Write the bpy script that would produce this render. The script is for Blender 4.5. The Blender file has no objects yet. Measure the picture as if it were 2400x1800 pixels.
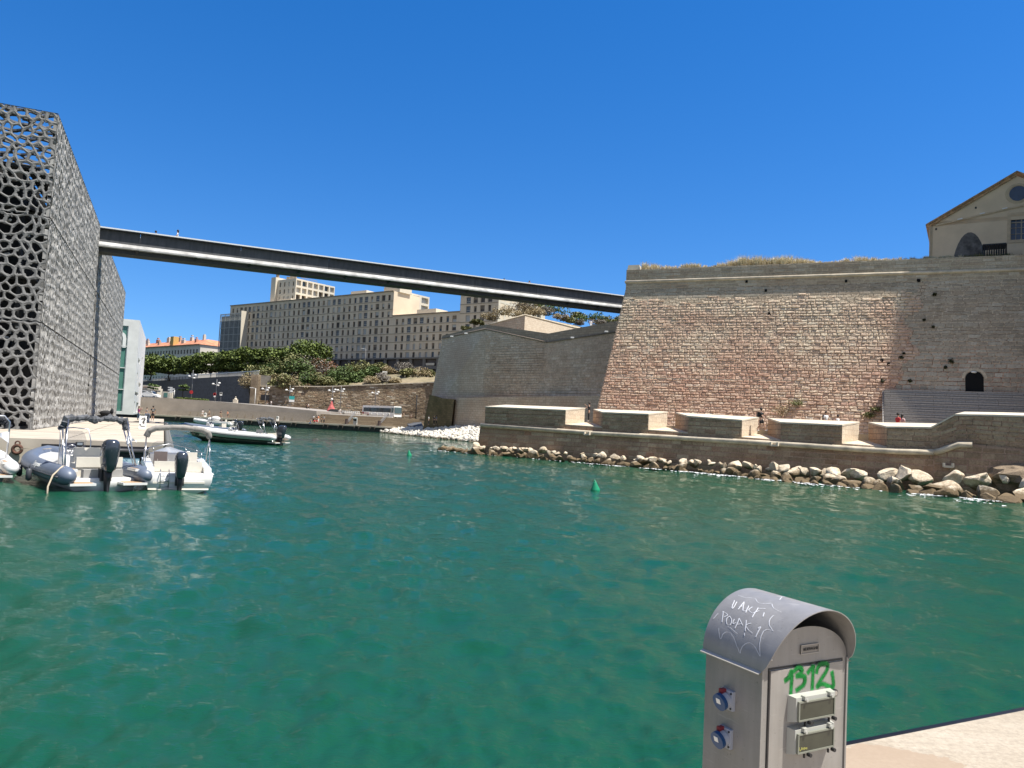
import bpy, bmesh, math, random
import numpy as np
from mathutils import Vector, Matrix, Euler
SC = bpy.context.scene
COL = SC.collection
R = math.radians
rnd = random.Random(7)

# ------------------------------------------------------------ camera, sky, sun, exposure
EYE = 2.9; FPX = 1803.0; PITCH = math.atan(97/1803.0); ROLL = 0.05
cam_d = bpy.data.cameras.new('camera'); cam = bpy.data.objects.new('camera', cam_d); COL.objects.link(cam)
cam_d.sensor_fit = 'HORIZONTAL'; cam_d.sensor_width = 36.0; cam_d.lens = FPX/2400*36.0
cam_d.clip_start = 0.05; cam_d.clip_end = 6000
CAMR = Matrix.Rotation(math.pi/2+PITCH, 3, 'X') @ Matrix.Rotation(ROLL, 3, 'Z')
cam.matrix_world = Matrix.Translation((0, 0, EYE)) @ CAMR.to_4x4()
SC.camera = cam
SUN_EL, SUN_AZ = R(65), R(-21)           # azimuth measured from +X
sdir = Vector((math.cos(SUN_EL)*math.cos(SUN_AZ), math.cos(SUN_EL)*math.sin(SUN_AZ), math.sin(SUN_EL)))
world = bpy.data.worlds.new('World'); SC.world = world; world.use_nodes = True
wn = world.node_tree; wn.nodes.clear()
sky = wn.nodes.new('ShaderNodeTexSky'); sky.sky_type = 'NISHITA'; sky.sun_disc = False
sky.sun_elevation = SUN_EL; sky.sun_rotation = math.atan2(sdir.x, sdir.y)
sky.air_density = 1.0; sky.dust_density = 0.15; sky.ozone_density = 3.0; sky.altitude = 0
bgn = wn.nodes.new('ShaderNodeBackground'); bgn.inputs['Strength'].default_value = 0.086
hsv = wn.nodes.new('ShaderNodeHueSaturation'); hsv.inputs['Hue'].default_value = .508; hsv.inputs['Saturation'].default_value = 1.14
wo = wn.nodes.new('ShaderNodeOutputWorld')
tcw = wn.nodes.new('ShaderNodeTexCoord'); va = wn.nodes.new('ShaderNodeVectorMath'); va.operation = 'ADD'; va.inputs[1].default_value = (0, 0, .095)
vn_ = wn.nodes.new('ShaderNodeVectorMath'); vn_.operation = 'NORMALIZE'
wn.links.new(tcw.outputs['Generated'], va.inputs[0]); wn.links.new(va.outputs[0], vn_.inputs[0]); wn.links.new(vn_.outputs[0], sky.inputs['Vector'])
sxw = wn.nodes.new('ShaderNodeSeparateXYZ'); wn.links.new(tcw.outputs['Generated'], sxw.inputs[0])
mrw = wn.nodes.new('ShaderNodeMapRange'); mrw.interpolation_type = 'SMOOTHSTEP'   # deep blue to the north, paler on the sun's side of the sky
for k_, v_ in (('From Min', -.25), ('From Max', .55), ('To Min', .70), ('To Max', 1.385)): mrw.inputs[k_].default_value = v_
wn.links.new(sxw.outputs[1], mrw.inputs['Value']); wn.links.new(mrw.outputs[0], hsv.inputs['Saturation'])
mrv = wn.nodes.new('ShaderNodeMapRange'); mrv.interpolation_type = 'SMOOTHSTEP'
for k_, v_ in (('From Min', -.25), ('From Max', .55), ('To Min', 1.0), ('To Max', 1.27)): mrv.inputs[k_].default_value = v_
wn.links.new(sxw.outputs[1], mrv.inputs['Value']); wn.links.new(mrv.outputs[0], hsv.inputs['Value'])
wn.links.new(sky.outputs[0], hsv.inputs['Color']); wn.links.new(hsv.outputs[0], bgn.inputs[0]); wn.links.new(bgn.outputs[0], wo.inputs[0])
sun_d = bpy.data.lights.new('sun', 'SUN'); sun_d.energy = 5.0; sun_d.angle = R(0.5); sun_d.color = (1.0, 0.955, 0.88)
sun = bpy.data.objects.new('sun', sun_d); COL.objects.link(sun)
sun.rotation_euler = sdir.to_track_quat('Z', 'Y').to_euler(); sun.location = (40, -20, 80)
SC.view_settings.view_transform = 'Standard'; SC.view_settings.look = 'None'
SC.view_settings.exposure = 0.76; SC.view_settings.gamma = 1.0; SC.view_settings.use_curve_mapping = False
SC.render.engine = 'CYCLES'
SC.render.resolution_x = 1024; SC.render.resolution_y = 768
SC.cycles.max_bounces = 6; SC.cycles.transparent_max_bounces = 8

# ------------------------------------------------------------ survey helpers (photo measurement -> place in the world)
def ray(u, v): return CAMR @ Vector(((u-1200)/FPX, -(v-900)/FPX, -1.0))
def W(u, v, D):
    r = ray(u, v); return Vector((0, 0, EYE)) + r*(D/r.y)
def Wz(u, v, z):
    r = ray(u, v); return Vector((0, 0, EYE)) + r*((z-EYE)/r.z)
def Wp(u, v, O, n):
    r = ray(u, v); c = Vector((0, 0, EYE)); return c + r*((Vector(O)-c).dot(n)/r.dot(n))

# ------------------------------------------------------------ materials
MATS = {}
def nodes_of(name):
    m = bpy.data.materials.new(name); m.use_nodes = True
    nt = m.node_tree; b = nt.nodes['Principled BSDF']; return m, nt, b
def mixc(nt, fac, a, b, mode='MIX'):
    n = nt.nodes.new('ShaderNodeMix'); n.data_type = 'RGBA'; n.blend_type = mode
    if isinstance(fac, (int, float)): n.inputs[0].default_value = fac
    else: nt.links.new(fac, n.inputs[0])
    for s, v in ((6, a), (7, b)):
        if isinstance(v, (tuple, list)): n.inputs[s].default_value = (*v[:3], 1)
        else: nt.links.new(v, n.inputs[s])
    return n.outputs[2]
def noise(nt, vec, scale, detail=4, rough=.55, dist=0):
    n = nt.nodes.new('ShaderNodeTexNoise'); n.inputs['Scale'].default_value = scale
    n.inputs['Detail'].default_value = detail; n.inputs['Roughness'].default_value = rough; n.inputs['Distortion'].default_value = dist
    if vec is not None: nt.links.new(vec, n.inputs['Vector'])
    return n
def ramp(nt, fac, stops):
    n = nt.nodes.new('ShaderNodeValToRGB'); cr = n.color_ramp
    while len(cr.elements) < len(stops): cr.elements.new(.5)
    for e, (p, c) in zip(cr.elements, stops):
        e.position = p; e.color = (*c[:3], 1) if isinstance(c, (tuple, list)) else (c, c, c, 1)
    nt.links.new(fac, n.inputs[0]); return n.outputs[0]
def math_(nt, op, a, b=None):
    n = nt.nodes.new('ShaderNodeMath'); n.operation = op
    for i, v in enumerate((a, b)):
        if v is None: continue
        if isinstance(v, (int, float)): n.inputs[i].default_value = v
        else: nt.links.new(v, n.inputs[i])
    return n.outputs[0]
def bump(nt, b, h, strength, dist, prev=None):
    n = nt.nodes.new('ShaderNodeBump'); n.inputs['Strength'].default_value = strength; n.inputs['Distance'].default_value = dist
    nt.links.new(h, n.inputs['Height'])
    if prev is not None: nt.links.new(prev, n.inputs['Normal'])
    nt.links.new(n.outputs[0], b.inputs['Normal']); return n.outputs[0]
def geo_pos(nt):
    g = nt.nodes.new('ShaderNodeNewGeometry'); return g.outputs['Position']
def uvn(nt):
    t = nt.nodes.new('ShaderNodeUVMap'); t.uv_map = 'UVMap'; return t.outputs[0]
def objc(nt):
    t = nt.nodes.new('ShaderNodeTexCoord'); return t.outputs['Object']

def plain(name, c, rough=.6, metal=0, var=.12, scale=3.0, bmp=0, c2=None, alpha=None, trans=0, coat=0):
    if name in MATS: return MATS[name]
    m, nt, b = nodes_of(name)
    b.inputs['Roughness'].default_value = rough; b.inputs['Metallic'].default_value = metal
    if coat: b.inputs['Coat Weight'].default_value = coat; b.inputs['Coat Roughness'].default_value = .1
    if var > 0:
        n = noise(nt, objc(nt), scale, 5, .6)
        lo = c2 or tuple(x*(1-var*2) for x in c); hi = tuple(min(1, x*(1+var)) for x in c)
        nt.links.new(ramp(nt, n.outputs[0], [(.3, lo), (.7, hi)]), b.inputs['Base Color'])
        if bmp: bump(nt, b, n.outputs[0], bmp, .02)
    else: b.inputs['Base Color'].default_value = (*c, 1)
    if trans: b.inputs['Transmission Weight'].default_value = trans
    if alpha is not None: b.inputs['Alpha'].default_value = alpha
    MATS[name] = m; return m

def masonry(name, base, alt, mortar, bw=.6, bh=.3, bmp=.6, bdist=.05, warp=.03, stain=None, stain_scale=.12, rowvar=True, mort=.02, lump=.5, c3=None, msm=.15, hmix=None, mfac=.65):
    """coursed stone: brick cells in metres on the wall's own UVs, warped, with stains that belong to the stone"""
    m, nt, b = nodes_of(name); b.inputs['Roughness'].default_value = .9
    b.inputs['Specular IOR Level'].default_value = .2
    uv = uvn(nt)
    nw = noise(nt, uv, 1.3, 3, .6)
    sub = nt.nodes.new('ShaderNodeVectorMath'); sub.operation = 'SUBTRACT'; nt.links.new(nw.outputs[1], sub.inputs[0]); sub.inputs[1].default_value = (.5, .5, .5)
    scl = nt.nodes.new('ShaderNodeVectorMath'); scl.operation = 'SCALE'; nt.links.new(sub.outputs[0], scl.inputs[0]); scl.inputs['Scale'].default_value = warp*6
    add = nt.nodes.new('ShaderNodeVectorMath'); add.operation = 'ADD'; nt.links.new(uv, add.inputs[0]); nt.links.new(scl.outputs[0], add.inputs[1])
    v = add.outputs[0]
    def brick(w, h, off, sq):
        t = nt.nodes.new('ShaderNodeTexBrick'); t.inputs['Scale'].default_value = 1
        t.inputs['Brick Width'].default_value = w; t.inputs['Row Height'].default_value = h
        t.inputs['Mortar Size'].default_value = mort; t.inputs['Mortar Smooth'].default_value = msm
        t.offset = off; t.squash = sq; t.squash_frequency = 3; t.offset_frequency = 2
        t.inputs['Color1'].default_value = (1, 1, 1, 1); t.inputs['Color2'].default_value = (0, 0, 0, 1); t.inputs['Mortar'].default_value = (.5, .5, .5, 1)
        nt.links.new(v, t.inputs['Vector']); return t
    t1 = brick(bw, bh, .43, .72)
    col = mixc(nt, t1.outputs[0], base, alt)
    if c3:
        t2 = brick(bw, bh, .43, .72); t2.inputs['Bias'].default_value = -.55
        col = mixc(nt, math_(nt, 'MULTIPLY', t2.outputs[0], .6), col, c3)
    big = noise(nt, uv, stain_scale, 5, .65)
    if stain:
        col = mixc(nt, ramp(nt, big.outputs[0], [(.42, 0.0), (.62, .75)]), col, stain)
    if hmix:      # paler stone higher up the wall, in ragged patches
        sx = nt.nodes.new('ShaderNodeSeparateXYZ'); nt.links.new(geo_pos(nt), sx.inputs[0])
        hn_ = noise(nt, uv, .22, 6, .65); hh = math_(nt, 'ADD', sx.outputs[2], math_(nt, 'MULTIPLY', math_(nt, 'SUBTRACT', hn_.outputs[0], .5), 16))
        mr = nt.nodes.new('ShaderNodeMapRange'); mr.inputs['From Min'].default_value = hmix[0]; mr.inputs['From Max'].default_value = hmix[1]; nt.links.new(hh, mr.inputs['Value'])
        col = mixc(nt, math_(nt, 'MULTIPLY', mr.outputs[0], .8), col, mixc(nt, t1.outputs[0], hmix[2], hmix[3]))
    fine = noise(nt, uv, 6, 6, .7)
    col = mixc(nt, .55, col, ramp(nt, fine.outputs[0], [(.25, .25), (.75, .8)]), 'OVERLAY')
    col = mixc(nt, math_(nt, 'MULTIPLY', t1.outputs[1], mfac), col, mortar)
    nt.links.new(col, b.inputs['Base Color'])
    l = noise(nt, uv, 1/bw*1.4, 5, .65)
    h = math_(nt, 'SUBTRACT', math_(nt, 'MULTIPLY', l.outputs[0], lump), math_(nt, 'MULTIPLY', t1.outputs[1], .55))
    h = math_(nt, 'ADD', h, math_(nt, 'MULTIPLY', t1.outputs[0], .18))
    bump(nt, b, h, bmp, bdist)
    MATS[name] = m; return m

def stone_mat(name, pal, stain, sscale=.12, hmix=None, bs=.5, fine_s=7):
    """individual blocks: every stone takes its own tone, with stains running over them"""
    m, nt, b = nodes_of(name); b.inputs['Roughness'].default_value = .92; b.inputs['Specular IOR Level'].default_value = .15
    g = nt.nodes.new('ShaderNodeNewGeometry'); p = g.outputs['Position']; r = g.outputs['Random Per Island']
    col = ramp(nt, r, [(i/(len(pal)-1), c) for i, c in enumerate(pal)])
    if hmix:
        sx = nt.nodes.new('ShaderNodeSeparateXYZ'); nt.links.new(p, sx.inputs[0]); hn_ = noise(nt, p, .22, 6, .65)
        hh = math_(nt, 'ADD', sx.outputs[2], math_(nt, 'MULTIPLY', math_(nt, 'SUBTRACT', hn_.outputs[0], .5), 18))
        mr = nt.nodes.new('ShaderNodeMapRange'); mr.inputs['From Min'].default_value = hmix[0]; mr.inputs['From Max'].default_value = hmix[1]; nt.links.new(hh, mr.inputs['Value'])
        col = mixc(nt, math_(nt, 'MULTIPLY', mr.outputs[0], .75), col, ramp(nt, r, [(0, hmix[2]), (1, hmix[3])]))
    big = noise(nt, p, sscale, 6, .68); col = mixc(nt, ramp(nt, big.outputs[0], [(.44, 0.0), (.60, .65)]), col, stain)
    mid_ = noise(nt, p, .9, 6, .7); col = mixc(nt, .5, col, ramp(nt, mid_.outputs[0], [(.3, .3), (.7, .7)]), 'OVERLAY')
    f = noise(nt, p, fine_s, 6, .7); col = mixc(nt, .55, col, ramp(nt, f.outputs[0], [(.28, .25), (.72, .78)]), 'OVERLAY')
    nt.links.new(col, b.inputs['Base Color']); bump(nt, b, f.outputs[0], bs, .05); MATS[name] = m; return m
def stones(mb, P, s0, s1, z0, z1, rows, wid, relief, seed, gap=.014, rough=.02, top=None, left=None, right=None, skip=.0):
    """lay real blocks over a wall face; P(s, z, o) gives the point at offset o from the face"""
    rg = random.Random(seed); z = z0
    while z < z1-.06:
        h = rg.uniform(*rows); h = min(h, z1-z)
        a0 = left(z) if left else s0; a1 = right(z) if right else s1; s = a0 - rg.uniform(0, wid[0]*.6)
        while s < a1:
            w_ = rg.uniform(*wid)*(1.6 if rg.random() < .06 else 1); x0, x1 = max(s, a0), min(s+w_, a1); s += w_
            if x1-x0 < .07 or rg.random() < skip: continue
            zb, zt = z+gap+rg.uniform(0, gap), z+h-gap-rg.uniform(0, gap)
            if top:
                tz = top((x0+x1)/2); 
                if zb > tz-.05: continue
                zt = min(zt, tz)
            x0 += gap; x1 -= gap; hh = relief*rg.uniform(.25, 1.0); nx = 4 if relief > .03 else 2; nz = 3 if relief > .03 else 2
            c = min(.05, (zt-zb)*.22); xs = [x0, x0+c] + [x0+c+(x1-x0-2*c)*(i+1)/(nx-1) for i in range(nx-2)] + [x1-c, x1]; zs_ = [zb, zb+c] + [zb+c+(zt-zb-2*c)*(j+1)/(nz-1) for j in range(nz-2)] + [zt-c, zt]
            n_ = len(xs); V = []
            for j, zz in enumerate(zs_):
                for i, xx in enumerate(xs):
                    e = i in (0, n_-1) or j in (0, len(zs_)-1)
                    V.append(P(xx + (0 if e else rg.uniform(-.01, .01)), zz, -.01 if e else hh + rg.uniform(-rough, rough)))
            mb.add(V, [(j*n_+i, j*n_+i+1, (j+1)*n_+i+1, (j+1)*n_+i) for j in range(len(zs_)-1) for i in range(n_-1)])
        z += h
    return mb
# ------------------------------------------------------------ mesh building
class MB:
    def __init__(s): s.v = []; s.f = []; s.sm = []
    def add(s, vs, fs, smooth=False):
        o = len(s.v); s.v += [tuple(map(float, p)) for p in vs]; s.f += [tuple(i+o for i in f) for f in fs]; s.sm += [smooth]*len(fs); return s
    def quad(s, a, b, c, d): return s.add([a, b, c, d], [(0, 1, 2, 3)])
    def poly(s, pts): return s.add(pts, [tuple(range(len(pts)))])
    def box(s, c, d, rz=0, rx=0, ry=0):
        M = Euler((rx, ry, rz)).to_matrix(); c = Vector(c)
        vs = [c + M @ Vector((x*d[0]/2, y*d[1]/2, z*d[2]/2)) for x in (-1, 1) for y in (-1, 1) for z in (-1, 1)]
        return s.add(vs, [(0, 1, 3, 2), (4, 6, 7, 5), (0, 4, 5, 1), (2, 3, 7, 6), (0, 2, 6, 4), (1, 5, 7, 3)])
    def prism(s, base, top):
        n = len(base)
        return s.add(list(base)+list(top), [tuple(range(n))[::-1], tuple(range(n, 2*n))] + [(i, (i+1) % n, (i+1) % n+n, i+n) for i in range(n)])
    def bar(s, a, b, w, h):
        a, b = Vector(a), Vector(b); d = (b-a).normalized(); up = Vector((0, 0, 1))
        if abs(d.z) > .95: up = Vector((0, 1, 0))
        x = d.cross(up).normalized(); y = x.cross(d).normalized()
        q = [(-1, -1), (1, -1), (1, 1), (-1, 1)]
        A = [a + x*i*w/2 + y*j*h/2 for i, j in q]; B = [b + x*i*w/2 + y*j*h/2 for i, j in q]
        return s.prism(A, B)
    def tube(s, pts, r, n=8, caps=True, flat=1.0):
        pts = [Vector(p) for p in pts]; rs = r if isinstance(r, (list, tuple)) else [r]*len(pts)
        rings = []; prev = None
        for i, p in enumerate(pts):
            d = (pts[min(i+1, len(pts)-1)] - pts[max(i-1, 0)]).normalized()
            if prev is None:
                up = Vector((0, 0, 1)) if abs(d.z) < .9 else Vector((0, 1, 0))
                x = d.cross(up).normalized()
            else: x = (prev - d*prev.dot(d)).normalized()
            y = d.cross(x); prev = x
            rings.append([p + (x*math.cos(2*math.pi*k/n) + y*math.sin(2*math.pi*k/n)*flat)*rs[i] for k in range(n)])
        vs = [q for rg in rings for q in rg]; fs = []
        for i in range(len(pts)-1):
            for k in range(n):
                fs.append((i*n+k, i*n+(k+1) % n, (i+1)*n+(k+1) % n, (i+1)*n+k))
        if caps: fs += [tuple(range(n))[::-1], tuple(range((len(pts)-1)*n, len(pts)*n))]
        return s.add(vs, fs, True)
    def loft(s, rings, close=True, caps=True, smooth=True):
        n = len(rings[0]); vs = [p for r in rings for p in r]; fs = []
        for i in range(len(rings)-1):
            for k in range(n if close else n-1):
                fs.append((i*n+k, i*n+(k+1) % n, (i+1)*n+(k+1) % n, (i+1)*n+k))
        if caps: fs += [tuple(range(n))[::-1], tuple(range((len(rings)-1)*n, len(rings)*n))]
        return s.add(vs, fs, smooth)
    def cyl(s, c, r, h, n=16, r2=None, axis=(0, 0, 1)):
        c = Vector(c); a = Vector(axis).normalized(); q = a.to_track_quat('Z', 'Y').to_matrix(); r2 = r if r2 is None else r2
        A = [c + q @ Vector((r*math.cos(2*math.pi*k/n), r*math.sin(2*math.pi*k/n), 0)) for k in range(n)]
        B = [c + q @ Vector((r2*math.cos(2*math.pi*k/n), r2*math.sin(2*math.pi*k/n), h)) for k in range(n)]
        return s.prism(A, B)
    def ball(s, c, r, n=10, m=6, sq=(1, 1, 1), jit=0, rng=None):
        c = Vector(c); vs = [c + Vector((0, 0, -r*sq[2]))]
        for j in range(1, m):
            t = -math.pi/2 + math.pi*j/m
            for i in range(n):
                a = 2*math.pi*i/n; k = 1 + (rng.uniform(-jit, jit) if rng else 0)
                vs.append(c + Vector((math.cos(t)*math.cos(a)*r*sq[0], math.cos(t)*math.sin(a)*r*sq[1], math.sin(t)*r*sq[2]))*k)
        vs.append(c + Vector((0, 0, r*sq[2]))); L = len(vs)-1
        fs = [(0, 1+(i+1) % n, 1+i) for i in range(n)]
        for j in range(m-2):
            for i in range(n):
                fs.append((1+j*n+i, 1+j*n+(i+1) % n, 1+(j+1)*n+(i+1) % n, 1+(j+1)*n+i))
        fs += [(L, 1+(m-2)*n+i, 1+(m-2)*n+(i+1) % n) for i in range(n)]
        return s.add(vs, fs, jit == 0)
    def build(s, name, mat, parent=None, fix=False, smooth=None, uv=True):
        me = bpy.data.meshes.new(name); me.from_pydata(s.v, [], s.f); me.validate()
        if fix:
            bm = bmesh.new(); bm.from_mesh(me); bmesh.ops.recalc_face_normals(bm, faces=bm.faces); bm.to_mesh(me); bm.free()
        sm = s.sm if smooth is None else [smooth]*len(me.polygons)
        if len(sm) == len(me.polygons): me.polygons.foreach_set('use_smooth', sm)
        if uv: auto_uv(me)
        if isinstance(mat, (list, tuple)):
            for q in mat: me.materials.append(q)
        else: me.materials.append(mat)
        o = bpy.data.objects.new(name, me); COL.objects.link(o)
        if parent is not None: put(o, parent)
        return o
def auto_uv(me):
    nl = len(me.loops)
    if nl == 0: return
    nv = len(me.vertices); co = np.empty(nv*3); me.vertices.foreach_get('co', co); co = co.reshape(-1, 3)
    npoly = len(me.polygons); no = np.empty(npoly*3); me.polygons.foreach_get('normal', no); no = no.reshape(-1, 3)
    lt = np.empty(npoly, int); me.polygons.foreach_get('loop_total', lt); vi = np.empty(nl, int); me.loops.foreach_get('vertex_index', vi)
    N = np.repeat(no, lt, 0); P = co[vi]
    hl = np.hypot(N[:, 0], N[:, 1]); flat = hl < .35
    hl = np.where(hl < 1e-6, 1, hl)
    T = np.stack([-N[:, 1]/hl, N[:, 0]/hl, np.zeros(nl)], 1); B = np.cross(N, T)
    U = (P*T).sum(1); V = (P*B).sum(1)
    U = np.where(flat, P[:, 0], U); V = np.where(flat, P[:, 1], V)
    l = me.uv_layers.new(name='UVMap'); l.data.foreach_set('uv', np.stack([U, V], 1).ravel())
def put(o, parent):
    o.parent = parent
    if not o.get('_loc'): o.matrix_parent_inverse = Matrix.Identity(4)
def tag(o, label=None, cat=None, group=None, kind=None):
    if label: o['label'] = label
    if cat: o['category'] = cat
    if group: o['group'] = group
    if kind: o['kind'] = kind
    return o
def thing(name, label, cat, loc=(0, 0, 0), rz=0, group=None, scale=1):
    o = bpy.data.objects.new(name, None); COL.objects.link(o); o.empty_display_size = .3
    o.location = loc; o.rotation_euler = (0, 0, rz); o.scale = (scale,)*3
    return tag(o, label, cat, group)
class TH:
    """a thing whose parts are modelled in world coordinates: Empty at base, parts offset back"""
    def __init__(s, name, label, cat, loc, group=None):
        s.o = thing(name, label, cat, loc, 0, group); s.l = Vector(loc)
    def part(s, name, mb, mat, parent=None, fix=False, smooth=None, label=None):
        p = parent or s.o
        if not mb.v: return None
        off = s.l if parent is None else s.l
        mb.v = [(x-off.x, y-off.y, z-off.z) for x, y, z in mb.v]
        o = mb.build(name, mat, p, fix, smooth)
        if label: o['label'] = label
        return o
def struct(name, mb, mat, fix=False): return tag(mb.build(name, mat, None, fix), kind='structure')
def single(name, label, cat, mb, mat, loc, group=None, fix=False, smooth=None):
    l = Vector(loc); mb.v = [(x-l.x, y-l.y, z-l.z) for x, y, z in mb.v]
    o = mb.build(name, mat, None, fix, smooth); o.location = l; return tag(o, label, cat, group)
def copy_tree(o, parent=None):
    c = o.copy(); COL.objects.link(c)
    if parent is not None: c.parent = parent
    for ch in [x for x in bpy.data.objects if x.parent == o and x.name in COL.objects]:
        copy_tree(ch, c)
    return c
ORD = ['first', 'second', 'third', 'fourth', 'fifth', 'sixth', 'seventh', 'eighth', 'ninth', 'tenth', 'eleventh', 'twelfth', 'thirteenth', 'fourteenth', 'fifteenth', 'sixteenth', 'seventeenth', 'eighteenth', 'nineteenth', 'twentieth', 'twenty-first', 'twenty-second', 'twenty-third', 'twenty-fourth', 'twenty-fifth', 'twenty-sixth', 'twenty-seventh']
def V2(p, z): return Vector((p[0], p[1], z))
def inset_line(p, n, d): return (p[0]+n[0]*d, p[1]+n[1]*d)
def text_mesh(body, size, depth=.002, space=1.0, shear=0):
    cu = bpy.data.curves.new('t', 'FONT'); cu.body = body; cu.size = size; cu.extrude = depth; cu.align_x = 'CENTER'; cu.align_y = 'CENTER'
    cu.space_character = space; cu.shear = shear; cu.resolution_u = 3
    o = bpy.data.objects.new('t', cu); COL.objects.link(o)
    dg = bpy.context.evaluated_depsgraph_get(); me = bpy.data.meshes.new_from_object(o.evaluated_get(dg))
    vs = [tuple(v.co) for v in me.vertices]; fs = [tuple(p.vertices) for p in me.polygons]
    bpy.data.objects.remove(o); bpy.data.curves.remove(cu); bpy.data.meshes.remove(me)
    return vs, fs
def place_text(mb, body, size, O, xd, yd, depth=.002, **k):
    vs, fs = text_mesh(body, size, depth, **k); O, xd, yd = Vector(O), Vector(xd).normalized(), Vector(yd).normalized(); n = xd.cross(yd)
    mb.add([O + xd*v[0] + yd*v[1] + n*v[2] for v in vs], fs); return mb
def openings(mb, O, d, Wd, H, ops, recess, n=None):
    """wall panel with rectangular openings and reveals; O lower left, d along, outward normal n"""
    O = Vector(O); d = Vector(d).normalized(); z = Vector((0, 0, 1)); n = n or d.cross(z)
    xs = sorted({0, Wd} | {round(q, 3) for o in ops for q in o[:2]}); zs = sorted({0, H} | {round(q, 3) for o in ops for q in o[2:4]})
    P = lambda x, y: O + d*x + z*y
    rows = {}
    for j in range(len(zs)-1):
        zc = (zs[j]+zs[j+1])/2; act = [o for o in ops if o[2] < zc < o[3]]
        run = None
        for i in range(len(xs)-1):
            xc = (xs[i]+xs[i+1])/2; hole = any(o[0] < xc < o[1] for o in act)
            if hole:
                if run is not None: mb.quad(P(run, zs[j]), P(xs[i], zs[j]), P(xs[i], zs[j+1]), P(run, zs[j+1])); run = None
            elif run is None: run = xs[i]
        if run is not None: mb.quad(P(run, zs[j]), P(Wd, zs[j]), P(Wd, zs[j+1]), P(run, zs[j+1]))
    b = -n*recess
    for x0, x1, z0, z1 in [o[:4] for o in ops]:
        c = [P(x0, z0), P(x1, z0), P(x1, z1), P(x0, z1)]
        for k in range(4): mb.quad(c[(k+1) % 4], c[k], c[k]+b, c[(k+1) % 4]+b)
    return mb
# ------------------------------------------------------------ materials of the place
rt = random.Random(3)
M_conc = plain('quay_concrete', (.46, .40, .32), .85, var=.10, scale=.6, bmp=.15)
M_concg = plain('grey_concrete', (.30, .27, .235), .85, var=.10, scale=.35, bmp=.1)
M_dark = plain('dark_rubber', (.012, .012, .014), .5, var=.2)
M_black = plain('black', (.015, .015, .017), .45, var=0)
M_void = plain('void', (.003, .003, .003), 1.0, var=0)
M_white = plain('white_paint', (.78, .77, .73), .45, var=.04)
M_glassd = plain('dark_glass', (.02, .028, .035), .08, var=.2, scale=.3)
M_steel = plain('steel', (.55, .55, .56), .28, metal=1, var=.05)

def water_mat():
    m, nt, b = nodes_of('sea_water')
    p = geo_pos(nt)
    n1 = noise(nt, p, .02, 2, .5)
    col = ramp(nt, n1.outputs[0], [(.3, (.006, .059, .032)), (.7, (.008, .069, .038))])
    nt.links.new(col, b.inputs['Base Color'])
    b.inputs['Roughness'].default_value = .035; b.inputs['IOR'].default_value = 1.33
    b.inputs['Specular IOR Level'].default_value = .34
    mp = nt.nodes.new('ShaderNodeMapping'); nt.links.new(p, mp.inputs['Vector']); mp.inputs['Scale'].default_value = (1, 1.7, 1); mp.inputs['Rotation'].default_value = (0, 0, .25)
    a = noise(nt, mp.outputs[0], 3.2, 7, .68, .2); c = noise(nt, mp.outputs[0], 13, 4, .65, .3)
    b1 = bump(nt, b, a.outputs[0], .6, .05)
    b2 = bump(nt, b, c.outputs[0], .7, .02, b1)
    # capillary cat's-paws: small patches of very steep ripples that catch the sun
    pt = noise(nt, p, 1.3, 5, .75); cap = noise(nt, p, 38, 2, .6)
    msk = ramp(nt, pt.outputs[0], [(.62, 0.0), (.74, .25)])
    bump(nt, b, math_(nt, 'MULTIPLY', cap.outputs[0], msk), 1.0, .05, b2)
    return m
M_water = water_mat()

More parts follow.
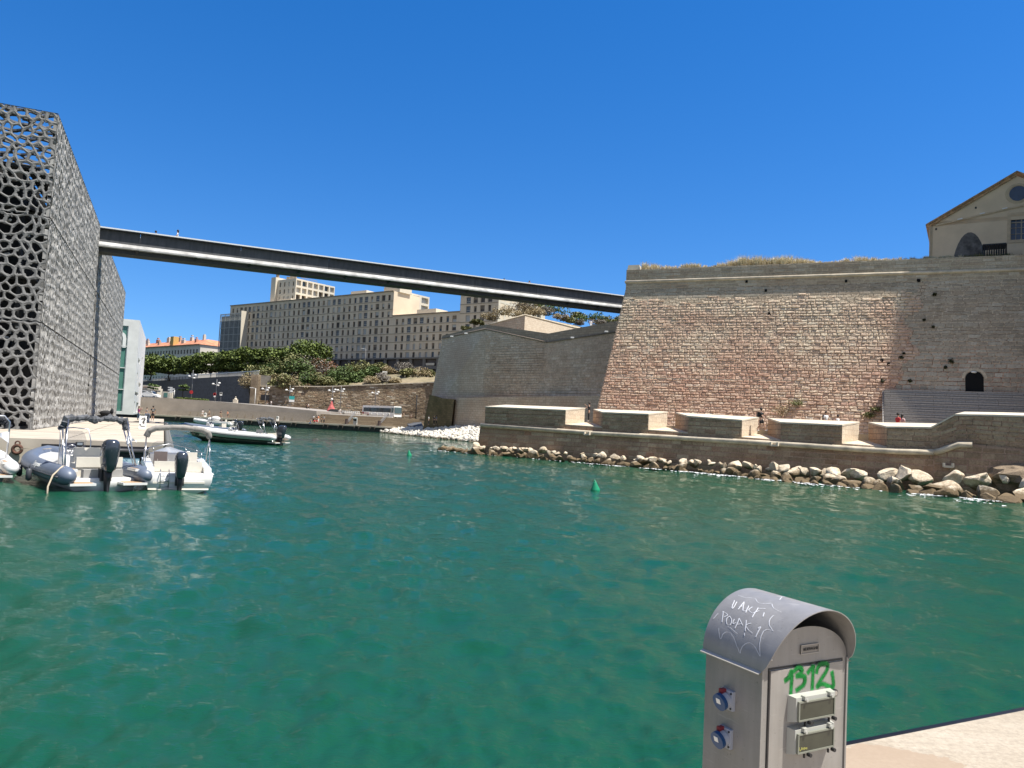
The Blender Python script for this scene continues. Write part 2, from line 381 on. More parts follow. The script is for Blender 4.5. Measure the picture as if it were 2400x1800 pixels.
# ------------------------------------------------------------ water: one polar sheet, short wind chop that fades where the mesh is too coarse
def water():
    rng = np.random.default_rng(5)
    rad = [0.0, 1.2]; 
    while rad[-1] < 260: rad.append(rad[-1]*1.0078+.003)
    rad += [320, 420, 600, 900, 1500, 3000]
    rad = np.array(rad[1:])
    a1 = np.linspace(R(38), R(142), 900); a2 = np.linspace(R(142), R(398), 40)[1:-1]
    ang = np.concatenate([a1, a2]); na = len(ang)
    Rg, A = np.meshgrid(rad, ang, indexing='ij')
    X = Rg*np.cos(A); Y = Rg*np.sin(A); Z = np.zeros_like(X)
    sp = np.maximum(Rg*.0078+.003, Rg*R(104)/900)
    for k in range(130):
        L = .20*np.exp(rng.random()*3.1); th = R(205)+rng.normal()*.8
        kx, ky = np.cos(th)*2*np.pi/L, np.sin(th)*2*np.pi/L
        amp = .0040*L**.45*(.5+rng.random())
        fade = np.clip((L/(sp*2.6))-1, 0, 1)
        ph = rng.random()*6.28; arg = kx*X+ky*Y+ph
        Z += amp*fade*(np.sin(arg)+.25*np.sin(2*arg+1.3))
    Z *= np.clip((Rg-1.0)/2, 0, 1)
    nr = len(rad)
    vs = np.stack([X.ravel(), Y.ravel(), Z.ravel()], 1)
    i = np.arange(nr-1)[:, None]; j = np.arange(na)[None, :]; j2 = (j+1) % na
    q = np.stack([i*na+j, (i+1)*na+j, (i+1)*na+j2, i*na+j2], -1).reshape(-1, 4)
    me = bpy.data.meshes.new('water'); me.vertices.add(len(vs)+1); me.vertices.foreach_set('co', np.concatenate([vs.ravel(), [0, 0, 0]]))
    tri = [(len(vs), int(a), int((a+1) % na)) for a in range(na)]
    nl = len(q)*4+len(tri)*3
    me.loops.add(nl); me.loops.foreach_set('vertex_index', np.concatenate([q.ravel(), np.array(tri).ravel()]))
    me.polygons.add(len(q)+len(tri))
    me.polygons.foreach_set('loop_start', np.concatenate([np.arange(len(q))*4, len(q)*4+np.arange(len(tri))*3]))
    me.update(calc_edges=True); me.validate(); me.polygons.foreach_set('use_smooth', [True]*len(me.polygons))
    me.materials.append(M_water)
    o = bpy.data.objects.new('water', me); COL.objects.link(o); tag(o, kind='structure')
water()
sb = MB(); sb.quad((-3000, -3000, -4), (3000, -3000, -4), (3000, 3000, -4), (-3000, 3000, -4))
struct('seabed', sb, plain('seabed', (.05, .09, .07), .9, var=0))

# ------------------------------------------------------------ near quay (lower right)
def block(name, pts, z0, z1, mat): return struct(name, MB().prism([V2(p, z0) for p in pts], [V2(p, z1) for p in pts]), mat, fix=True)
def quay_mat():
    m, nt, b = nodes_of('near_quay_concrete'); b.inputs['Roughness'].default_value = .88
    p = geo_pos(nt)
    n = noise(nt, p, 2.2, 8, .72); f = noise(nt, p, 45, 5, .75)
    mp = nt.nodes.new('ShaderNodeMapping'); nt.links.new(p, mp.inputs['Vector']); mp.inputs['Rotation'].default_value = (0, 0, .5); mp.inputs['Scale'].default_value = (2, 40, 1)
    st = noise(nt, mp.outputs[0], 1, 3, .6)
    col = ramp(nt, n.outputs[0], [(.3, (.30, .25, .185)), (.7, (.40, .345, .27))])
    col = mixc(nt, .12, col, ramp(nt, st.outputs[0], [(.3, .2), (.7, .8)]), 'OVERLAY')
    col = mixc(nt, .4, col, ramp(nt, f.outputs[0], [(.3, .2), (.7, .8)]), 'OVERLAY')
    # damp patch that runs out from behind the cabinet: a stain with its own ragged shape
    sx = nt.nodes.new('ShaderNodeSeparateXYZ'); nt.links.new(p, sx.inputs[0])
    wob = noise(nt, p, 5, 5, .7)
    # distance from line through (1.45,3.35) along (0.75,0.1)
    e1 = math_(nt, 'MULTIPLY', math_(nt, 'SUBTRACT', sx.outputs[0], 1.98), 1/.40)
    e2 = math_(nt, 'MULTIPLY', math_(nt, 'SUBTRACT', sx.outputs[1], 3.97), 1/.20)
    d = math_(nt, 'ADD', math_(nt, 'MULTIPLY', e1, e1), math_(nt, 'MULTIPLY', e2, e2))
    d = math_(nt, 'ADD', d, math_(nt, 'MULTIPLY', math_(nt, 'SUBTRACT', wob.outputs[0], .5), 2.6))
    mask = ramp(nt, d, [(.93, 1.0), (.97, 0.0)])
    col = mixc(nt, math_(nt, 'MULTIPLY', mask, .75), col, (.30, .22, .15))
    nt.links.new(col, b.inputs['Base Color']); bump(nt, b, f.outputs[0], .12, .01)
    return m
qd = Vector((3.26-1.84, 4.85-4.15)).normalized(); q0 = Vector((1.84, 4.15))
qn = Vector((qd.y, -qd.x))     # towards the land side
qa, qb = q0 - qd*9, q0 + qd*26
qpts = [qa, qb, qb+qn*30, qa+qn*30]
block('quay', qpts, -3.9, 1.3, quay_mat())
rb = MB()
for k in range(8):
    a = qa + qd*(k*4.4) - qn*.09; b_ = a + qd*4.2
    rb.tube([(a.x, a.y, 1.16), (b_.x, b_.y, 1.16)], .10, 10)
single('quay_fender', 'long black rubber fender strip along the edge of the near quay', 'fender', rb, M_dark, (q0.x, q0.y, 1.16))

# ------------------------------------------------------------ museum quay (left) and far quay
dF = Vector((-.405, .914)); nF = Vector((.914, .405)); dN = Vector((-.914, -.405))
C0 = Vector((-26.7, 43.2))
E0 = Vector((-15.87, 35.54)); E1 = Vector((-50.6, 112.75)); E2 = E0 + dN*60
far_l = E1 + dN*90
block('museum_quay', [E0, E1, far_l, E2], -3.9, 1.3, M_conc)
jb = MB()
for t in (9, 20, 33, 46, 60, 72):
    a = E0 + (E1-E0).normalized()*t; b_ = a + dN*10.5
    jb.bar((a.x, a.y, 1.302), (b_.x, b_.y, 1.302), .07 if t != 33 else .3, .008)
for t in (4.0,):
    a = E0 + dN*t; b_ = a + (E1-E0).normalized()*60
    jb.bar((a.x, a.y, 1.302), (b_.x, b_.y, 1.302), .04, .008)
struct('quay_joints', jb, plain('joint', (.10, .085, .07), .9, var=0))
# dark recess under the coping with fender panels, front side
fb = TH('quay_fender', 'long black fender boards under the museum quay coping behind the moored boats', 'fender', (E0.x, E0.y, 0))
m1 = MB(); m2 = MB(); fo = Vector((-dN.y, dN.x))  # outward front normal
fo = Vector((.405, -.914))
for s0, s1 in ((.6, 4.8), (6.6, 20)):
    a = E0 + dN*s0 + fo*.16; b_ = E0 + dN*s1 + fo*.16
    m1.bar((a.x, a.y, .78), (b_.x, b_.y, .78), .3, .62)
    a = E0 + dN*s0 + fo*.36; b_ = E0 + dN*s1 + fo*.36
    m2.tube([(a.x, a.y, .9), (b_.x, b_.y, .9)], .11, 10)
fb.part('fender_board', m1, M_dark); fb.part('rubber_roll', m2, plain('rubber_roll', (.035, .034, .036), .5, var=.1))
sg = MB(); a = E0 + dN*4.9 + fo*.34 ; 
s_o = E0 + dN*1.9 + fo*.335
sg.box((s_o.x, s_o.y, .42), (1.9, .03, .34), math.atan2(-dN.y, -dN.x))
st = TH('quay_sign', 'pale blue notice board with a red ring symbol fixed low on the quay face', 'sign', (s_o.x, s_o.y, .3))
st.part('board', sg, plain('sign_blue', (.42, .58, .66), .6, var=.05))
sg = MB(); ring = s_o + Vector((-.62*.914, -.62*.405)) + fo*.02
sg.tube([(ring.x+math.cos(a)*.10*.914, ring.y+math.cos(a)*.10*.405, .42+math.sin(a)*.10) for a in np.linspace(0, 6.283, 17)], .02, 5)
st.part('ring_symbol', sg, plain('sign_red', (.5, .06, .05), .6, var=0))
sg = MB(); tx = s_o + Vector((.2*.914, .2*.405)) + fo*.02
place_text(sg, 'BATEAUX', .13, (tx.x, tx.y, .48), (.914, .405, 0), (0, 0, 1)); place_text(sg, 'MOTEURS', .11, (tx.x, tx.y, .34), (.914, .405, 0), (0, 0, 1))
st.part('lettering', sg, plain('sign_ink', (.10, .25, .36), .6, var=0))
# tyres as side fenders on the long quay edge (right side)
ty = MB(); 
def tyre(mb, c, ax, r=.42, rr=.14):
    ax = Vector(ax).normalized(); q = ax.to_track_quat('Z', 'Y').to_matrix(); c = Vector(c)
    pts = [c + q @ Vector((math.cos(a)*r, math.sin(a)*r, 0)) for a in np.linspace(0, 2*math.pi, 17)]
    mb.tube(pts, rr, 7, caps=False)
M_tyre = plain('tyre_grey', (.13, .13, .125), .8, var=.15)
ld = (E1-E0).normalized()
ty0 = None
for k in range(26):
    c = E0 + ld*(.5+k*2.4) + nF*.2
    if ty0 is None:
        mbt = MB(); tyre(mbt, (0, 0, 0), (nF.x, nF.y, 0)); tyre(mbt, (nF.x*.16, nF.y*.16, 0), (nF.x, nF.y, 0), .38, .1); ty0 = mbt.build('tyre_fender', M_tyre); o = ty0
    else: o = ty0.copy(); COL.objects.link(o)
    o.location = (c.x, c.y, .72); tag(o, 'weathered grey tyre fender, %s along the museum quay side from its near corner' % ORD[k], 'tyre', 'tyres along the museum quay edge')

# far quay
fq0 = Vector((-76, 174)); fq1 = Vector((-28, 166)); fqd = (fq1-fq0).normalized(); fqn = Vector((-fqd.y, fqd.x))
if fqn.y < 0: fqn = -fqn
fqa = fq0 - fqd*60; fqb = fq1 + fqd*3
block('far_quay', [fqa, fqb, fqb+fqn*70, fqa+fqn*70], -3.9, 1.15, M_conc)
cp = MB(); a = fqa - fqn*.25; b_ = fqb - fqn*.25
cp.prism([V2(p, 1.0) for p in (a, b_, b_+fqn*2.2, a+fqn*2.2)], [V2(p, 1.35) for p in (a, b_, b_+fqn*2.2, a+fqn*2.2)])
struct('far_quay_coping', cp, plain('pale_coping', (.50, .43, .33), .85, var=.08, scale=.5), fix=True)
cp = MB(); cp.prism([V2(p, -1) for p in (fqa-fqn*.12, fqb-fqn*.12, fqb, fqa)], [V2(p, 1.0) for p in (fqa-fqn*.12, fqb-fqn*.12, fqb, fqa)])
struct('far_quay_wall', cp, plain('wet_quay', (.035, .034, .028), .7, var=.3, scale=.8), fix=True)

# ------------------------------------------------------------ far ground behind
zroad = 3.3
def ground_poly(name, pts, z, mat): return struct(name, MB().poly([V2(p, z) for p in pts]), mat)
M_road = plain('asphalt', (.055, .055, .055), .9, var=.15, scale=.4)
M_earth = plain('dry_earth', (.23, .18, .115), .95, var=.3, scale=.25, bmp=.3, c2=(.12, .115, .06))
# concrete ramp wall
RW = [(300, 929), (392, 932.8), (465, 937.7), (557, 945), (640, 953), (700, 959), (742, 963)]
r0 = fq0 - fqd*25 + fqn*9; rdn = -fqn
rw_top = []
for u, v in RW:
    p = Wp(u, v, (r0.x, r0.y, 0), Vector((rdn.x, rdn.y, 0))); rw_top.append(p)
mb = MB()
for i in range(len(rw_top)-1):
    a, c = rw_top[i], rw_top[i+1]; g = fqn*40
    mb.prism([(a.x, a.y, 1.0), (c.x, c.y, 1.0), (c.x+g.x, c.y+g.y, 1.0), (a.x+g.x, a.y+g.y, 1.0)], [a, c, c+Vector((g.x, g.y, .0)), a+Vector((g.x, g.y, .0))])
single('ramp_wall', 'long beige concrete wall of the ramp rising to the left behind the far quay', 'wall', mb, M_concg, tuple(rw_top[2]), fix=True)
# lower darker ledge line
mb = MB(); pl = []
for u, v in ((392, 962.5), (560, 963.5), (742, 968)):
    p = Wp(u, v, (r0.x-fqn.x*.6, r0.y-fqn.y*.6, 0), Vector((rdn.x, rdn.y, 0))); pl.append(p)
for i in range(2):
    a, c = pl[i], pl[i+1]; g = Vector((fqn.x, fqn.y, 0))*.7
    mb.prism([V2(a, 1.1), V2(c, 1.1), V2(c+g, 1.1), V2(a+g, 1.1)], [a, c, c+g, a+g])
single('low_wall', 'low beige concrete bench wall along the foot of the ramp wall', 'wall', mb, plain('bench_concrete', (.27, .245, .21), .85, var=.08), tuple(pl[0]), fix=True)
# tiered steps right of the ramp, each tread a real step
tr0 = Wp(742, 985, (r0.x, r0.y, 0), Vector((rdn.x, rdn.y, 0)))
a2 = Vector((tr0.x, tr0.y)); b2 = fqb + fqn*9
mb = MB(); nst = 6
for k in range(nst):
    aa = a2 + fqn*(k*1.5-5.5); bb = Vector((fqb.x, fqb.y)) + fqn*(k*1.5+3.5) + fqd*(2+k*1.2)
    z = 1.35 + (k+1)*.33
    mb.prism([V2(aa, 1), V2(bb, 1), V2(bb+fqn*40, 1), V2(aa+fqn*40, 1)], [V2(aa, z), V2(bb, z), V2(bb+fqn*40, z+.001*k), V2(aa+fqn*40, z+.001*k)])
M_plank = masonry('tier_stone', (.33, .27, .19), (.25, .20, .14), (.12, .10, .07), bw=2.6, bh=.33, bmp=.3, warp=.01, mort=.02)
single('stepped_terrace', 'low stone tiers stepping from the far quay up to the bus road', 'steps', mb, M_plank, (a2.x, a2.y, 1), fix=True)
# road platform
A = Vector((-260, 330)); 
ground_poly('far_road', [(-160, 206), (-75, 191), (-27, 183), (-19, 174), (-6, 148), (8, 150), (10, 250), (-90, 262), (-260, 400)], 3.32, M_road)
kb = MB(); kb.bar((-66, 189.6, 3.4), (-28, 183.2, 3.4), .4, .3); struct('kerb', kb, M_white)
# ------------------------------------------------------------ lattice museum
def lattice(mb, O, d, Wd, H, n, cell=.95, w=.085, depth=.2, seed=1, jit=.3, margin=0.0, vary=.4):
    """organic concrete lattice on a vertical panel: irregular cells, each a hole with thick sides"""
    rg = random.Random(seed); O = Vector(O); d = Vector((d[0], d[1], 0)); n = Vector((n[0], n[1], 0)); up = Vector((0, 0, 1))
    hx, hz = cell, cell*.95
    nx = int(Wd/hx)+3; nz = int(H/hz)+3
    C = {}
    for j in range(-2, nz):
        for i in range(-2, nx):
            C[i, j] = ((i+(.5 if j % 2 else 0))*hx + rg.uniform(-jit, jit)*hx, (j+.5)*hz + rg.uniform(-jit, jit)*hz)
    tri = {}
    def T(a, b_, c):
        k = tuple(sorted((a, b_, c)))
        if k not in tri:
            p = [C[q] for q in k]; tri[k] = (sum(q[0] for q in p)/3 + rg.uniform(-.12, .12)*hx, sum(q[1] for q in p)/3 + rg.uniform(-.12, .12)*hz)
        return tri[k]
    def N(i, j):
        o = 1 if j % 2 else 0
        return [(i+1, j), (i+o, j+1), (i-1+o, j+1), (i-1, j), (i-1+o, j-1), (i+o, j-1)]
    cl = lambda v, a, b_: max(a, min(b_, v))
    for j in range(-1, nz-1):
        for i in range(-1, nx-1):
            nb = N(i, j)
            if any(q not in C for q in nb): continue
            P = [T((i, j), nb[k], nb[(k+1) % 6]) for k in range(6)]
            if min(p[0] for p in P) >= Wd or max(p[0] for p in P) <= 0 or min(p[1] for p in P) >= H or max(p[1] for p in P) <= 0: continue
            cx = sum(p[0] for p in P)/6; cz = sum(p[1] for p in P)/6
            outer = []; inner = []
            wk = w*(1+rg.uniform(-vary, vary))
            for k in range(6):
                a, c = P[k], P[(k+1) % 6]
                for t in (0, 1/3, 2/3):
                    x = a[0]+(c[0]-a[0])*t; z = a[1]+(c[1]-a[1])*t
                    L = math.hypot(cx-x, cz-z)+1e-6; m = wk*(1.75 if t == 0 else 1.0)*rg.uniform(.7, 1.35)
                    m = min(m, L*.6)
                    outer.append((cl(x, 0, Wd), cl(z, 0, H))); inner.append((cl(x+(cx-x)/L*m, 0, Wd), cl(z+(cz-z)/L*m, 0, H)))
            nn = 18
            vs = [O + d*p[0] + up*p[1] + n*.03 for p in outer] + [O + d*p[0] + up*p[1] for p in inner] + [O + d*p[0] + up*p[1] - n*depth for p in inner] + [O + d*p[0] + up*p[1] - n*depth for p in outer]
            fs = []
            for k in range(nn):
                k2 = (k+1) % nn
                fs += [(k, k2, nn+k2, nn+k), (nn+k, nn+k2, 2*nn+k2, 2*nn+k)]
                fs.append((2*nn+k, 2*nn+k2, 3*nn+k2, 3*nn+k))
            mb.add(vs, fs)
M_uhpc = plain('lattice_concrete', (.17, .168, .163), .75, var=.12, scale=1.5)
M_uhpc2 = plain('lattice_concrete_sunlit', (.33, .32, .30), .75, var=.3, scale=1.2)  # same concrete lightened: sunlit flecks of the side put into the colour
ZQ, ZM = 1.3, 19.4
mus = TH('lattice_museum', 'large museum block wrapped in a dark concrete lattice at the left edge of the harbour', 'building', (C0.x, C0.y, ZQ))
g3 = .06
zr = [ZQ+.02, ZQ+6.1, ZQ+12.1, ZM]
mb = MB()
LN = 14
for k in range(3):
    lattice(mb, (C0.x, C0.y, zr[k]), dN, LN, zr[k+1]-zr[k]-g3*0, fo, .52, .07, .12, 11+k, .44)
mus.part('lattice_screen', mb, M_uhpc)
# long side in two lengths with the dark expansion gap between them
GAP0, GAP1, SEND = 29.4, 30.6, 74.4
for a0, a1, sd in ((0.0, GAP0, 21), (GAP1, SEND, 31)):
    for k in range(3):
        mb = MB()
        O = C0 + dF*a0
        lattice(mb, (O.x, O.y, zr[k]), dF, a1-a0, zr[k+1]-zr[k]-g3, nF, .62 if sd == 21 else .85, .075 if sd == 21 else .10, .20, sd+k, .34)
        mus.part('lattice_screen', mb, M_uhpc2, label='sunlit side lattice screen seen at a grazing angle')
# top lattice
def top_lattice():
    mb = MB(); lattice(mb, (0, 0, 0), (1, 0), 9, SEND-2, (0, -1), 1.4, .11, .12, 77, .3)
    vs = []
    for x, y, z in mb.v:
        p = C0 + dN*(x+.2) + dF*(z+.3); vs.append((p.x, p.y, ZM + .0 - y*.9))
    mb.v = vs; return mb
mus.part('roof_lattice', top_lattice(), M_uhpc)
# glazed core behind the screens
mb = MB(); i0 = C0 + dN*1.6 + dF*1.6; i1 = C0 + dN*1.6 + dF*(SEND-1.5); i2 = i1 + dN*55; i3 = i0 + dN*55
mb.prism([V2(p, ZQ) for p in (i0, i1, i2, i3)], [V2(p, ZM-3.2) for p in (i0, i1, i2, i3)])
mus.part('glazed_core', mb, plain('core_dark', (.008, .008, .008), .8, var=.2), fix=True)
mb = MB()
for z in (ZQ+4.3, ZQ+8.6, ZQ+12.6, ZM-3.2):
    for a, b_ in ((C0+dN*1.0+dF*.9, C0+dN*18+dF*.9), (C0+dN*1.0+dF*.9, C0+dN*1.0+dF*(SEND-1))):
        mb.bar((a.x, a.y, z), (b_.x, b_.y, z), .9, .16)
rg = random.Random(4)
for k in range(5):
    a = C0 + dN*(1.2+k*2.4) + dF*1.1
    mb.tube([(a.x, a.y, ZQ), (a.x+rg.uniform(-.8, .8), a.y, ZM-3)], .12, 6)
mus.part('gangway', mb, plain('gangway_grey', (.05, .05, .05), .6, var=.1))
for k in range(14):
    mb = MB(); a = C0 + dN*rg.uniform(.9, 5) + dF*rg.uniform(1.0, 1.4); mb.box((a.x, a.y, rg.uniform(ZQ+3, ZM-3)), (.45, .12, .12), rg.uniform(0, 3), rg.uniform(-.4, .4)); mus.part('hanging_lamp', mb, M_white)
# slot of the gap
mb = MB(); a = C0 + dF*GAP0; b_ = C0 + dF*GAP1
mb.prism([V2(p, ZQ) for p in (a-nF*.5, b_-nF*.5, b_-nF*.8, a-nF*.8)], [V2(p, ZM) for p in (a-nF*.5, b_-nF*.5, b_-nF*.8, a-nF*.8)])
mus.part('slot_backing', mb, M_black, fix=True)

# ------------------------------------------------------------ footbridge
BA = W(239, 531, 70.0); BB = W(1450, 691, 106.0)
bdir = (Vector((BB.x, BB.y))-Vector((BA.x, BA.y))).normalized(); bn = Vector((bdir.y, -bdir.x))
BL = (Vector((BB.x, BB.y))-Vector((BA.x, BA.y))).length
br = TH('footbridge', 'long slender dark concrete footbridge spanning from the lattice museum to the fort', 'footbridge', (BA.x, BA.y, BA.z))
def bp(s, o, dz):
    z = BA.z + (BB.z-BA.z)*s/BL
    p = Vector((BA.x, BA.y)) + bdir*s + bn*o; return (p.x, p.y, z+dz)
S0, S1 = -6, BL+14
WB = 2.9
def sec(mb, prof, s0, s1):
    A = [bp(s0, o, z) for o, z in prof]; B = [bp(s1, o, z) for o, z in prof]; mb.prism(A, B)
def M_panel():
    m, nt, b = nodes_of('bridge_panel'); b.inputs['Roughness'].default_value = .7
    uv = uvn(nt); mp = nt.nodes.new('ShaderNodeMapping'); nt.links.new(uv, mp.inputs['Vector']); mp.inputs['Scale'].default_value = (3, .5, 1)
    n = noise(nt, mp.outputs[0], 1, 5, .6); oi = nt.nodes.new('ShaderNodeObjectInfo')
    col = ramp(nt, n.outputs[0], [(.3, (.05, .052, .056)), (.7, (.095, .097, .10))])
    col = mixc(nt, .5, col, ramp(nt, oi.outputs['Random'], [(0, .38), (1, .62)]), 'OVERLAY')
    nt.links.new(col, b.inputs['Base Color']); return m
Mp = M_panel(); Mrail = plain('bridge_rail', (.62, .64, .64), .4, var=.05); Mfl = plain('bridge_flange', (.40, .40, .39), .6, var=.25, scale=.8)
for side in (0, 1):
    def pr(pf): return [(-o if side == 0 else -(WB-o), z) for o, z in pf]
    mb = MB(); sec(mb, pr([(-.14, 0), (.16, 0), (.16, -.12), (-.14, -.12)]), S0, S1); br.part('handrail', mb, Mrail, fix=True)
    mb = MB(); sec(mb, pr([(-.12, -.122), (.34, -.122), (.34, -.2), (-.12, -.2)]), S0, S1); br.part('rail_lip', mb, M_black, fix=True)
    ns = 9; L = (S1-S0)/ns
    for k in range(ns):
        mb = MB(); sec(mb, pr([(.27, -.2), (.36, -.2), (.36, -1.36), (.24, -1.36)]), S0+k*L+.02, S0+(k+1)*L-.02); br.part('parapet_panel', mb, Mp, fix=True)
    mb = MB(); sec(mb, pr([(.24, -1.34), (-.06, -1.66), (-.06, -1.80), (.5, -1.80), (.5, -1.34)]), S0, S1); br.part('flange', mb, Mfl, fix=True)
mb = MB(); sec(mb, [(-.5, -1.4), (-WB+.5, -1.4), (-WB+.5, -2.2), (-WB/2, -2.3), (-.5, -2.2)], S0, S1); br.part('deck', mb, plain('bridge_under', (.05, .05, .052), .8, var=.1), fix=True)
for k in range(14):
    mb = MB(); s = 3+k*5.2; A = [bp(s, o, z) for o, z in [(-.12, -1.8), (-.5, -1.8), (-.5, -2.1)]]; B = [bp(s+.25, o, z) for o, z in [(-.12, -1.8), (-.5, -1.8), (-.5, -2.1)]]
    mb.prism(A, B); br.part('bracket', mb, M_black, fix=True)

# ------------------------------------------------------------ white building with green glass strip beyond the museum
VC = Vector((-73.4, 150)); zt = 19.8
vb = TH('white_building', 'narrow white concrete building with a green glazed strip standing beyond the lattice museum', 'building', (VC.x, VC.y, 1.3))
Mvw = plain('white_concrete', (.68, .67, .64), .7, var=.08, scale=.4)
mb = MB()
# side wall with slot windows
wl = 44.0; d3 = Vector((dF.x, dF.y, 0))
ops = [(6, 15, 10.6, 11.5), (26, 30, 10.5, 12.9), (5, 8.6, 7.3, 8.5), (11, 13, 6.2, 7.4), (18, 31, 6.0, 6.9), (2.5, 20, 3.9, 4.6), (29, 32, 4.0, 5), (3, 7, .3, 2.6), (14, 26, .4, 2.5)]
openings(mb, (VC.x, VC.y, 1.3), d3, wl, zt-1.3, ops, .5, n=Vector((nF.x, nF.y, 0)))
e = VC + dF*wl
back = [VC, e, e+dN*18, VC+dN*18]
mb.quad(V2(VC, zt), V2(e, zt), V2(back[2], zt), V2(back[3], zt))
mb.quad(V2(e, 1.3), V2(back[2], 1.3), V2(back[2], zt), V2(e, zt))
gl0, gl1 = 1.9, 10.5
openings(mb, tuple(V2(VC+dN*18, 1.3)), -Vector((dN.x, dN.y, 0)), 18, zt-1.3, [(18-gl1, 18-gl0, .5, 17.2)], .35, n=Vector((fo.x, fo.y, 0)))
vb.part('wall', mb, Mvw)
mb = MB()
a = VC + dN*gl0 - fo*.3; b_ = VC + dN*gl1 - fo*.3
mb.quad(V2(b_, 1.8), V2(a, 1.8), V2(a, 18.5), V2(b_, 18.5))
vb.part('green_glazing', mb, plain('green_glass', (.10, .235, .19), .15, var=.12, scale=.2))
mb = MB()
for z in (1.8, 6.1, 10.3, 14.5, 18.5):
    a = VC + dN*gl0 - fo*.15; b_ = VC + dN*gl1 - fo*.15; mb.bar(V2(a, z), V2(b_, z), .2, .14)
for t in (gl0+.07, 4.9, 7.8):
    a = VC + dN*t - fo*.17; mb.bar(V2(a, 1.8), V2(a, 18.5), .12, .12)
vb.part('mullion', mb, Mvw)
mb = MB()
c = VC + dN*3.6 - fo*.1; place_text(mb, 'E', 3.0, V2(c, 8.3), (.914, .405, 0), (0, 0, 1), .04)
c = VC + dN*3.4 - fo*.1; place_text(mb, 'n', 6.6, V2(c, 16.2), (.914, .405, 0), (0, 0, 1), .04)
vb.part('lettering', mb, M_white)
mb = MB(); 
for x0, x1, z0, z1 in ops:
    a = VC + dF*x0 - nF*.5; b_ = VC + dF*x1 - nF*.5; mb.quad(V2(a, 1.3+z0), V2(b_, 1.3+z0), V2(b_, 1.3+z1), V2(a, 1.3+z1))
vb.part('window', mb, M_glassd)
# ------------------------------------------------------------ fort: stone materials
M_rough = masonry('rough_fort_stone', (.56, .40, .275), (.41, .26, .175), (.16, .105, .07), bw=.62, bh=.30, bmp=1.0, bdist=.16, warp=.085, stain=(.43, .235, .165), stain_scale=.13, lump=1.3, mort=.026, c3=(.54, .45, .33), msm=.5, hmix=(8.5, 14.5, (.58, .49, .365), (.45, .37, .27)))
M_rough_hi = masonry('rough_fort_stone_pale', (.52, .44, .34), (.42, .35, .27), (.15, .12, .09), bw=.66, bh=.30, bmp=1.0, bdist=.16, warp=.085, stain=(.50, .35, .25), stain_scale=.14, lump=1.3, mort=.03, c3=(.56, .52, .43), msm=.5)
M_smooth = masonry('dressed_fort_stone', (.38, .33, .255), (.30, .255, .19), (.10, .08, .06), bw=.95, bh=.36, bmp=.55, bdist=.05, warp=.012, stain=(.36, .25, .17), stain_scale=.22, lump=.45, mort=.013, c3=(.53, .46, .34))
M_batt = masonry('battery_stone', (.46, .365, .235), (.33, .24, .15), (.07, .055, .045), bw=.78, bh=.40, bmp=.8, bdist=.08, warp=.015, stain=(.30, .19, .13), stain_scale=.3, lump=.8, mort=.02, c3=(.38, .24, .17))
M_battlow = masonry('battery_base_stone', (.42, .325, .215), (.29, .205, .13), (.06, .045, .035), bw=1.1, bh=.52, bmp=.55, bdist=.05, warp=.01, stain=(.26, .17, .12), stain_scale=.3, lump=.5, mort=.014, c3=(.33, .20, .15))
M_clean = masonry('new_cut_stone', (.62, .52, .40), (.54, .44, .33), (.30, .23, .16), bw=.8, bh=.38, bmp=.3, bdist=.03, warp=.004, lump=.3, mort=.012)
M_cap = plain('cap_stone', (.60, .53, .42), .85, var=.10, scale=.8, bmp=.1)
M_cord = plain('cordon_stone', (.56, .48, .36), .88, var=.18, scale=1.2, bmp=.4)
M_mid = masonry('far_fort_stone', (.60, .49, .37), (.47, .375, .28), (.15, .11, .07), bw=1.0, bh=.42, bmp=.5, bdist=.05, warp=.02, stain=(.46, .32, .22), stain_scale=.11, lump=.5, mort=.02)

# ------------------------------------------------------------ main bastion
mdir = Vector((.912, -.41)); mn = Vector((-.41, -.912)); ldir = Vector((.30, .954)); ln = Vector((-.954, .30))
A0 = Vector((8.54, 76.0)); BAT = .21
zb0, zv, zc, zp = -1.0, 17.3, 17.95, 19.3
def corner(z):      # batter below zv, plumb above
    h = min(z, zv) - 5.09; ins = BAT*h
    # shift both faces inward by ins: solve for the new corner
    inm, inl = -mn, -ln
    # point p with (p-A0).inm = ins ; (p-A0).inl = ins*0.7
    a, b_, c, d_ = inm.x, inm.y, inl.x, inl.y; det = a*d_-b_*c; r1, r2 = ins, ins*.75
    return A0 + Vector(((r1*d_-b_*r2)/det, (a*r2-c*r1)/det))
MLEN = 62
fort = TH('fort_bastion', 'tall battered pink and cream stone bastion of the fort filling the right side', 'fort', (A0.x, A0.y, 3))
def ring(z, o=0):
    c = corner(z) + (mn+ln)*o; e1 = c + mdir*MLEN; e2 = c + ldir*60; e3 = e1 + ldir*60
    return [Vector((p.x, p.y, z)) for p in (c, e1, e3, e2)]
def bandm(z0, z1, mat, name='wall', seg=1, rows=1):
    mb = MB(); mb.prism(ring(z0), ring(z1)); return fort.part(name, mb, mat, fix=True)
bandm(zb0, zv, M_rough, 'wall')
def fpt(s, z, o=0):
    c = corner(z); p = c + mdir*s + mn*o; return Vector((p.x, p.y, z))
S_rough = stone_mat('rough_blocks', [(.40, .26, .185), (.56, .40, .29), (.65, .51, .38), (.49, .315, .235), (.70, .58, .45)], (.48, .285, .205), .13, (8.5, 14.5, (.68, .57, .43), (.54, .45, .335)))
S_fine = stone_mat('dressed_blocks', [(.29, .25, .19), (.39, .345, .27), (.33, .275, .205), (.46, .415, .335), (.37, .33, .26)], (.34, .26, .185), .16, bs=.3)  # dressed stone, darkened further to deepen the tower's shadow over it
def P_f(s, z, o): return fpt(s, z, o)
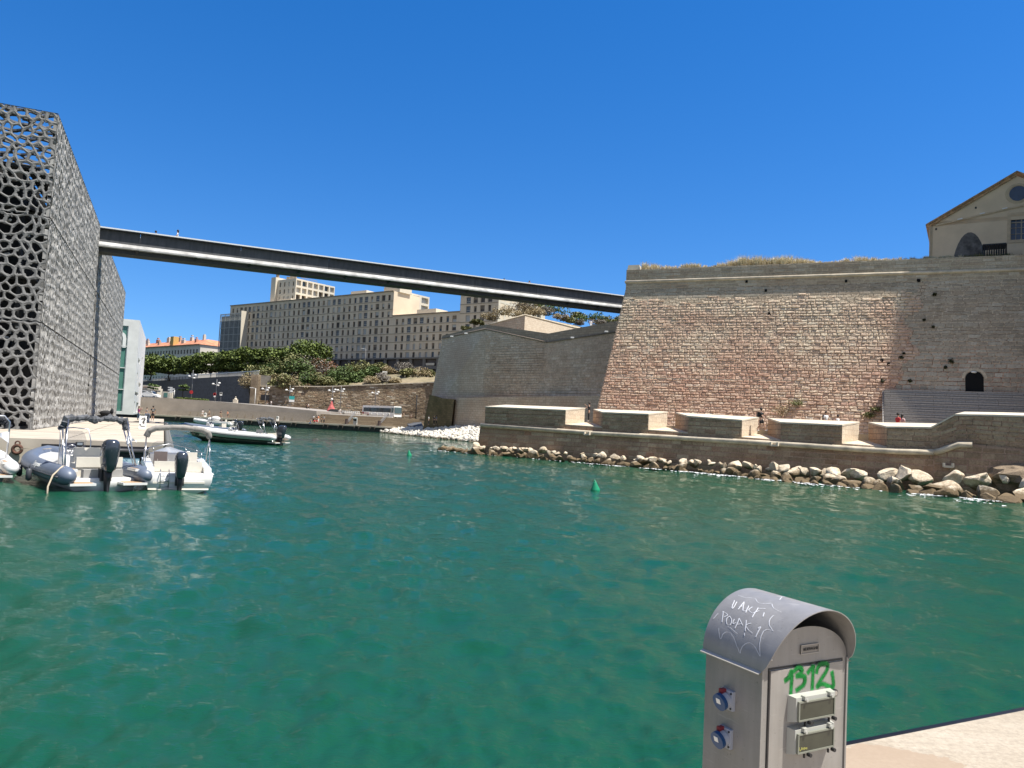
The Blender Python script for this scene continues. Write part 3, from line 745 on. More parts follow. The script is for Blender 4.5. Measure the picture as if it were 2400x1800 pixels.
def ragged(z): return 26.6 + .5*math.sin(z*1.3) + .35*math.sin(z*3.1)
mb = stones(MB(), P_f, .05, 27, 3.2, 16.5, (.22, .36), (.28, .80), .085, 5, .016, .024, right=ragged, top=lambda s: 15.9+.35*math.sin(s*.8)+.25*math.sin(s*2.3))
fort.part('rough_stonework', mb, S_rough)
mb = stones(MB(), P_f, 26, 50, 3.2, zv, (.28, .42), (.45, 1.2), .018, 6, .012, .004, left=ragged)
stones(mb, P_f, .05, 27, 16.2, zv, (.30, .38), (.5, 1.2), .018, 7, .012, .004, right=lambda z: 26.6)
fort.part('dressed_stonework', mb, S_fine)
mb = stones(MB(), P_f, .02, 50, zv+.01, zc-.05, (.29, .32), (.5, 1.2), .014, 8, .012, .003)
stones(mb, P_f, .02, 50, zc+.27, zp-.02, (.25, .36), (.4, 1.1), .02, 9, .012, .006)
fort.part('dressed_stonework', mb, S_fine)
bandm(zv, zc, M_smooth, 'plain_band')
mb = MB(); c = corner(20); 
pts = [c + ldir*60 + ln*.02, c + (mn+ln)*.02, c + mdir*MLEN + mn*.02]
mb.tube([V2(p, zc+.10) for p in pts], .15, 8); fort.part('cordon', mb, M_cord)
# parapet
mb = MB(); c = corner(20); q0_, q1_ = c, c + mdir*MLEN
rr = [c, q1_, q1_+ldir*3.2, c+ldir*60-ln*.0, ]
r_in = ring(20)
mb.prism([Vector((p.x, p.y, zc+.05)) for p in r_in], [Vector((p.x, p.y, zp)) for p in r_in])
fort.part('parapet', mb, M_smooth, fix=True)
mb = MB(); c2 = c + mdir*.6 + ldir*.5
mb.prism([V2(p, zp) for p in (c+mdir*.06+ldir*.06, c+mdir*1.4+ldir*.06, c+mdir*1.4+ldir*2.2, c+mdir*.06+ldir*2.2)], [V2(p, zp+.5) for p in (c+mdir*.16+ldir*.1, c+mdir*1.3+ldir*.1, c+mdir*1.3+ldir*2.1, c+mdir*.16+ldir*2.1)])
fort.part('corner_capstone', mb, M_cap, fix=True)
# quoin line and horizontal string of lighter stone
def mplane(u, v, o=0.0):
    """point on the battered face seen at photo measurement (u,v)"""
    nb = Vector((mn.x, mn.y, BAT)).normalized(); return Wp(u, v, (A0.x, A0.y, 5.09), nb) + nb*o
mb = MB()
for (u0, v0, u1, v1) in ((1519, 697, 1522, 940), (1430, 885, 1985, 893)):
    a, c = mplane(u0, v0, .012), mplane(u1, v1, .012); w_ = Vector((0, 0, .07)) if u1-u0 > 50 else Vector((mdir.x, mdir.y, 0))*.07
    if u1-u0 > 50: w_ = w_ - Vector((mn.x, mn.y, 0))*.07*BAT
    mb.quad(a-w_, c-w_, c+w_, a+w_)
fort.part('quoin_line', mb, M_cord)
# putlog holes, weep holes, little bushes of weeds in the joints
mb = MB()
for u, v in ((1750, 660), (1983, 659), (2154, 658), (1803, 735), (1795, 681), (2152, 657), (2083, 853), (2067, 845)):
    p = mplane(u, v, .0); s = .16
    nb = Vector((mn.x, mn.y, 0)); 
    if p.z > zv: 
        cz = corner(20); p = Wp(u, v, (cz.x, cz.y, 0), nb)
    mb = MB(); mb.box(p, (s*1.3, .16, s*1.5), math.atan2(mdir.y, mdir.x)); fort.part('putlog_hole', mb, M_void)
# arched doorway
dc = mplane(2284, 911, 0); mb = MB(); dm = MB(); wd, hd = .66, .85
def arch_pts(c, w, h, o):
    P = []; 
    for x, z in [(-w, -.3), (w, -.3), (w, h)] + [(w*math.cos(a), h+w*.95*math.sin(a)) for a in np.linspace(.2, math.pi-.2, 9)] + [(-w, h)]:
        b_ = (z)*BAT
        q = Vector((c.x, c.y, c.z)) + Vector((mdir.x, mdir.y, 0))*x + Vector((0, 0, z)) - Vector((mn.x, mn.y, 0))*b_ + Vector((mn.x, mn.y, 0))*o
        P.append(q)
    return P
mb.prism(arch_pts(dc, wd*1.0, hd, .02), arch_pts(dc, wd*1.0, hd, -.5)); fort.part('doorway', mb, M_void, fix=True)
mb = MB()
for k in range(9):
    a = math.pi*(k+.5)/9; x, z = 1.22*wd*math.cos(a), hd+1.22*wd*math.sin(a)
    q = Vector((dc.x, dc.y, dc.z)) + Vector((mdir.x, mdir.y, 0))*x + Vector((0, 0, z)) - Vector((mn.x, mn.y, 0))*(z*BAT-.01)
    mb.box(q, (.26, .08, .2), math.atan2(mdir.y, mdir.x), 0, -(a-math.pi/2))
fort.part('arch_stone', mb, M_cord)
lp = mplane(2282, 873, .12); single('wall_lamp', 'small white oval lamp fixed above the dark arched doorway', 'lamp', MB().ball(lp, .2, 12, 6, (1.2, .6, .45)), M_white, tuple(lp))

# tower of the fort out of view to the right: it throws the long shadow over the right of the bastion
e1_ = mplane(2063, 966, 0); e2_ = mplane(2102, 690, 0)
c1_ = e1_ + sdir*44.0; c2_ = e2_ + sdir*46.0; cd_ = (c2_-c1_)/(c2_.z-c1_.z)
def tpt(z): return c1_ + cd_*(z-c1_.z)
tow = MB(); per = Vector((mdir.x, mdir.y, 0)); bk_ = Vector((-mn.x, -mn.y, 0))
lo_, hi_ = tpt(0), tpt(64)
tow.prism([lo_, lo_+per*25+cd_*0, lo_+per*25+bk_*16, lo_+bk_*16], [hi_, hi_+per*20, hi_+per*20+bk_*12, hi_+bk_*12])
t0 = lo_
single('square_tower', 'tall square stone tower of the fort beyond the right edge of the view', 'tower', tow, M_smooth, (t0.x, t0.y, 0), fix=True)

# ------------------------------------------------------------ lower battery with merlons and embrasures
La, Lb = Vector((-2.9, 76.0)), Vector((25.8, 52.0))
ldr = (Lb-La).normalized(); lnr = Vector((-.64, -.767)); lnr = Vector((ldr.y, -ldr.x)); 
if lnr.y > 0: lnr = -lnr
O_l = (La.x, La.y, 0); n3 = Vector((lnr.x, lnr.y, 0))
def L(u, v, back=0.0):
    return Wp(u, v, (La.x - lnr.x*back, La.y - lnr.y*back, 0), n3)
batt = TH('sea_battery', 'low stone sea battery with thick merlons and splayed gun openings in front of the bastion', 'fort', (La.x, La.y, 0))
# cordon heights along the wall
CU = [(1129, 996.5), (1392, 1015.3), (1560, 1024.5), (1750, 1036), (1900, 1045), (2010, 1053), (2100, 1058), (2190, 1060)]
cpts = [L(u, v) for u, v in CU]
def cz_at(s):
    for i in range(len(cpts)-1):
        a = (Vector((cpts[i].x, cpts[i].y))-La).dot(ldr); b_ = (Vector((cpts[i+1].x, cpts[i+1].y))-La).dot(ldr)
        if s <= b_ or i == len(cpts)-2: return cpts[i].z + (cpts[i+1].z-cpts[i].z)*(s-a)/(b_-a)
T = 3.4     # parapet thickness
mb = MB(); bk = -n3*T
for i in range(len(cpts)-1):
    a, c = cpts[i], cpts[i+1]; o = n3*.45
    mb.prism([V2(a+o, -1), V2(c+o, -1), V2(c+bk, -1), V2(a+bk, -1)], [a, c, c+bk, a+bk])
batt.part('base_wall', mb, M_battlow, fix=True)
S_batt = stone_mat('battery_blocks', [(.26, .19, .125), (.40, .32, .215), (.33, .235, .155), (.47, .39, .27), (.30, .19, .125)], (.26, .175, .11), .2, bs=.5)
S_base = stone_mat('battery_base_blocks', [(.24, .175, .115), (.37, .29, .195), (.29, .20, .13), (.43, .35, .24), (.32, .19, .125)], (.22, .14, .085), .25, bs=.4)
def P_base(s_, z_, o_):
    t_ = 1-max(0, min(1, (z_+1)/(cz_at(s_)+1))); q = La + ldr*s_ + lnr*(.45*t_+o_+.0); return Vector((q.x, q.y, z_))
SB_ = stones(MB(), P_base, 0.05, (Vector((cpts[-1].x, cpts[-1].y))-La).dot(ldr), .1, 3.2, (.36, .52), (.6, 1.5), .03, 71, .014, .006, top=lambda s_: cz_at(s_)-.12)
batt.part('base_stonework', SB_, S_base)
mb = MB(); mb.tube([p + n3*.10 + Vector((0, 0, .0)) for p in cpts], .20, 8); batt.part('cordon', mb, M_cord)
def s_of(u, v, back=0): 
    p = L(u, v, back); return (Vector((p.x, p.y))-La).dot(ldr), p.z
def PB(s, z, back): 
    p = La + ldr*s - lnr*back; return Vector((p.x, p.y, z))
# merlons: front edge from u0..u1 (front top v), gap after each; back edge narrower gap
ML = [((1136, 952.5), (1324.5, 960.5)), ((1411, 965.5), (1519, 970)), ((1612, 974.5), (1738, 984)), ((1829, 989), (1973, 995.5)), ((2078, 999.5), (2181, 1001))]
zf = []
front = []
for (a, b_) in ML:
    s0, z0 = s_of(*a); s1, z1 = s_of(*b_); front.append((s0, z0, s1, z1))
TZ = .34    # rise of the sloping top towards the back
sill = .95  # floor of the embrasure above the cordon at the front
nM = len(front); GB = [(1370, 1390), (1564, 1583), (1777.5, 1800.5), (2014, 2036)]
for i, (s0, z0, s1, z1) in enumerate(front):
    bs0 = s_of(GB[i-1][1], 975, T)[0] if i else s0-.2; bs1 = s_of(GB[i][0], 975, T)[0] if i < nM-1 else s1
    mb = MB(); cbase0, cbase1 = cz_at(s0), cz_at(s1)
    lo0, lo1 = cbase0+.02, cbase1+.02
    F = [PB(s0, lo0, .12), PB(s1, lo1, .12), PB(bs1, lo1, T), PB(bs0, lo0, T)]
    Tt = [PB(s0, z0-.10, .12), PB(s1, z1-.10, .12), PB(bs1, z1+TZ-.10, T), PB(bs0, z0+TZ-.10, T)]
    mb.quad(F[0], F[1], Tt[1], Tt[0]); mb.quad(F[2], F[3], Tt[3], Tt[2]); mb.poly(Tt)
    batt.part('merlon', mb, M_batt, fix=False)
    mb = stones(MB(), lambda s_, z_, o_: PB(s_, z_, .12-o_), s0, s1, min(lo0, lo1)+.1, max(z0, z1)-.1, (.24, .36), (.35, .95), .035, 60+i, .014, .010, top=lambda s_: z0+(z1-z0)*(s_-s0)/(s1-s0)-.11); batt.part('merlon_stonework', mb, S_batt)
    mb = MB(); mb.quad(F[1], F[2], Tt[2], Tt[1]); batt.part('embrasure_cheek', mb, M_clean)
    mb = MB(); mb.quad(F[3], F[0], Tt[0], Tt[3]); batt.part('embrasure_cheek', mb, M_batt)  # left cheek gets the darker stone: its shade is put into the colour
    mb = MB(); e = .06; k = Vector((0, 0, .11))
    cap = [PB(s0-.02, z0-.10, .06), PB(s1+.02, z1-.10, .06), PB(bs1+.02, z1+TZ-.10, T+.05), PB(bs0-.02, z0+TZ-.10, T+.05)]
    mb.prism(cap, [p+k for p in cap]); batt.part('merlon_cap', mb, M_cap, fix=True)
    if i < nM-1:
        t0_, tz0, t1_, tz1 = front[i+1]; gz0, gz1 = cz_at(s1), cz_at(t0_)
        f0, f1 = z1 - 1.28, tz0 - 1.28
        f0 = L(1505/7.373+1120, 993).z if i == 0 else f0
        mb = MB(); 
        gb0, gb1 = s_of(GB[i][0], 975, T)[0]-.05, s_of(GB[i][1], 975, T)[0]+.05
        P0 = [PB(s1-.02, gz0+.02, .12), PB(t0_+.02, gz1+.02, .12), PB(gb1, gz1+.02, T), PB(gb0, gz0+.02, T)]
        zf0 = z1 - 1.30
        P1 = [PB(s1-.02, zf0, .12), PB(t0_+.02, zf0-.08, .12), PB(gb1, zf0+.28, T), PB(gb0, zf0+.28, T)]
        mb.prism(P0, P1); batt.part('embrasure_sill', mb, M_clean if i != 1 else M_clean, fix=True)
        mb = MB(); mb.quad(P0[0]+n3*.004, P0[1]+n3*.004, P1[1]+n3*.004-Vector((0, 0, .08)), P1[0]+n3*.004-Vector((0, 0, .08))); batt.part('sill_front', mb, M_batt)
# rising part at the right: parapet climbs with the steps
up = [(2181, 1001), (2237, 970.5), (2330, 972), (2500, 977)]
cu = [(2190, 1060), (2204, 1057), (2248, 1042), (2280, 1042.5), (2500, 1062)]
upts = [L(u, v) for u, v in up]; cu3 = [L(u, v) for u, v in cu]
def zat(pts, s):
    ss = [(Vector((p.x, p.y))-La).dot(ldr) for p in pts]
    for i in range(len(pts)-1):
        if s <= ss[i+1] or i == len(pts)-2: return pts[i].z + (pts[i+1].z-pts[i].z)*(s-ss[i])/(ss[i+1]-ss[i])
sA = (Vector((cpts[-1].x, cpts[-1].y))-La).dot(ldr); s_end = (Vector((upts[-1].x, upts[-1].y))-La).dot(ldr)+4
su = sorted({front[-1][2], sA} | {(Vector((p.x, p.y))-La).dot(ldr) for p in upts+cu3} | {s_end})
mbw, mbb, mbc = MB(), MB(), MB(); prevp = None
for i in range(len(su)-1):
    a, c = su[i], su[i+1]
    if a < front[-1][2]-1e-3: continue
    za, zc_ = zat(upts, a)-.1, zat(upts, c)-.1; ca, cc = (zat(cu3, a) if a > sA else cz_at(a)), (zat(cu3, c) if c > sA else cz_at(c))
    mbw.prism([PB(a, ca, .12), PB(c, cc, .12), PB(c, cc, T), PB(a, ca, T)], [PB(a, za, .12), PB(c, zc_, .12), PB(c, zc_+.3, T), PB(a, za+.3, T)])
    if a >= sA-1e-3: mbb.prism([PB(a, -1, -.45), PB(c, -1, -.45), PB(c, -1, T), PB(a, -1, T)], [PB(a, ca, 0), PB(c, cc, 0), PB(c, cc, T), PB(a, ca, T)])
    mbc.prism([PB(a, za, .06), PB(c, zc_, .06), PB(c, zc_+.3, T), PB(a, za+.3, T)], [PB(a, za+.11, .06), PB(c, zc_+.11, .06), PB(c, zc_+.41, T), PB(a, za+.41, T)])
batt.part('rising_parapet', mbw, M_batt, fix=True)
s_a = front[-1][2]
zlo = lambda s_: (zat(cu3, s_) if s_ > sA else cz_at(s_)); zhi = lambda s_: zat(upts, s_)-.12
mb = MB(); ss_ = s_a
def P_up(t_, z_, o_):   # courses follow the climb: z_ is measured from the cordon
    return PB(t_, z_+zlo(t_), .12-o_)
stones(mb, P_up, s_a, s_end-1, .05, 3.6, (.26, .38), (.35, .95), .035, 81, .014, .010, top=lambda s_: zhi(s_)-zlo(s_)); batt.part('parapet_stonework', mb, S_batt)
mb = stones(MB(), lambda s_, z_, o_: PB(s_, z_, -.45*(1-(z_+1)/(zlo(s_)+1))-o_), sA, s_end-1, .1, 4, (.36, .5), (.6, 1.4), .03, 82, .014, .008, top=lambda s_: zlo(s_)-.1); batt.part('base_stonework', mb, S_base); batt.part('base_wall', mbb, M_battlow, fix=True); batt.part('parapet_cap', mbc, M_cap, fix=True)
mb = MB(); mb.tube([p+n3*.10 for p in [cpts[-1]]+cu3[1:4]], .20, 8); batt.part('cordon', mb, M_cord)
# spouts
mb = MB()
for u, v in ((1382, 1016), (1820, 1041), (2226, 1090)):
    p = L(u, v); mb = MB(); mb.box(p+n3*.25+Vector((0, 0, -.1)), (.5, .5, .14), math.atan2(ldr.y, ldr.x)); mb.box(p+n3*.3+Vector((ldr.x, ldr.y, 0))*.25, (.12, .5, .26), math.atan2(ldr.y, ldr.x)); mb.box(p+n3*.3-Vector((ldr.x, ldr.y, 0))*.25, (.12, .5, .26), math.atan2(ldr.y, ldr.x)); batt.part('water_spout', mb, M_cap)
# battery return wall going back at the left end, and terrace ground
mb = MB(); bl = PB(-.2, 0, .1); bl2 = Vector((bl.x+3.5, bl.y+22, 0))
mb.prism([V2(p, -1) for p in (PB(0, 0, -.45), PB(.2, 0, 3), bl2+Vector((.8, 0, 0)), bl2)], [V2(p, cpts[0].z-.02) for p in (PB(0, 0, 0), PB(.3, 0, 3), bl2+Vector((.8, 0, 0)), bl2)])
batt.part('return_wall', mb, M_battlow, fix=True)
ZT = 3.55
mb = MB()
g = [PB(.2, 0, T-.05), PB(s_end, 0, T-.05), Vector((70, 45, 0)), Vector((40, 80, 0)), Vector((9, 95, 0)), Vector((1.5, 97, 0))]
mb.prism([V2(p, 0) for p in g], [V2(p, ZT) for p in g]); struct('terrace_ground', mb, plain('terrace', (.36, .30, .22), .9, var=.15, scale=.6), fix=True)
# broken masonry lump at the right foot of the battery
mb = MB(); rg = random.Random(9)
# ------------------------------------------------------------ timber steps against the bastion
M_wood = masonry('grey_timber', (.40, .355, .30), (.29, .26, .22), (.06, .05, .045), bw=3.2, bh=.17, bmp=.3, bdist=.02, warp=.0, stain=None, lump=.2, mort=.018, c3=(.36, .35, .34))
dk = TH('timber_steps', 'wide flight of weathered grey timber steps against the foot of the bastion', 'steps', (27, 66, ZT))
s0p = mplane(2072, 913, 0); top_z = s0p.z
mb = MB(); nst = 17; d2 = Vector((mdir.x, mdir.y, 0)); nn = Vector((mn.x, mn.y, 0))
base0 = Vector((s0p.x, s0p.y, 0)); hgt = top_z-ZT
for k in range(nst):
    z1 = top_z - hgt*k/nst; off = .1 + k*.16
    a = base0 + nn*(off); 
    z0 = top_z - hgt*(k+1)/nst
    mb.prism([V2(p, z0) for p in (a, a+d2*30, a+d2*30+nn*.30, a+nn*.30)], [V2(p, z1-.02) for p in (a, a+d2*30, a+d2*30+nn*.30, a+nn*.30)])
    mb.prism([V2(p, z0) for p in (a-nn*2, a+d2*30-nn*2, a+d2*30, a)], [V2(p, z1-.03) for p in (a-nn*2, a+d2*30-nn*2, a+d2*30, a)])
dk.part('step', mb, M_wood, fix=True)
mb = MB(); a = base0-d2*.12
mb.prism([V2(p, ZT) for p in (a, a+d2*.1, a+d2*.1+nn*(nst*.16+.3), a+nn*(nst*.16+.3))], [V2(a, top_z), V2(a+d2*.1, top_z), V2(a+d2*.1+nn*(nst*.16+.3), ZT+.2), V2(a+nn*(nst*.16+.3), ZT+.2)])
dk.part('stringer', mb, M_wood, fix=True)
# ------------------------------------------------------------ middle bastion behind
MP = [Vector((-17, 154)), Vector((-4.6, 139)), Vector((6, 130)), Vector((16, 119)), Vector((24, 110))]
topuv = [((1037, 787), (1037, 793)), ((1141, 761), (1139, 771)), ((1286, 782), (1284, 802)), ((1443, 753), (1443, 778))]
mid = TH('rear_bastion', 'shaded grey stone bastion behind with a peaked parapet line', 'fort', (-4, 126, 0))
tp = []; cd = []
bt = .13
for i, ((a, b_)) in enumerate(topuv):
    P = MP[i]; 
    t = W(a[0], a[1], P.y+2); c = W(b_[0], b_[1], P.y+2); tp.append(t); cd.append(c)
tp.append(tp[-1]+(tp[-1]-tp[-2])*.5); cd.append(cd[-1]+(cd[-1]-cd[-2])*.5)
base = [W(996, 990, 154), W(1135, 990, 139), W(1270, 990, 130), W(1420, 990, 119)]
base.append(base[-1]+Vector((8, -6, 0)))
for p in base: p.z = .5
mb = MB(); fc = []
for i in range(4):
    n_ = 1
    mb.quad(base[i], base[i+1], cd[i+1], cd[i])
bkv = Vector((8, 24, 0))
mb.quad(base[0]+Vector((30, 40, 0)), base[0], cd[0], cd[0]+Vector((30, 40, 0)))
mid.part('wall', mb, M_mid)
S_mid = stone_mat('rear_blocks', [(.44, .36, .27), (.56, .47, .36), (.49, .385, .28), (.62, .53, .42)], (.44, .31, .21), .07, bs=.3, fine_s=3)
mb = MB()
for i in range(3):
    a, c, ta, tc_ = base[i], base[i+1], cd[i], cd[i+1]; Lg = (c-a).length; up_ = ta.z-a.z; nv = (c-a).cross(ta-a).normalized()
    if nv.y > 0: nv = -nv
    stones(mb, lambda s_, z_, o_, a=a, c=c, ta=ta, tc_=tc_, Lg=Lg, nv=nv: a.lerp(c, s_/Lg).lerp(ta.lerp(tc_, s_/Lg), (z_-.5)/((ta.z+(tc_.z-ta.z)*s_/Lg)-.5))+nv*(o_+.02), 0, Lg, .6, 25, (.38, .5), (.6, 1.6), .03, 300+i, .02, .01, top=lambda s_, ta=ta, tc_=tc_, Lg=Lg: ta.z+(tc_.z-ta.z)*max(0, min(1, s_/Lg))-.2)
mid.part('stonework', mb, S_mid)
mb = MB()
for i in range(4): 
    o = Vector((0, 1.2, 0)); f = Vector((-.05, -.06, .02))
    mb.prism([cd[i]+f, cd[i+1]+f, cd[i+1]+o, cd[i]+o], [tp[i]+f, tp[i+1]+f, tp[i+1]+o, tp[i]+o])
mid.part('parapet', mb, masonry('dark_parapet_stone', (.38, .30, .22), (.29, .23, .165), (.10, .07, .045), bw=1.0, bh=.4, bmp=.4, warp=.02), fix=True)
mb = MB()
for i in range(3): mb.tube([cd[i]+Vector((-.1, -.1, 0)), cd[i+1]+Vector((-.1, -.1, 0))], .13, 6)
mid.part('cordon', mb, plain('dark_cordon', (.22, .18, .14), .9))
mb = MB()
for u, v in ((1093, 783), (1060, 790), (1340, 793), (1419, 779)):
    mb = MB()
    p = W(u, v, (144 if u < 1070 else 142) if u < 1200 else (126 if u < 1380 else 121)); mb.box(p-Vector((0, 1.2, 0)), (.55, .3, .22)); mid.part('floodlight', mb, M_white)
# lower thickening ledge
mb = MB(); lg = [W(1069, 932.5, 145.2), W(1141, 931, 137.6), W(1280, 929, 128.5), W(1425, 927, 117.2)]
lb = [W(1062, 990, 145.6), W(1141, 990, 137.4), W(1280, 990, 128), W(1412, 990, 117)]
for i in range(3): mb.prism([V2(lb[i], .5), V2(lb[i+1], .5), V2(lb[i+1], .5)+Vector((0, 3, 0)), V2(lb[i], .5)+Vector((0, 3, 0))], [lg[i], lg[i+1], lg[i+1]+Vector((0, 3, 0)), lg[i]+Vector((0, 3, 0))])
mid.part('plinth', mb, M_mid, fix=True)
# rampart ground on top
mb = MB(); mb.poly([tp[0]+Vector((0, 1, -.9)), tp[1]+Vector((0, 1, -.9)), tp[2]+Vector((0, 1, -.9)), tp[3]+Vector((0, 1, -.9)), tp[3]+Vector((10, 60, -.9)), tp[0]+Vector((20, 60, -.9))])
struct('rampart_ground', mb, M_earth)
# upper rampart wall: shaded face to the left, sunlit face to the right
Rc = W(1230.6, 738, 150); Rl = W(1135, 764, 162); Rr = W(1345, 767, 166); Rr2 = W(1420, 778, 180)
ur = TH('upper_rampart', 'upper rampart of cream rubble stone with one sunlit face above the rear bastion', 'wall', (Rc.x, Rc.y, 15))
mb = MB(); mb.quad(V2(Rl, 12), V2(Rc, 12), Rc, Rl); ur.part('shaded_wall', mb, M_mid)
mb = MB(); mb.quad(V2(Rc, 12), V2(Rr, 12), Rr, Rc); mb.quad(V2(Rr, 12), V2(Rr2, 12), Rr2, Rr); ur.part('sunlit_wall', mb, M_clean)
mb = MB(); mb.tube([Rl, Rc, Rr, Rr2], .16, 5); ur.part('coping', mb, M_cord)
mb = MB(); mb.poly([Rl, Rc, Rr, Rr2, Rr2+Vector((10, 30, 2)), Rl+Vector((0, 40, 2))]); struct('upper_rampart_ground', mb, M_earth)

# ------------------------------------------------------------ house on the fort, top right
hd_, hn = Vector((.857, -.515, 0)), Vector((-.515, -.857, 0))
H0 = W(2178.5, 604, 76.0)
def HP(u, v, o=0): return Wp(u, v, tuple(H0), hn) + hn*o
house = TH('gabled_house', 'ochre rendered house with a tiled gable on top of the fort at the right edge', 'house', tuple(H0))
eL = HP(2178.5, 531); apex = HP(2383, 412); hw = (apex-eL); ax = hw.dot(hd_)
eR = eL + hd_*(2*ax); zg = 17.5
apex.z = apex.z
ops = []
def hs(u, v): p = HP(u, v); return (p-H0).dot(hd_), p.z
wx0, wz0 = hs(2368, 563); wx1, wz1 = hs(2412, 501)
wz1 = hs(2368, 506)[1]
w2 = wx1-wx0
wins = [(wx0, wx0+1.75, wz0, wz1)]
M_render = plain('ochre_render', (.66, .54, .37), .9, var=.07, scale=.5, bmp=.05)
mb = MB()
openings(mb, (H0.x, H0.y, zg), hd_, 2*ax, eL.z-zg, [(a, b_, c-zg, d_-zg) for a, b_, c, d_ in wins], .25, n=hn)
a = Vector((H0.x, H0.y, eL.z)); b2_ = a + hd_*(2*ax); mb.poly([a, b2_, apex])
bkd = -hn*16
mb.quad(V2(H0, zg)+bkd, V2(H0, zg), a, a+bkd)
house.part('wall', mb, M_render)
# roof
pitchv = (apex-a); th_ = Vector((0, 0, .09)); ov = hn*.35
mb = MB()
ex = -(pitchv.normalized())*.45
for p0, p1 in ((a+ex, apex), (b2_ + Vector((-ex.x, -ex.y, ex.z)), apex)):
    p0 = p0+Vector((0, 0, .32)); p1 = p1+Vector((0, 0, .32))
    mb.prism([p0+ov, p1+ov, p1+bkd, p0+bkd], [p0+ov+th_, p1+ov+th_, p1+bkd+th_, p0+bkd+th_])
rf = house.part('roof', mb, plain('terracotta', (.46, .33, .24), .85, var=.25, scale=1.2), fix=True)
mb = MB()
for q, (k0, k1) in enumerate(((.30, .16), (.14, .08))):
    A_ = a + ex*.5 + Vector((0, 0, k0)); B_ = apex + Vector((0, 0, k0)); o = hn*(.26-.12*q)
    mb.bar(A_+o*.5, B_+o*.5, abs(.26-.12*q)*1.0+.02, .13)
n_ = 46
for k in range(n_):
    t = (k+.5)/n_; p = a + (apex-a)*t + Vector((0, 0, .02)); 
    mb.cyl(p - hn*.0, .075, .18, 8, axis=hn)
house.part('genoise_tiles', mb, plain('genoise', (.54, .36, .20), .85, var=.3, scale=2.5))
# string course, window surround, lamps, arch, oculus
mb = MB()
s0_ = HP(2193, 528.5, .05); s1_ = HP(2400, 481, .05); s2_ = s1_ + (s1_-s0_)*.6
mb.bar(s0_, s2_, .10, .16)
q = HP(2178.5, 531); mb.bar(V2(q, zg)+hd_*.22+hn*.02, q+hd_*.22+hn*.02, .45, .05)
def frame_rect(mb, x0, x1, z0, z1, w, o):
    P = lambda x, z: Vector((H0.x, H0.y, 0)) + hd_*x + Vector((0, 0, z)) + hn*o
    for (xa, za, xb, zb) in ((x0-w, z0-w/2, x1+w, z0-w/2), (x0-w, z1+w/2, x1+w, z1+w/2)): mb.bar(P(xa, za), P(xb, zb), .07, w)
    for x in (x0-w/2, x1+w/2): mb.bar(P(x, z0), P(x, z1), .07, w) if False else mb.box((P(x, (z0+z1)/2)), (w, .07, z1-z0), math.atan2(hd_.y, hd_.x))
for w_ in wins: frame_rect(mb, *w_, .28, .02)
house.part('stone_trim', mb, plain('trim_stone', (.55, .44, .29), .9, var=.08))
for w_ in wins:
    P = lambda x, z, o: Vector((H0.x, H0.y, 0)) + hd_*x + Vector((0, 0, z)) + hn*o
    mb = MB(); mb.quad(P(w_[0], w_[2], -.2), P(w_[1], w_[2], -.2), P(w_[1], w_[3], -.2), P(w_[0], w_[3], -.2)); pn = house.part('window', mb, plain('blue_glass', (.03, .06, .11), .12, var=.2, scale=1))
    mb = MB(); 
    for k in range(5):
        x = w_[0]+(w_[1]-w_[0])*k/4; mb.box(P(x, (w_[2]+w_[3])/2, -.17), (.09 if k in (0, 2, 4) else .05, .05, w_[3]-w_[2]), math.atan2(hd_.y, hd_.x))
    for k, t in enumerate((0, .25, .5, .72, 1)):
        z = w_[2]+(w_[3]-w_[2])*t; mb.bar(P(w_[0], z, -.165), P(w_[1], z, -.165), .05, .09 if t in (0, .72, 1) else .04)
    house.part('window_frame', mb, plain('frame_beige', (.34, .29, .21), .7, var=.05), parent=pn)
mb = MB()
oc = HP(2385, 453.5); orr = (HP(2398, 452)-oc).dot(hd_)*1.05
rr = .78
mb.add(*(lambda V: (V, [(i, (i+1) % 20, (i+1) % 20+20, i+20) for i in range(20)]))([oc+hn*.03+hd_*math.cos(a)*rr*1.28+Vector((0, 0, math.sin(a)*rr*1.28)) for a in np.linspace(0, 2*math.pi, 21)[:-1]] + [oc+hn*.06+hd_*math.cos(a)*rr+Vector((0, 0, math.sin(a)*rr)) for a in np.linspace(0, 2*math.pi, 21)[:-1]]))
house.part('oculus_surround', mb, plain('trim_stone2', (.50, .41, .27), .9, var=.08))
mb = MB(); mb.poly([oc+hn*.035+hd_*(math.cos(a)*rr*.93+.05)+Vector((0, 0, math.sin(a)*rr*.93)) for a in np.linspace(0, 2*math.pi, 25)[:-1]]); house.part('oculus', mb, MATS['blue_glass'])
mb = MB(); ac = HP(2272, 598); tpz = HP(2276, 544).z; rz_ = tpz - (zp); rx_ = (HP(2317, 590)-HP(2228, 590)).length/2
acx = (HP(2272, 590)-H0).dot(hd_)
pts = [Vector((H0.x, H0.y, 0))+hd_*(acx+rx_*math.cos(a))+Vector((0, 0, zp-.6+(rz_+.6)*math.sin(a)))+hn*.02 for a in np.linspace(0, math.pi, 18)]
mb.poly(pts); house.part('blocked_arch', mb, plain('arch_infill', (.145, .14, .13), .95, var=.35, scale=1.2, bmp=.3))
mb = MB()
for u, v in ((2347-97, 514), (2302, 501), (2355, 489)): mb.bar(HP(u-6, v+1.3, .12), HP(u+6, v-1.3, .12), .1, .1)
house.part('strip_light', mb, M_white)
mb = MB()
for u, v in ((2287, 487), (2194, 537)): mb.box(HP(u, v, 0), (.16, .06, .2), math.atan2(hd_.y, hd_.x))
house.part('vent_hole', mb, M_black)
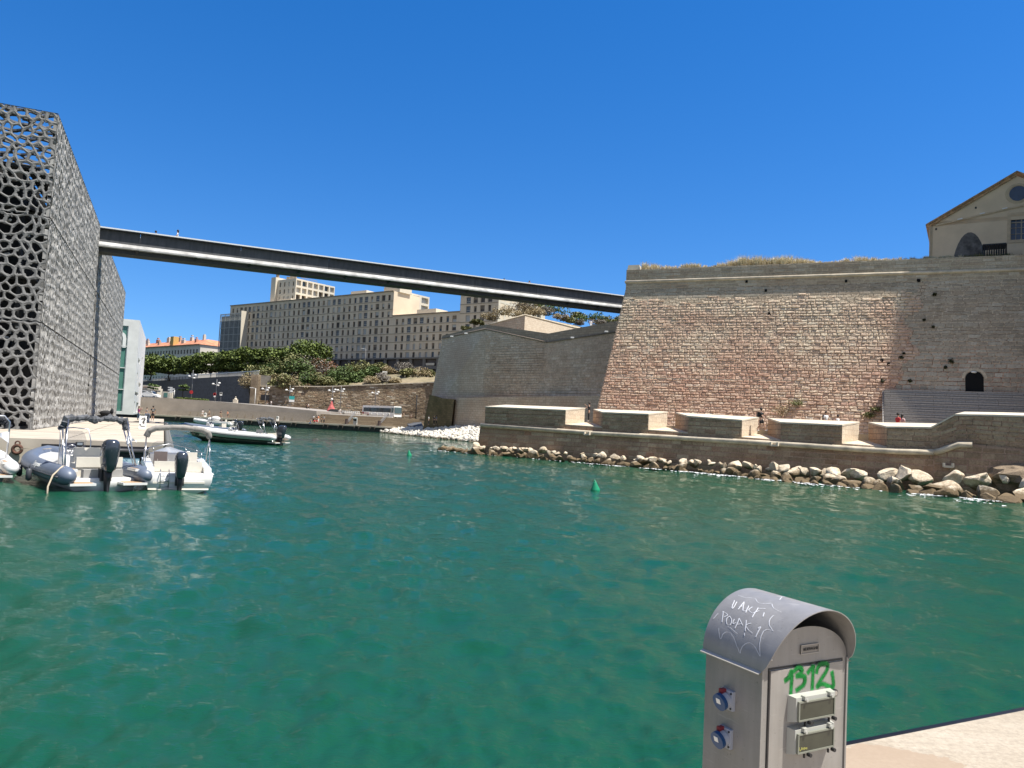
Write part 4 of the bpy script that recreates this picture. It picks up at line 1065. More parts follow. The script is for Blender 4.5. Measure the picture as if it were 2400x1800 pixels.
# dark cage structure in front of the arch
cg0 = Wp(2303, 575, tuple(H0+hn*2.0), hn); 
cage = TH('railing_cage', 'dark slatted steel cage with a flat top in front of the house arch', 'railing', (cg0.x, cg0.y, zp))
mb = MB(); u0, u1 = Wp(2303, 576, tuple(H0+hn*3), hn), Wp(2359, 574, tuple(H0+hn*3), hn); zc1 = u0.z+.05
gb = -hn*2.2
mb.prism([V2(u0, zc1), V2(u1, zc1), V2(u1, zc1)+gb, V2(u0, zc1)+gb], [V2(u0, zc1+.1), V2(u1, zc1+.1), V2(u1, zc1+.1)+gb, V2(u0, zc1+.1)+gb]); cage.part('top_plate', mb, M_black, fix=True)
mb = MB(); nb_ = 11
for k in range(nb_):
    p = u0.lerp(u1, k/(nb_-1)); mb.box((p.x, p.y, (zc1+zp-.3)/2), (.06, .06, zc1-zp+.3)); mb.box((p.x+gb.x, p.y+gb.y, (zc1+zp-.3)/2), (.06, .06, zc1-zp+.3))
cage.part('bars', mb, M_black)

mb = MB()
q = [W(1010, 926, 150.8), W(1022, 928, 149.3), W(1040, 934, 147.4), W(1068, 936, 144.6)]
qb_ = [W(994, 995, 153.2), W(1010, 995, 151.4), W(1035, 995, 148.4), W(1060, 995, 145.2)]
for p in qb_: p.z = .6
f_ = Vector((-.25, -.3, 0))
for i in range(3): mb.prism([qb_[i]+f_, qb_[i+1]+f_, qb_[i+1]+Vector((0, 3, 0)), qb_[i]+Vector((0, 3, 0))], [q[i]+f_, q[i+1]+f_, q[i+1]+Vector((0, 3, 0)), q[i]+Vector((0, 3, 0))])
mid.part('mossy_footing', mb, masonry('mossy_stone', (.26, .18, .09), (.17, .125, .065), (.05, .04, .025), bw=.9, bh=.4, bmp=.8, bdist=.1, warp=.08, stain=(.09, .075, .035), stain_scale=.3, lump=1), fix=True)
# ------------------------------------------------------------ retaining walls, garden slope, boulevard
M_ret = masonry('retaining_rubble', (.36, .27, .18), (.22, .16, .10), (.07, .05, .035), bw=1.1, bh=.42, bmp=.6, bdist=.08, warp=.08, stain=(.12, .085, .055), stain_scale=.09, lump=.8, c3=(.52, .43, .30))
M_retd = masonry('retaining_shaded', (.155, .145, .13), (.11, .10, .09), (.05, .046, .042), bw=1.4, bh=.5, bmp=.3, bdist=.05, warp=.04, stain=(.15, .135, .115), stain_scale=.05, lump=.5)  # stone darkened: shade of the turned-away face put into the colour
RB = [(-76.5, 229), (-55, 230), (-25, 229), (6, 224)]
rtop = [W(600, 905.8, 229), W(760, 907, 230), W(1000, 898, 229), W(1120, 893, 224)]
mb = MB(); mb2 = MB()
for i in range(3):
    a, c = rtop[i], rtop[i+1]
    mb.prism([V2(a, 3), V2(c, 3), V2(c, 3)+Vector((0, 3, 0)), V2(a, 3)+Vector((0, 3, 0))], [a+Vector((0, .6, 0)), c+Vector((0, .6, 0)), c+Vector((0, 3, 0)), a+Vector((0, 3, 0))])
    mb2.prism([a+Vector((0, .2, 0)), c+Vector((0, .2, 0)), c+Vector((0, 1.4, 0)), a+Vector((0, 1.4, 0))], [a+Vector((0, .2, .3)), c+Vector((0, .2, .3)), c+Vector((0, 1.4, .3)), a+Vector((0, 1.4, .3))])
rw = TH('retaining_wall', 'high brown rubble retaining wall behind the bus road', 'wall', (-50, 229, 3))
rw.part('wall', mb, M_ret, fix=True)
S_ret = stone_mat('rubble_blocks', [(.15, .10, .065), (.34, .25, .16), (.24, .17, .11), (.46, .37, .25), (.30, .20, .13), (.66, .58, .45)], (.13, .095, .06), .08, bs=.4, fine_s=2)
mbr = MB()
for i in range(3):
    a, c = rtop[i]+Vector((0, .6, 0)), rtop[i+1]+Vector((0, .6, 0)); Lg = math.hypot(c.x-a.x, c.y-a.y)
    a0_, c0_ = V2(rtop[i], 3), V2(rtop[i+1], 3)
    stones(mbr, lambda s_, z_, o_, a=a, c=c, a0_=a0_, c0_=c0_, Lg=Lg: a0_.lerp(c0_, s_/Lg).lerp(a.lerp(c, s_/Lg), (z_-3)/((a.z+(c.z-a.z)*s_/Lg)-3))-Vector((0, o_+.02, 0)), 0, Lg, 3.1, 16, (.34, .6), (.5, 1.5), .10, 400+i, .03, .03, top=lambda s_, a=a, c=c, Lg=Lg: a.z+(c.z-a.z)*max(0, min(1, s_/Lg))-.1)
rw.part('stonework', mbr, S_ret); rw.part('coping', mb2, M_cord, fix=True)
mb = MB(); g = W(621, 932, 228.5); mb.box(g, (2.4, .5, 1.7)); rw.part('grated_opening', mb, M_black)
# far left dark retaining wall, level top, receding
la = W(604, 878.5, 229); lb_ = W(465, 886, 275); lc_ = W(300, 898, 345)
zt_ = 14.0
mb = MB(); mbc = MB()
Lp = [(la, la.z), (lb_, lb_.z), (lc_, lc_.z)]
for i in range(2):
    a, c = Lp[i][0], Lp[i+1][0]
    mb.prism([V2(a, 2), V2(c, 2), V2(c, 2)+Vector((3, 3, 0)), V2(a, 2)+Vector((3, 3, 0))], [a, c, c+Vector((3, 3, 0)), a+Vector((3, 3, 0))])
dw = TH('boulevard_wall', 'long retaining wall of shade-darkened stone below the tree lined boulevard', 'wall', tuple(la))
dw.part('wall', mb, M_retd, fix=True)
mb = MB(); mb.bar(V2(la, 3)+Vector((-.3, -.4, 0)), la+Vector((-.3, -.4, 0)), 2.2, 2.2); dw.part('corner_stones', mb, M_ret)
# balustrade on top
bal = TH('balustrade', 'pale slatted balustrade along the top of the dark boulevard wall', 'railing', tuple(la))
mb = MB(); mb1 = MB()
for i in range(2):
    a, c = Lp[i][0], Lp[i+1][0]; n_ = int((c-a).length/1.1)
    mb1.bar(a+Vector((.3, .3, 1.25)), c+Vector((.3, .3, 1.25)), .25, .18)
    for k in range(n_): 
        p = a.lerp(c, (k+.5)/n_); mb.box(p+Vector((.3, .3, .6)), (.16, .16, 1.2))
bal.part('top_rail', mb1, M_white); o = bal.part('baluster', mb, plain('baluster', (.5, .49, .46), .7, var=.05)); o['kind'] = 'stuff'
# boulevard, slope
ground_poly('boulevard', [(la.x, la.y+.5), (lb_.x, lb_.y+.5), (lc_.x, lc_.y+.5), (-230, 520), (40, 520), (10, 262), (-60, 262)], 13.9, M_road)
def slope():
    mb = MB(); nx, ny = 60, 14; rg = random.Random(5)
    for j in range(ny+1):
        for i in range(nx+1):
            t = i/nx; s = j/ny
            a = rtop[0].lerp(rtop[1], t*3) if t < 1/3 else (rtop[1].lerp(rtop[2], t*3-1) if t < 2/3 else rtop[2].lerp(rtop[3], t*3-2))
            far = Vector((-84+t*110, 262, 14.2 if t < .25 else 14.2+6*min(1, (t-.25)/.25)))
            p = Vector((a.x, a.y+1.0, a.z-.1)).lerp(far, s); p.z += math.sin(s*math.pi)*1.2 + rg.uniform(-.35, .35)*(0 < j < ny)
            mb.v.append(tuple(p))
    for j in range(ny):
        for i in range(nx):
            q = j*(nx+1)+i; mb.f.append((q, q+1, q+nx+2, q+nx+1)); mb.sm.append(True)
    struct('garden_slope', mb, M_earth)
slope()
mb = MB(); mb.prism([V2(p, 3) for p in (Vector((-60, 262)), Vector((30, 262)), Vector((60, 300)), Vector((-60, 300)))], [V2(p, 20.2) for p in (Vector((-60, 262)), Vector((30, 262)), Vector((60, 300)), Vector((-60, 300)))])
struct('upper_road', mb, M_road, fix=True)

# ------------------------------------------------------------ long apartment block
AO = Vector((-118.8, 325, 0)); ad = Vector((.8, -.6, 0)); an = Vector((-.6, -.8, 0))
def AP(s, z, o=0): return AO + ad*s + Vector((0, 0, z)) + an*o
apt = TH('apartment_block', 'long beige post-war apartment block with hundreds of shuttered windows on the hill', 'building', (AO.x, AO.y, 14))
M_apt = plain('apartment_stone', (.66, .545, .40), .9, var=.08, scale=.15); M_aptf = plain('floor_band', (.30, .24, .175), .9, var=.06)
M_sh = plain('apartment_shutter', (.075, .062, .05), .6, var=.3, scale=.4); M_shl = plain('pale_shutter', (.42, .42, .40), .6, var=.1); M_gb = plain('apartment_glass', (.05, .08, .11), .12, var=.3, scale=.3)
FH = 2.93; Z0 = 24.3
rg = random.Random(21)
def zroof(s): return 47.3 if s < 94.8 else 38.6
secs = [(-4, 94.8, 8, 47.9), (94.8, 125.8, 5, 39.1), (125.8, 141.6, 7, 44.8)]
allw = []
wall = MB(); bands = MB()
pitch = 2.95
for (s0, s1, nf, zt2) in secs:
    ops = []
    nc = int((s1-s0-1.2)/pitch); off = (s1-s0-nc*pitch)/2
    for f in range(nf):
        zb = zt2 - .75 - (f+1)*FH + .35
        # the top floor of the main section has runs of loggias
        for c in range(nc):
            x = off + (c+.5)*pitch
            typ = (c*7+3*((c*13) % 5)) % 6
            wide = (c % 7 in (2,)) or (s0 < 0 and c % 11 in (5, 6) ) or (f == 0 and c % 9 in (3, 4)) or (s0 > 120 and c == 0) or (s0 > 120 and f == 0)
            w_ = 1.85 if wide else 1.18
            h_ = 1.95 if not wide else 2.05
            ops.append((x-w_/2, x+w_/2, zb-13.5+.15, zb-13.5+.15+h_)); r = rg.random()
            m_ = (2 if r < .45 else (1 if r < .65 else 0)) if wide else (0 if r < .80 else (1 if r < .9 else 2))
            allw.append((s0+x-w_/2, s0+x+w_/2, zb+.15, zb+.15+h_, m_, wide))
        bands.bar(AP(s0, zb-.14, .06), AP(s1, zb-.14, .06), .16, .16)
    openings(wall, AP(s0, 13.5), ad, s1-s0, zt2-13.5, ops, .4, n=an)
    wall.quad(AP(s0, zt2), AP(s1, zt2), AP(s1, zt2)-an*13, AP(s0, zt2)-an*13)
    wall.quad(AP(s1, 13.5), AP(s1, 13.5)-an*13, AP(s1, zt2)-an*13, AP(s1, zt2)); wall.quad(AP(s0, 13.5)-an*13, AP(s0, 13.5), AP(s0, zt2), AP(s0, zt2)-an*13)
    bands.bar(AP(s0, zt2+.05, .1), AP(s1, zt2+.05, .1), .5, .35)
apt.part('wall', wall, M_apt); apt.part('floor_band', bands, M_aptf)
def pane(w_, o=-.36):
    mb = MB(); mb.quad(AP(w_[0], w_[2], o), AP(w_[1], w_[2], o), AP(w_[1], w_[3], o), AP(w_[0], w_[3], o)); return mb
allw.sort(key=lambda w_: -w_[0])
mats3 = (M_sh, M_shl, M_gb); rest = [MB(), MB(), MB(), MB()]; M_shm = plain('tan_shutter', (.20, .165, .12), .7, var=.2, scale=.3); mats3 = mats3 + (M_shm,)
for k, w_ in enumerate(allw):
    mb = pane(w_); bl = None
    if w_[4] != 2 or not w_[5]:
        fr = rg.choice((0, 0, .25, .45, .6, .85)); hh_ = (w_[3]-w_[2])*fr
        if fr: bl = MB(); bl.quad(AP(w_[0], w_[3]-hh_, -.30), AP(w_[1], w_[3]-hh_, -.30), AP(w_[1], w_[3], -.30), AP(w_[0], w_[3], -.30))
    blm = rg.random() < .45
    if w_[5] and w_[4] == 2:
        m2 = MB(); 
        for t in (.0, .33, .66, 1): m2.bar(AP(w_[0]+(w_[1]-w_[0])*t, w_[2], -.3), AP(w_[0]+(w_[1]-w_[0])*t, w_[3], -.3), .1, .1)
        m2.bar(AP(w_[0], w_[2]+.7, -.3), AP(w_[1], w_[2]+.7, -.3), .1, .12)
    else: m2 = None
    if k < 95:
        p = apt.part('window', mb, mats3[w_[4]])
        if m2: apt.part('window_frame', m2, M_shl, parent=p)
        if bl: apt.part('blind', bl, M_shl if blm else M_shm, parent=p)
    else:
        q = rest[w_[4]]; q.add(mb.v, mb.f)
        if m2: rest[1].add(m2.v, m2.f)
        if bl: (rest[1] if blm else rest[3]).add(bl.v, bl.f)
for q, nm in zip(rest, ('window_shutters', 'pale_blinds', 'window_glass', 'tan_blinds')):
    o = apt.part(nm, q, mats3[('window_shutters', 'pale_blinds', 'window_glass', 'tan_blinds').index(nm)]); o['kind'] = 'stuff'
# glazed end bay with projecting screen
mb = MB(); s0, s1 = -3.2, 10.8; zt3 = 44.2
def APp(s, z, o): return AP(s, z, o)
E0_, E1_ = -7.6, 8.6
for f in range(8):
    z = zt3-.2-f*FH; mb.bar(APp(E0_, z, 2.0), APp(E1_, z, 2.0), .2, .25)
for c in range(20):
    s = E0_ + (E1_-E0_)*c/19; mb.bar(APp(s, 15, 2.05), APp(s, zt3, 2.05), .16 if c % 4 else .34, .18)
for s in (E0_, E1_): pass
apt.part('screen_frame', mb, plain('screen_grey', (.32, .33, .31), .6, var=.05))
mb = MB(); mb.prism([AP(E0_, 14, 1.6), AP(E1_, 14, 1.6), AP(E1_, 14, -8), AP(E0_, 14, -8)], [AP(E0_, zt3-1, 1.6), AP(E1_, zt3-1, 1.6), AP(E1_, zt3-1, -8), AP(E0_, zt3-1, -8)]); apt.part('screen_glazing', mb, plain('screen_glass', (.06, .075, .08), .15, var=.4, scale=.5), fix=True)
mb = MB(); mb.prism([AP(E1_+.1, 14, 2.3), AP(E1_+.5, 14, 2.3), AP(E1_+.5, 14, 0), AP(E1_+.1, 14, 0)], [AP(E1_+.1, zt3+.6, 3.2), AP(E1_+.5, zt3+.6, 3.2), AP(E1_+.5, zt3+.6, 0), AP(E1_+.1, zt3+.6, 0)]); apt.part('screen_fin', mb, plain('cream_stone', (.60, .54, .43), .85, var=.06), fix=True)
# arcade at street level, seen right of the trees
mb = MB(); m1 = MB(); m2 = MB()
M_cream = MATS['cream_stone']
for k in range(13):
    s = 62+k*6.2; mb.bar(AP(s, 19.5, .5), AP(s, 24.2, .5), 1.0, .7); 
    if k % 3 != 2: m1.bar(AP(s+1.3, 21, -.2), AP(s+1.3, 24, -.2), .25, .25)
    if k in (8, 10): m2.box(AP(s+2.9, 21.9, .6), (3.8, .3, .8), math.atan2(ad.y, ad.x))
mb.bar(AP(60, 24.0, .5), AP(142, 24.0, .5), 1.2, .5); mb.bar(AP(60, 20.8, .45), AP(142, 20.8, .45), .8, 1.0)
apt.part('arcade', mb, plain('arcade_grey', (.19, .175, .155), .85, var=.1)); apt.part('arcade_post', m1, M_cream); apt.part('shop_band', m2, M_cream)
mb = MB(); mb.quad(AP(60, 19.5, .03), AP(142, 19.5, .03), AP(142, 24, .03), AP(60, 24, .03)); apt.part('shop_front', mb, plain('shop_dark', (.10, .075, .06), .5, var=.5, scale=.12))
# roof boxes
for s, w_, h_, dd in ((29, 8, 1.6, -3), (73, 8.5, 2.0, -3), (107, 9, 2.4, -4), (91.5, 8, 2.2, -2)):
    zt2 = 47.9 if s < 94.8 else 39.1; mb = MB()
    mb.prism([AP(s-w_/2, zt2, dd), AP(s+w_/2, zt2, dd), AP(s+w_/2, zt2, dd-6), AP(s-w_/2, zt2, dd-6)], [AP(s-w_/2, zt2+h_, dd), AP(s+w_/2, zt2+h_, dd), AP(s+w_/2, zt2+h_, dd-6), AP(s-w_/2, zt2+h_, dd-6)]); apt.part('roof_plant_room', mb, M_cream, fix=True)
def tower_block(name, label, s0, s1, dep0, dep1, z0, z1, nfl, ncol_f, ncol_r, rimlog=True):
    t = TH(name, label, 'building', tuple(AP(s1, z0, -dep0)))
    w = MB(); 
    P = lambda s, d_, z: AO + ad*s - an*d_ + Vector((0, 0, z))
    fr = []; 
    for f in range(nfl):
        zb = z1-z0-.4-(f+1)*FH+.4
        for c in range(ncol_f):
            x = (s1-s0)*(c+.6)/(ncol_f+.2); fr.append((x-.45, x+.45, zb, zb+1.8))
    openings(w, P(s0, dep0, z0), ad, s1-s0, z1-z0, fr, .3, n=an)
    sd = []; D_ = dep1-dep0
    for f in range(nfl):
        zb = z1-z0-.3-(f+1)*FH+.5
        for c in range(ncol_r):
            x = D_*(c+.5)/ncol_r; hw_ = D_/ncol_r*.38; sd.append((x-hw_, x+hw_, zb, zb+2.1))
    openings(w, P(s1, dep0, z0), -an, D_, z1-z0, sd, 1.0, n=ad)
    w.quad(P(s0, dep0, z1), P(s1, dep0, z1), P(s1, dep1, z1), P(s0, dep1, z1)); w.quad(P(s0, dep1, z0), P(s0, dep0, z0), P(s0, dep0, z1), P(s0, dep1, z1))
    t.part('wall', w, M_apt if not rimlog else M_cream)
    for (x0, x1, a, b_) in fr:
        mb = MB(); mb.quad(P(s0+x0, dep0+.28, z0+a), P(s0+x1, dep0+.28, z0+a), P(s0+x1, dep0+.28, z0+b_), P(s0+x0, dep0+.28, z0+b_)); t.part('window', mb, rg.choice((M_sh, M_sh, M_shl)))
    for (x0, x1, a, b_) in sd:
        mb = MB(); mb.quad(P(s1-.95, dep0+x0, z0+a), P(s1-.95, dep0+x1, z0+a), P(s1-.95, dep0+x1, z0+b_), P(s1-.95, dep0+x0, z0+b_)); lg_ = t.part('loggia', mb, rg.choice((M_sh, M_gb, M_shl, M_shl)))
    return t, P
tc = W(694.5, 652, 310); s_tc = (Vector((tc.x, tc.y, 0))-AO).dot(ad); d_tc = -(Vector((tc.x, tc.y, 0))-AO).dot(an)
P_l = Wp(652, 655, tuple(AP(0, 0, -d_tc)), an); s_l = (Vector((P_l.x, P_l.y, 0))-AO).dot(ad)
P_r = Wp(785, 673, tuple(tc), ad); d_r = -(Vector((P_r.x, P_r.y, 0))-AO).dot(an)
tw1, PT = tower_block('apartment_tower', 'pale square apartment tower with sunlit loggias rising behind the long block', s_l, s_tc, d_tc, d_r, 44, tc.z, 4, 4, 7)
mb = MB(); 
pl_ = [PT(s_l-3.2, d_tc-1, 44), PT(s_l-.2, d_tc-1, 44), PT(s_l-.2, d_tc+7, 44), PT(s_l-3.2, d_tc+7, 44)]
mb.prism(pl_, [p+Vector((0, 0, tc.z-44+1.2)) for p in pl_]); tw1.part('stair_shaft', mb, M_cream, fix=True)
mb = MB(); mb.cyl(PT(s_l-1.8, d_tc+1, tc.z+1.2), .7, 1.6, 8); mb.cyl(PT(s_l-1.8, d_tc+1, tc.z+2.8), 1.1, .5, 8)
tw1.part('roof_vent', mb, M_aptf)
for k in range(3): mb = MB(); mb.box(PT(s_l+4+k*2.2, d_tc+2, tc.z+.9), (1.2, 1, 1.2)); tw1.part('roof_vent', mb, M_aptf)
mb = MB(); mb.bar(PT(s_tc-2, d_tc+4, tc.z+1.2), PT(s_tc-2, d_tc+12, tc.z+1.2), .1, .1)
for k in range(9): mb.box(PT(s_tc-2, d_tc+4+k, tc.z+.6), (.12, .12, 1.2))
tw1.part('roof_railing', mb, M_aptf)
c2 = W(965, 687, 268+9); s_c2 = (Vector((c2.x, c2.y, 0))-AO).dot(ad); d_c2 = -(Vector((c2.x, c2.y, 0))-AO).dot(an)
tw2, P2_ = tower_block('apartment_annex', 'cream end block with a sunlit side set back behind the step in the apartment roofline', s_c2-9, s_c2, d_c2, d_c2+9.5, 38, c2.z, 3, 0, 2)
# right wing behind the fort with sunlit loggia side
rz = 44.8
mb = MB(); P = lambda d_, z, o=0: AP(141.6+o, z, 0) - an*d_
sd = []
for f in range(6):
    for c in range(8): sd.append((1+c*2.9, 3.2+c*2.9, rz-20-.4-(f+1)*FH+.5, rz-20-.4-(f+1)*FH+2.7))
openings(mb, P(0, 20, .05), -an, 26, rz-20, sd, 1.0, n=ad); apt.part('loggia_wall', mb, M_cream)
for x0, x1, a, b_ in sd:
    if a > 8:
        mb = MB(); mb.quad(P(x0, 20+a, -.9), P(x1, 20+a, -.9), P(x1, 20+b_, -.9), P(x0, 20+b_, -.9)); apt.part('loggia', mb, rg.choice((M_sh, M_shl, M_gb)))
# ------------------------------------------------------------ old building with orange roof, far left
OB = TH('old_terrace_building', 'long pale nineteenth century terrace with an orange tiled roof beyond the boulevard trees', 'building', (-190, 420, 14))
oa = W(300, 812, 455); ob = W(470, 807, 398); od = (Vector((ob.x, ob.y, 0))-Vector((oa.x, oa.y, 0))).normalized(); on = Vector((od.y, -od.x, 0))
if on.y > 0: on = -on
olen = (Vector((ob.x, ob.y, 0))-Vector((oa.x, oa.y, 0))).length; ez = ob.z
OO = Vector((oa.x, oa.y, 0)) - od*20; olen += 20
Mow = plain('old_wall', (.58, .53, .45), .9, var=.08, scale=.2); ops = []
for f, (zb, h_) in enumerate(((ez-4.6, 2.2), (ez-9.6, 3.2), (ez-14.6, 3.0), (ez-19.6, 3.0), (ez-24, 3))):
    for c in range(int(olen/3.4)): 
        if zb > 14.3: ops.append((1+c*3.4, 2.7+c*3.4, zb-13.9, zb+h_-13.9))
mb = MB(); openings(mb, OO+Vector((0, 0, 13.9)), od, olen, ez-13.9, ops, .3, n=on)
oe = OO+od*olen; sdv = -on
mb.quad(V2(oe, 13.9), V2(oe+sdv*38, 13.9), V2(oe+sdv*38, ez), V2(oe, ez))
OB.part('wall', mb, Mow)
mb = MB()
for x0, x1, a, b_ in ops: 
    q = lambda x, z: OO+od*x+Vector((0, 0, 13.9+z))-on*.28; mb.quad(q(x0, a), q(x1, a), q(x1, b_), q(x0, b_))
o = OB.part('window', mb, M_sh); o['kind'] = 'stuff'
mb = MB(); e_ = Vector((0, 0, .5)); hip = 9; rh = 3.6
A_, B_, C_, D_ = V2(OO, ez)+on*.7, V2(oe, ez)+on*.7+od*.7, V2(oe, ez)+sdv*14+od*.7, V2(OO, ez)+sdv*14
r1_, r2_ = V2(OO, ez+rh)+sdv*7, V2(oe, ez+rh)+sdv*7-od*6
for q in ((A_, B_, r2_, r1_), (B_, C_, r2_), (C_, D_, r1_, r2_)): mb.poly(list(q))
C2, D2 = V2(oe, ez)+sdv*40+od*.7, V2(oe, ez+2.6)+sdv*36-od*6
mb.poly([B_, C2, D2, r2_]); mb.bar(A_, B_, .5, .4)
OB.part('roof', mb, plain('orange_tiles', (.52, .22, .12), .85, var=.2, scale=.4), fix=False)
for k in range(15):
    t = (k+.4)/15; p = (V2(OO, ez+1.6)+sdv*3.5).lerp(V2(oe, ez+1.6)+sdv*3.5, t) if k % 2 else r1_.lerp(r2_, t)
    mb = MB(); w_ = rg.uniform(1.2, 3.2); mb.box(p+Vector((0, 0, .6)), (w_, 1.2, rg.uniform(2.2, 3.6)), math.atan2(od.y, od.x)); mb.box(p+Vector((0, 0, 2.6)), (w_*.6, .8, .6), math.atan2(od.y, od.x))
    OB.part('chimney', mb, rg.choice((plain('chimney_a', (.44, .33, .25), .9, var=.1), plain('chimney_b', (.50, .25, .17), .9, var=.1), Mow)))
mb = MB(); p = W(409, 800, 420); mb.box(p, (3.6, 3, 5), math.atan2(od.y, od.x)); OB.part('roof_turret', mb, plain('yellow_plaster', (.55, .36, .12), .9, var=.1))
# ------------------------------------------------------------ foliage
def leafmat(name, lo, hi, tr=.0):
    m, nt, b = nodes_of(name); b.inputs['Roughness'].default_value = .6; b.inputs['Specular IOR Level'].default_value = .25
    n = noise(nt, geo_pos(nt), .7, 4, .7); 
    g = nt.nodes.new('ShaderNodeNewGeometry'); f = math_(nt, 'ADD', math_(nt, 'MULTIPLY', n.outputs[0], .6), math_(nt, 'MULTIPLY', g.outputs['Random Per Island'], .45))
    nt.links.new(ramp(nt, f, [(.3, lo), (.75, hi)]), b.inputs['Base Color']); return m
L_pine = leafmat('dark_leaves', (.04, .062, .012), (.145, .185, .04)); L_olive = leafmat('olive_leaves', (.08, .09, .03), (.24, .235, .10))
L_green = leafmat('fresh_leaves', (.04, .07, .018), (.13, .18, .055)); L_dry = leafmat('dry_twigs', (.18, .14, .075), (.42, .34, .20)); L_rust = leafmat('rusty_leaves', (.12, .06, .03), (.25, .13, .07)); L_grey = leafmat('grey_twigs', (.12, .105, .09), (.26, .235, .20))
L_straw = leafmat('straw_grass', (.44, .37, .22), (.74, .66, .46)); L_grass = leafmat('green_grass', (.05, .06, .02), (.16, .15, .06))
M_bark = plain('bark', (.09, .07, .05), .9, var=.2, scale=3)
def leaf(vs, fs, c, s, rg):
    a, b_, g = rg.uniform(0, 6.28), rg.uniform(-.9, .9), rg.uniform(0, 6.28)
    M = Euler((b_, g*.15, a)).to_matrix(); o = len(vs)
    for x, y in ((-.5, -.35), (.5, -.35), (.62, .35), (-.38, .35)):
        vs.append(tuple(c + M @ Vector((x*s, y*s, rg.uniform(-.15, .15)*s))))
    fs.append((o, o+1, o+2, o+3))
def crown(clumps, n, s, seed, flatb=.35):
    """leaf faces spread through clump volumes"""
    rg = random.Random(seed); vs, fs = [], []
    tot = sum(c[3]**2 for c in clumps)
    for cx, cy, cz, r, sz in clumps:
        k = int(n*r*r/tot)
        for _ in range(k):
            u = Vector((rg.gauss(0, 1), rg.gauss(0, 1), rg.gauss(0, 1))).normalized(); rr = r*(.62+.42*rg.random())
            if u.z < -flatb: u.z *= .35
            leaf(vs, fs, Vector((cx, cy, cz)) + Vector((u.x*rr, u.y*rr, u.z*rr*sz)), s*rg.uniform(.6, 1.4), rg)
    mb = MB(); mb.v = vs; mb.f = fs; mb.sm = [False]*len(fs); return mb
def tree(name, label, loc, H, Rr, seed, mat, group=None, nleaf=1500, ls=.45, trunk_h=.4, flat=.6, cat='tree', nc=13):
    rg = random.Random(seed); t = thing(name, label, cat, loc, rg.uniform(0, 6), group)
    cl = []; zc_ = H*(trunk_h+(1-trunk_h)*.30)
    for k in range(nc):
        a = k*2.4+rg.uniform(-.4, .4); q = Rr*math.sqrt((k+.5)/nc)*.72
        cl.append((q*math.cos(a), q*math.sin(a), zc_+(H-zc_)*.55*(1-(q/Rr)**2)+rg.uniform(-.08, .08)*H, Rr*rg.uniform(.36, .5), flat*rg.uniform(.8, 1.2)))
    for k in range(nc//2+2):
        a = k*2*math.pi/(nc//2+2); q = Rr*.62; cl.append((q*math.cos(a), q*math.sin(a), zc_-H*.10+rg.uniform(-.05, .05)*H, Rr*rg.uniform(.30, .40), flat))
    crown(cl, nleaf, ls, seed).build('crown', mat, t, uv=False)
    mb = MB(); top = H*trunk_h
    mb.tube([(0, 0, -.4), (.05*H, 0, top*.6), (.03*H, .02*H, top*1.1)], [.035*H, .026*H, .02*H], 7)
    for c in cl[::3]: mb.tube([(.03*H, .02*H, top*.9), (c[0]*.5, c[1]*.5, (top+c[2])/2), c[:3]], [.016*H, .011*H, .005*H], 5)
    mb.build('trunk', M_bark, t, uv=False); return t
# boulevard pines: crowns just touch
TR = [(352, 872, 832, 300), (398, 874, 836, 300), (446, 868, 834, 292), (492, 862, 823, 285), (536, 856, 818, 280), (578, 850, 814, 272), (618, 846, 812, 266), (658, 846, 815, 262), (725, 846, 803, 256), (330, 878, 842, 318), (690, 850, 822, 262)]
LB = ['half hidden behind the white building', 'second from the left of the row', 'third along the row from the left', 'leaning over the pale gap in the wall', 'in front of the glazed end bay', 'below the white stair fin', 'left of the middle of the apartment block', 'with white van glimpsed beneath', 'the tallest, at the right end of the row', 'at the far left of the row', 'tucked between its two taller neighbours']
for k, (u, vb_, vt_, D) in enumerate(TR):
    b = W(u, vb_+4, D); h = W(u, vt_, D).z - 13.9
    tree('umbrella_pine', 'dark green boulevard tree '+LB[k], (b.x, b.y, 13.9 if u < 700 else 14.3), h, 6.4 if u != 725 else 8.6, 100+k, L_pine, 'trees along the boulevard', 4600, .60, .26, .85)
# garden bushes on the slope
BU = [(610, 872, 20, 236, L_olive), (640, 862, 24, 240, L_green), (672, 852, 26, 244, L_olive), (700, 862, 22, 240, L_green), (590, 893, 16, 233, L_dry), (625, 893, 18, 233, L_dry), (655, 893, 17, 232, L_olive), (685, 893, 15, 232, L_dry), (740, 858, 26, 244, L_grey), (775, 862, 18, 250, L_rust), (722, 888, 16, 234, L_green), (755, 892, 15, 234, L_olive), (790, 885, 20, 238, L_green), (815, 880, 22, 240, L_green), (838, 884, 14, 238, L_green), (850, 855, 18, 252, L_olive), (895, 862, 13, 254, L_olive), (918, 866, 11, 250, L_dry), (900, 885, 14, 236, L_grey), (950, 862, 12, 250, L_grey), (925, 892, 9, 234, L_dry), (870, 892, 10, 234, L_dry), (985, 875, 14, 240, L_dry), (960, 876, 12, 242, L_olive), (1005, 876, 10, 242, L_olive), (720, 905, 7, 231.5, L_dry), (668, 905, 9, 230.5, L_dry), (742, 848, 14, 250, L_green), (776, 900, 9, 233, L_olive), (806, 901, 9, 233, L_olive), (860, 872, 14, 250, L_green)]
kind = {L_olive: 'olive green', L_green: 'fresh green', L_dry: 'straw coloured dry', L_grey: 'grey leafless', L_rust: 'rusty brown'}
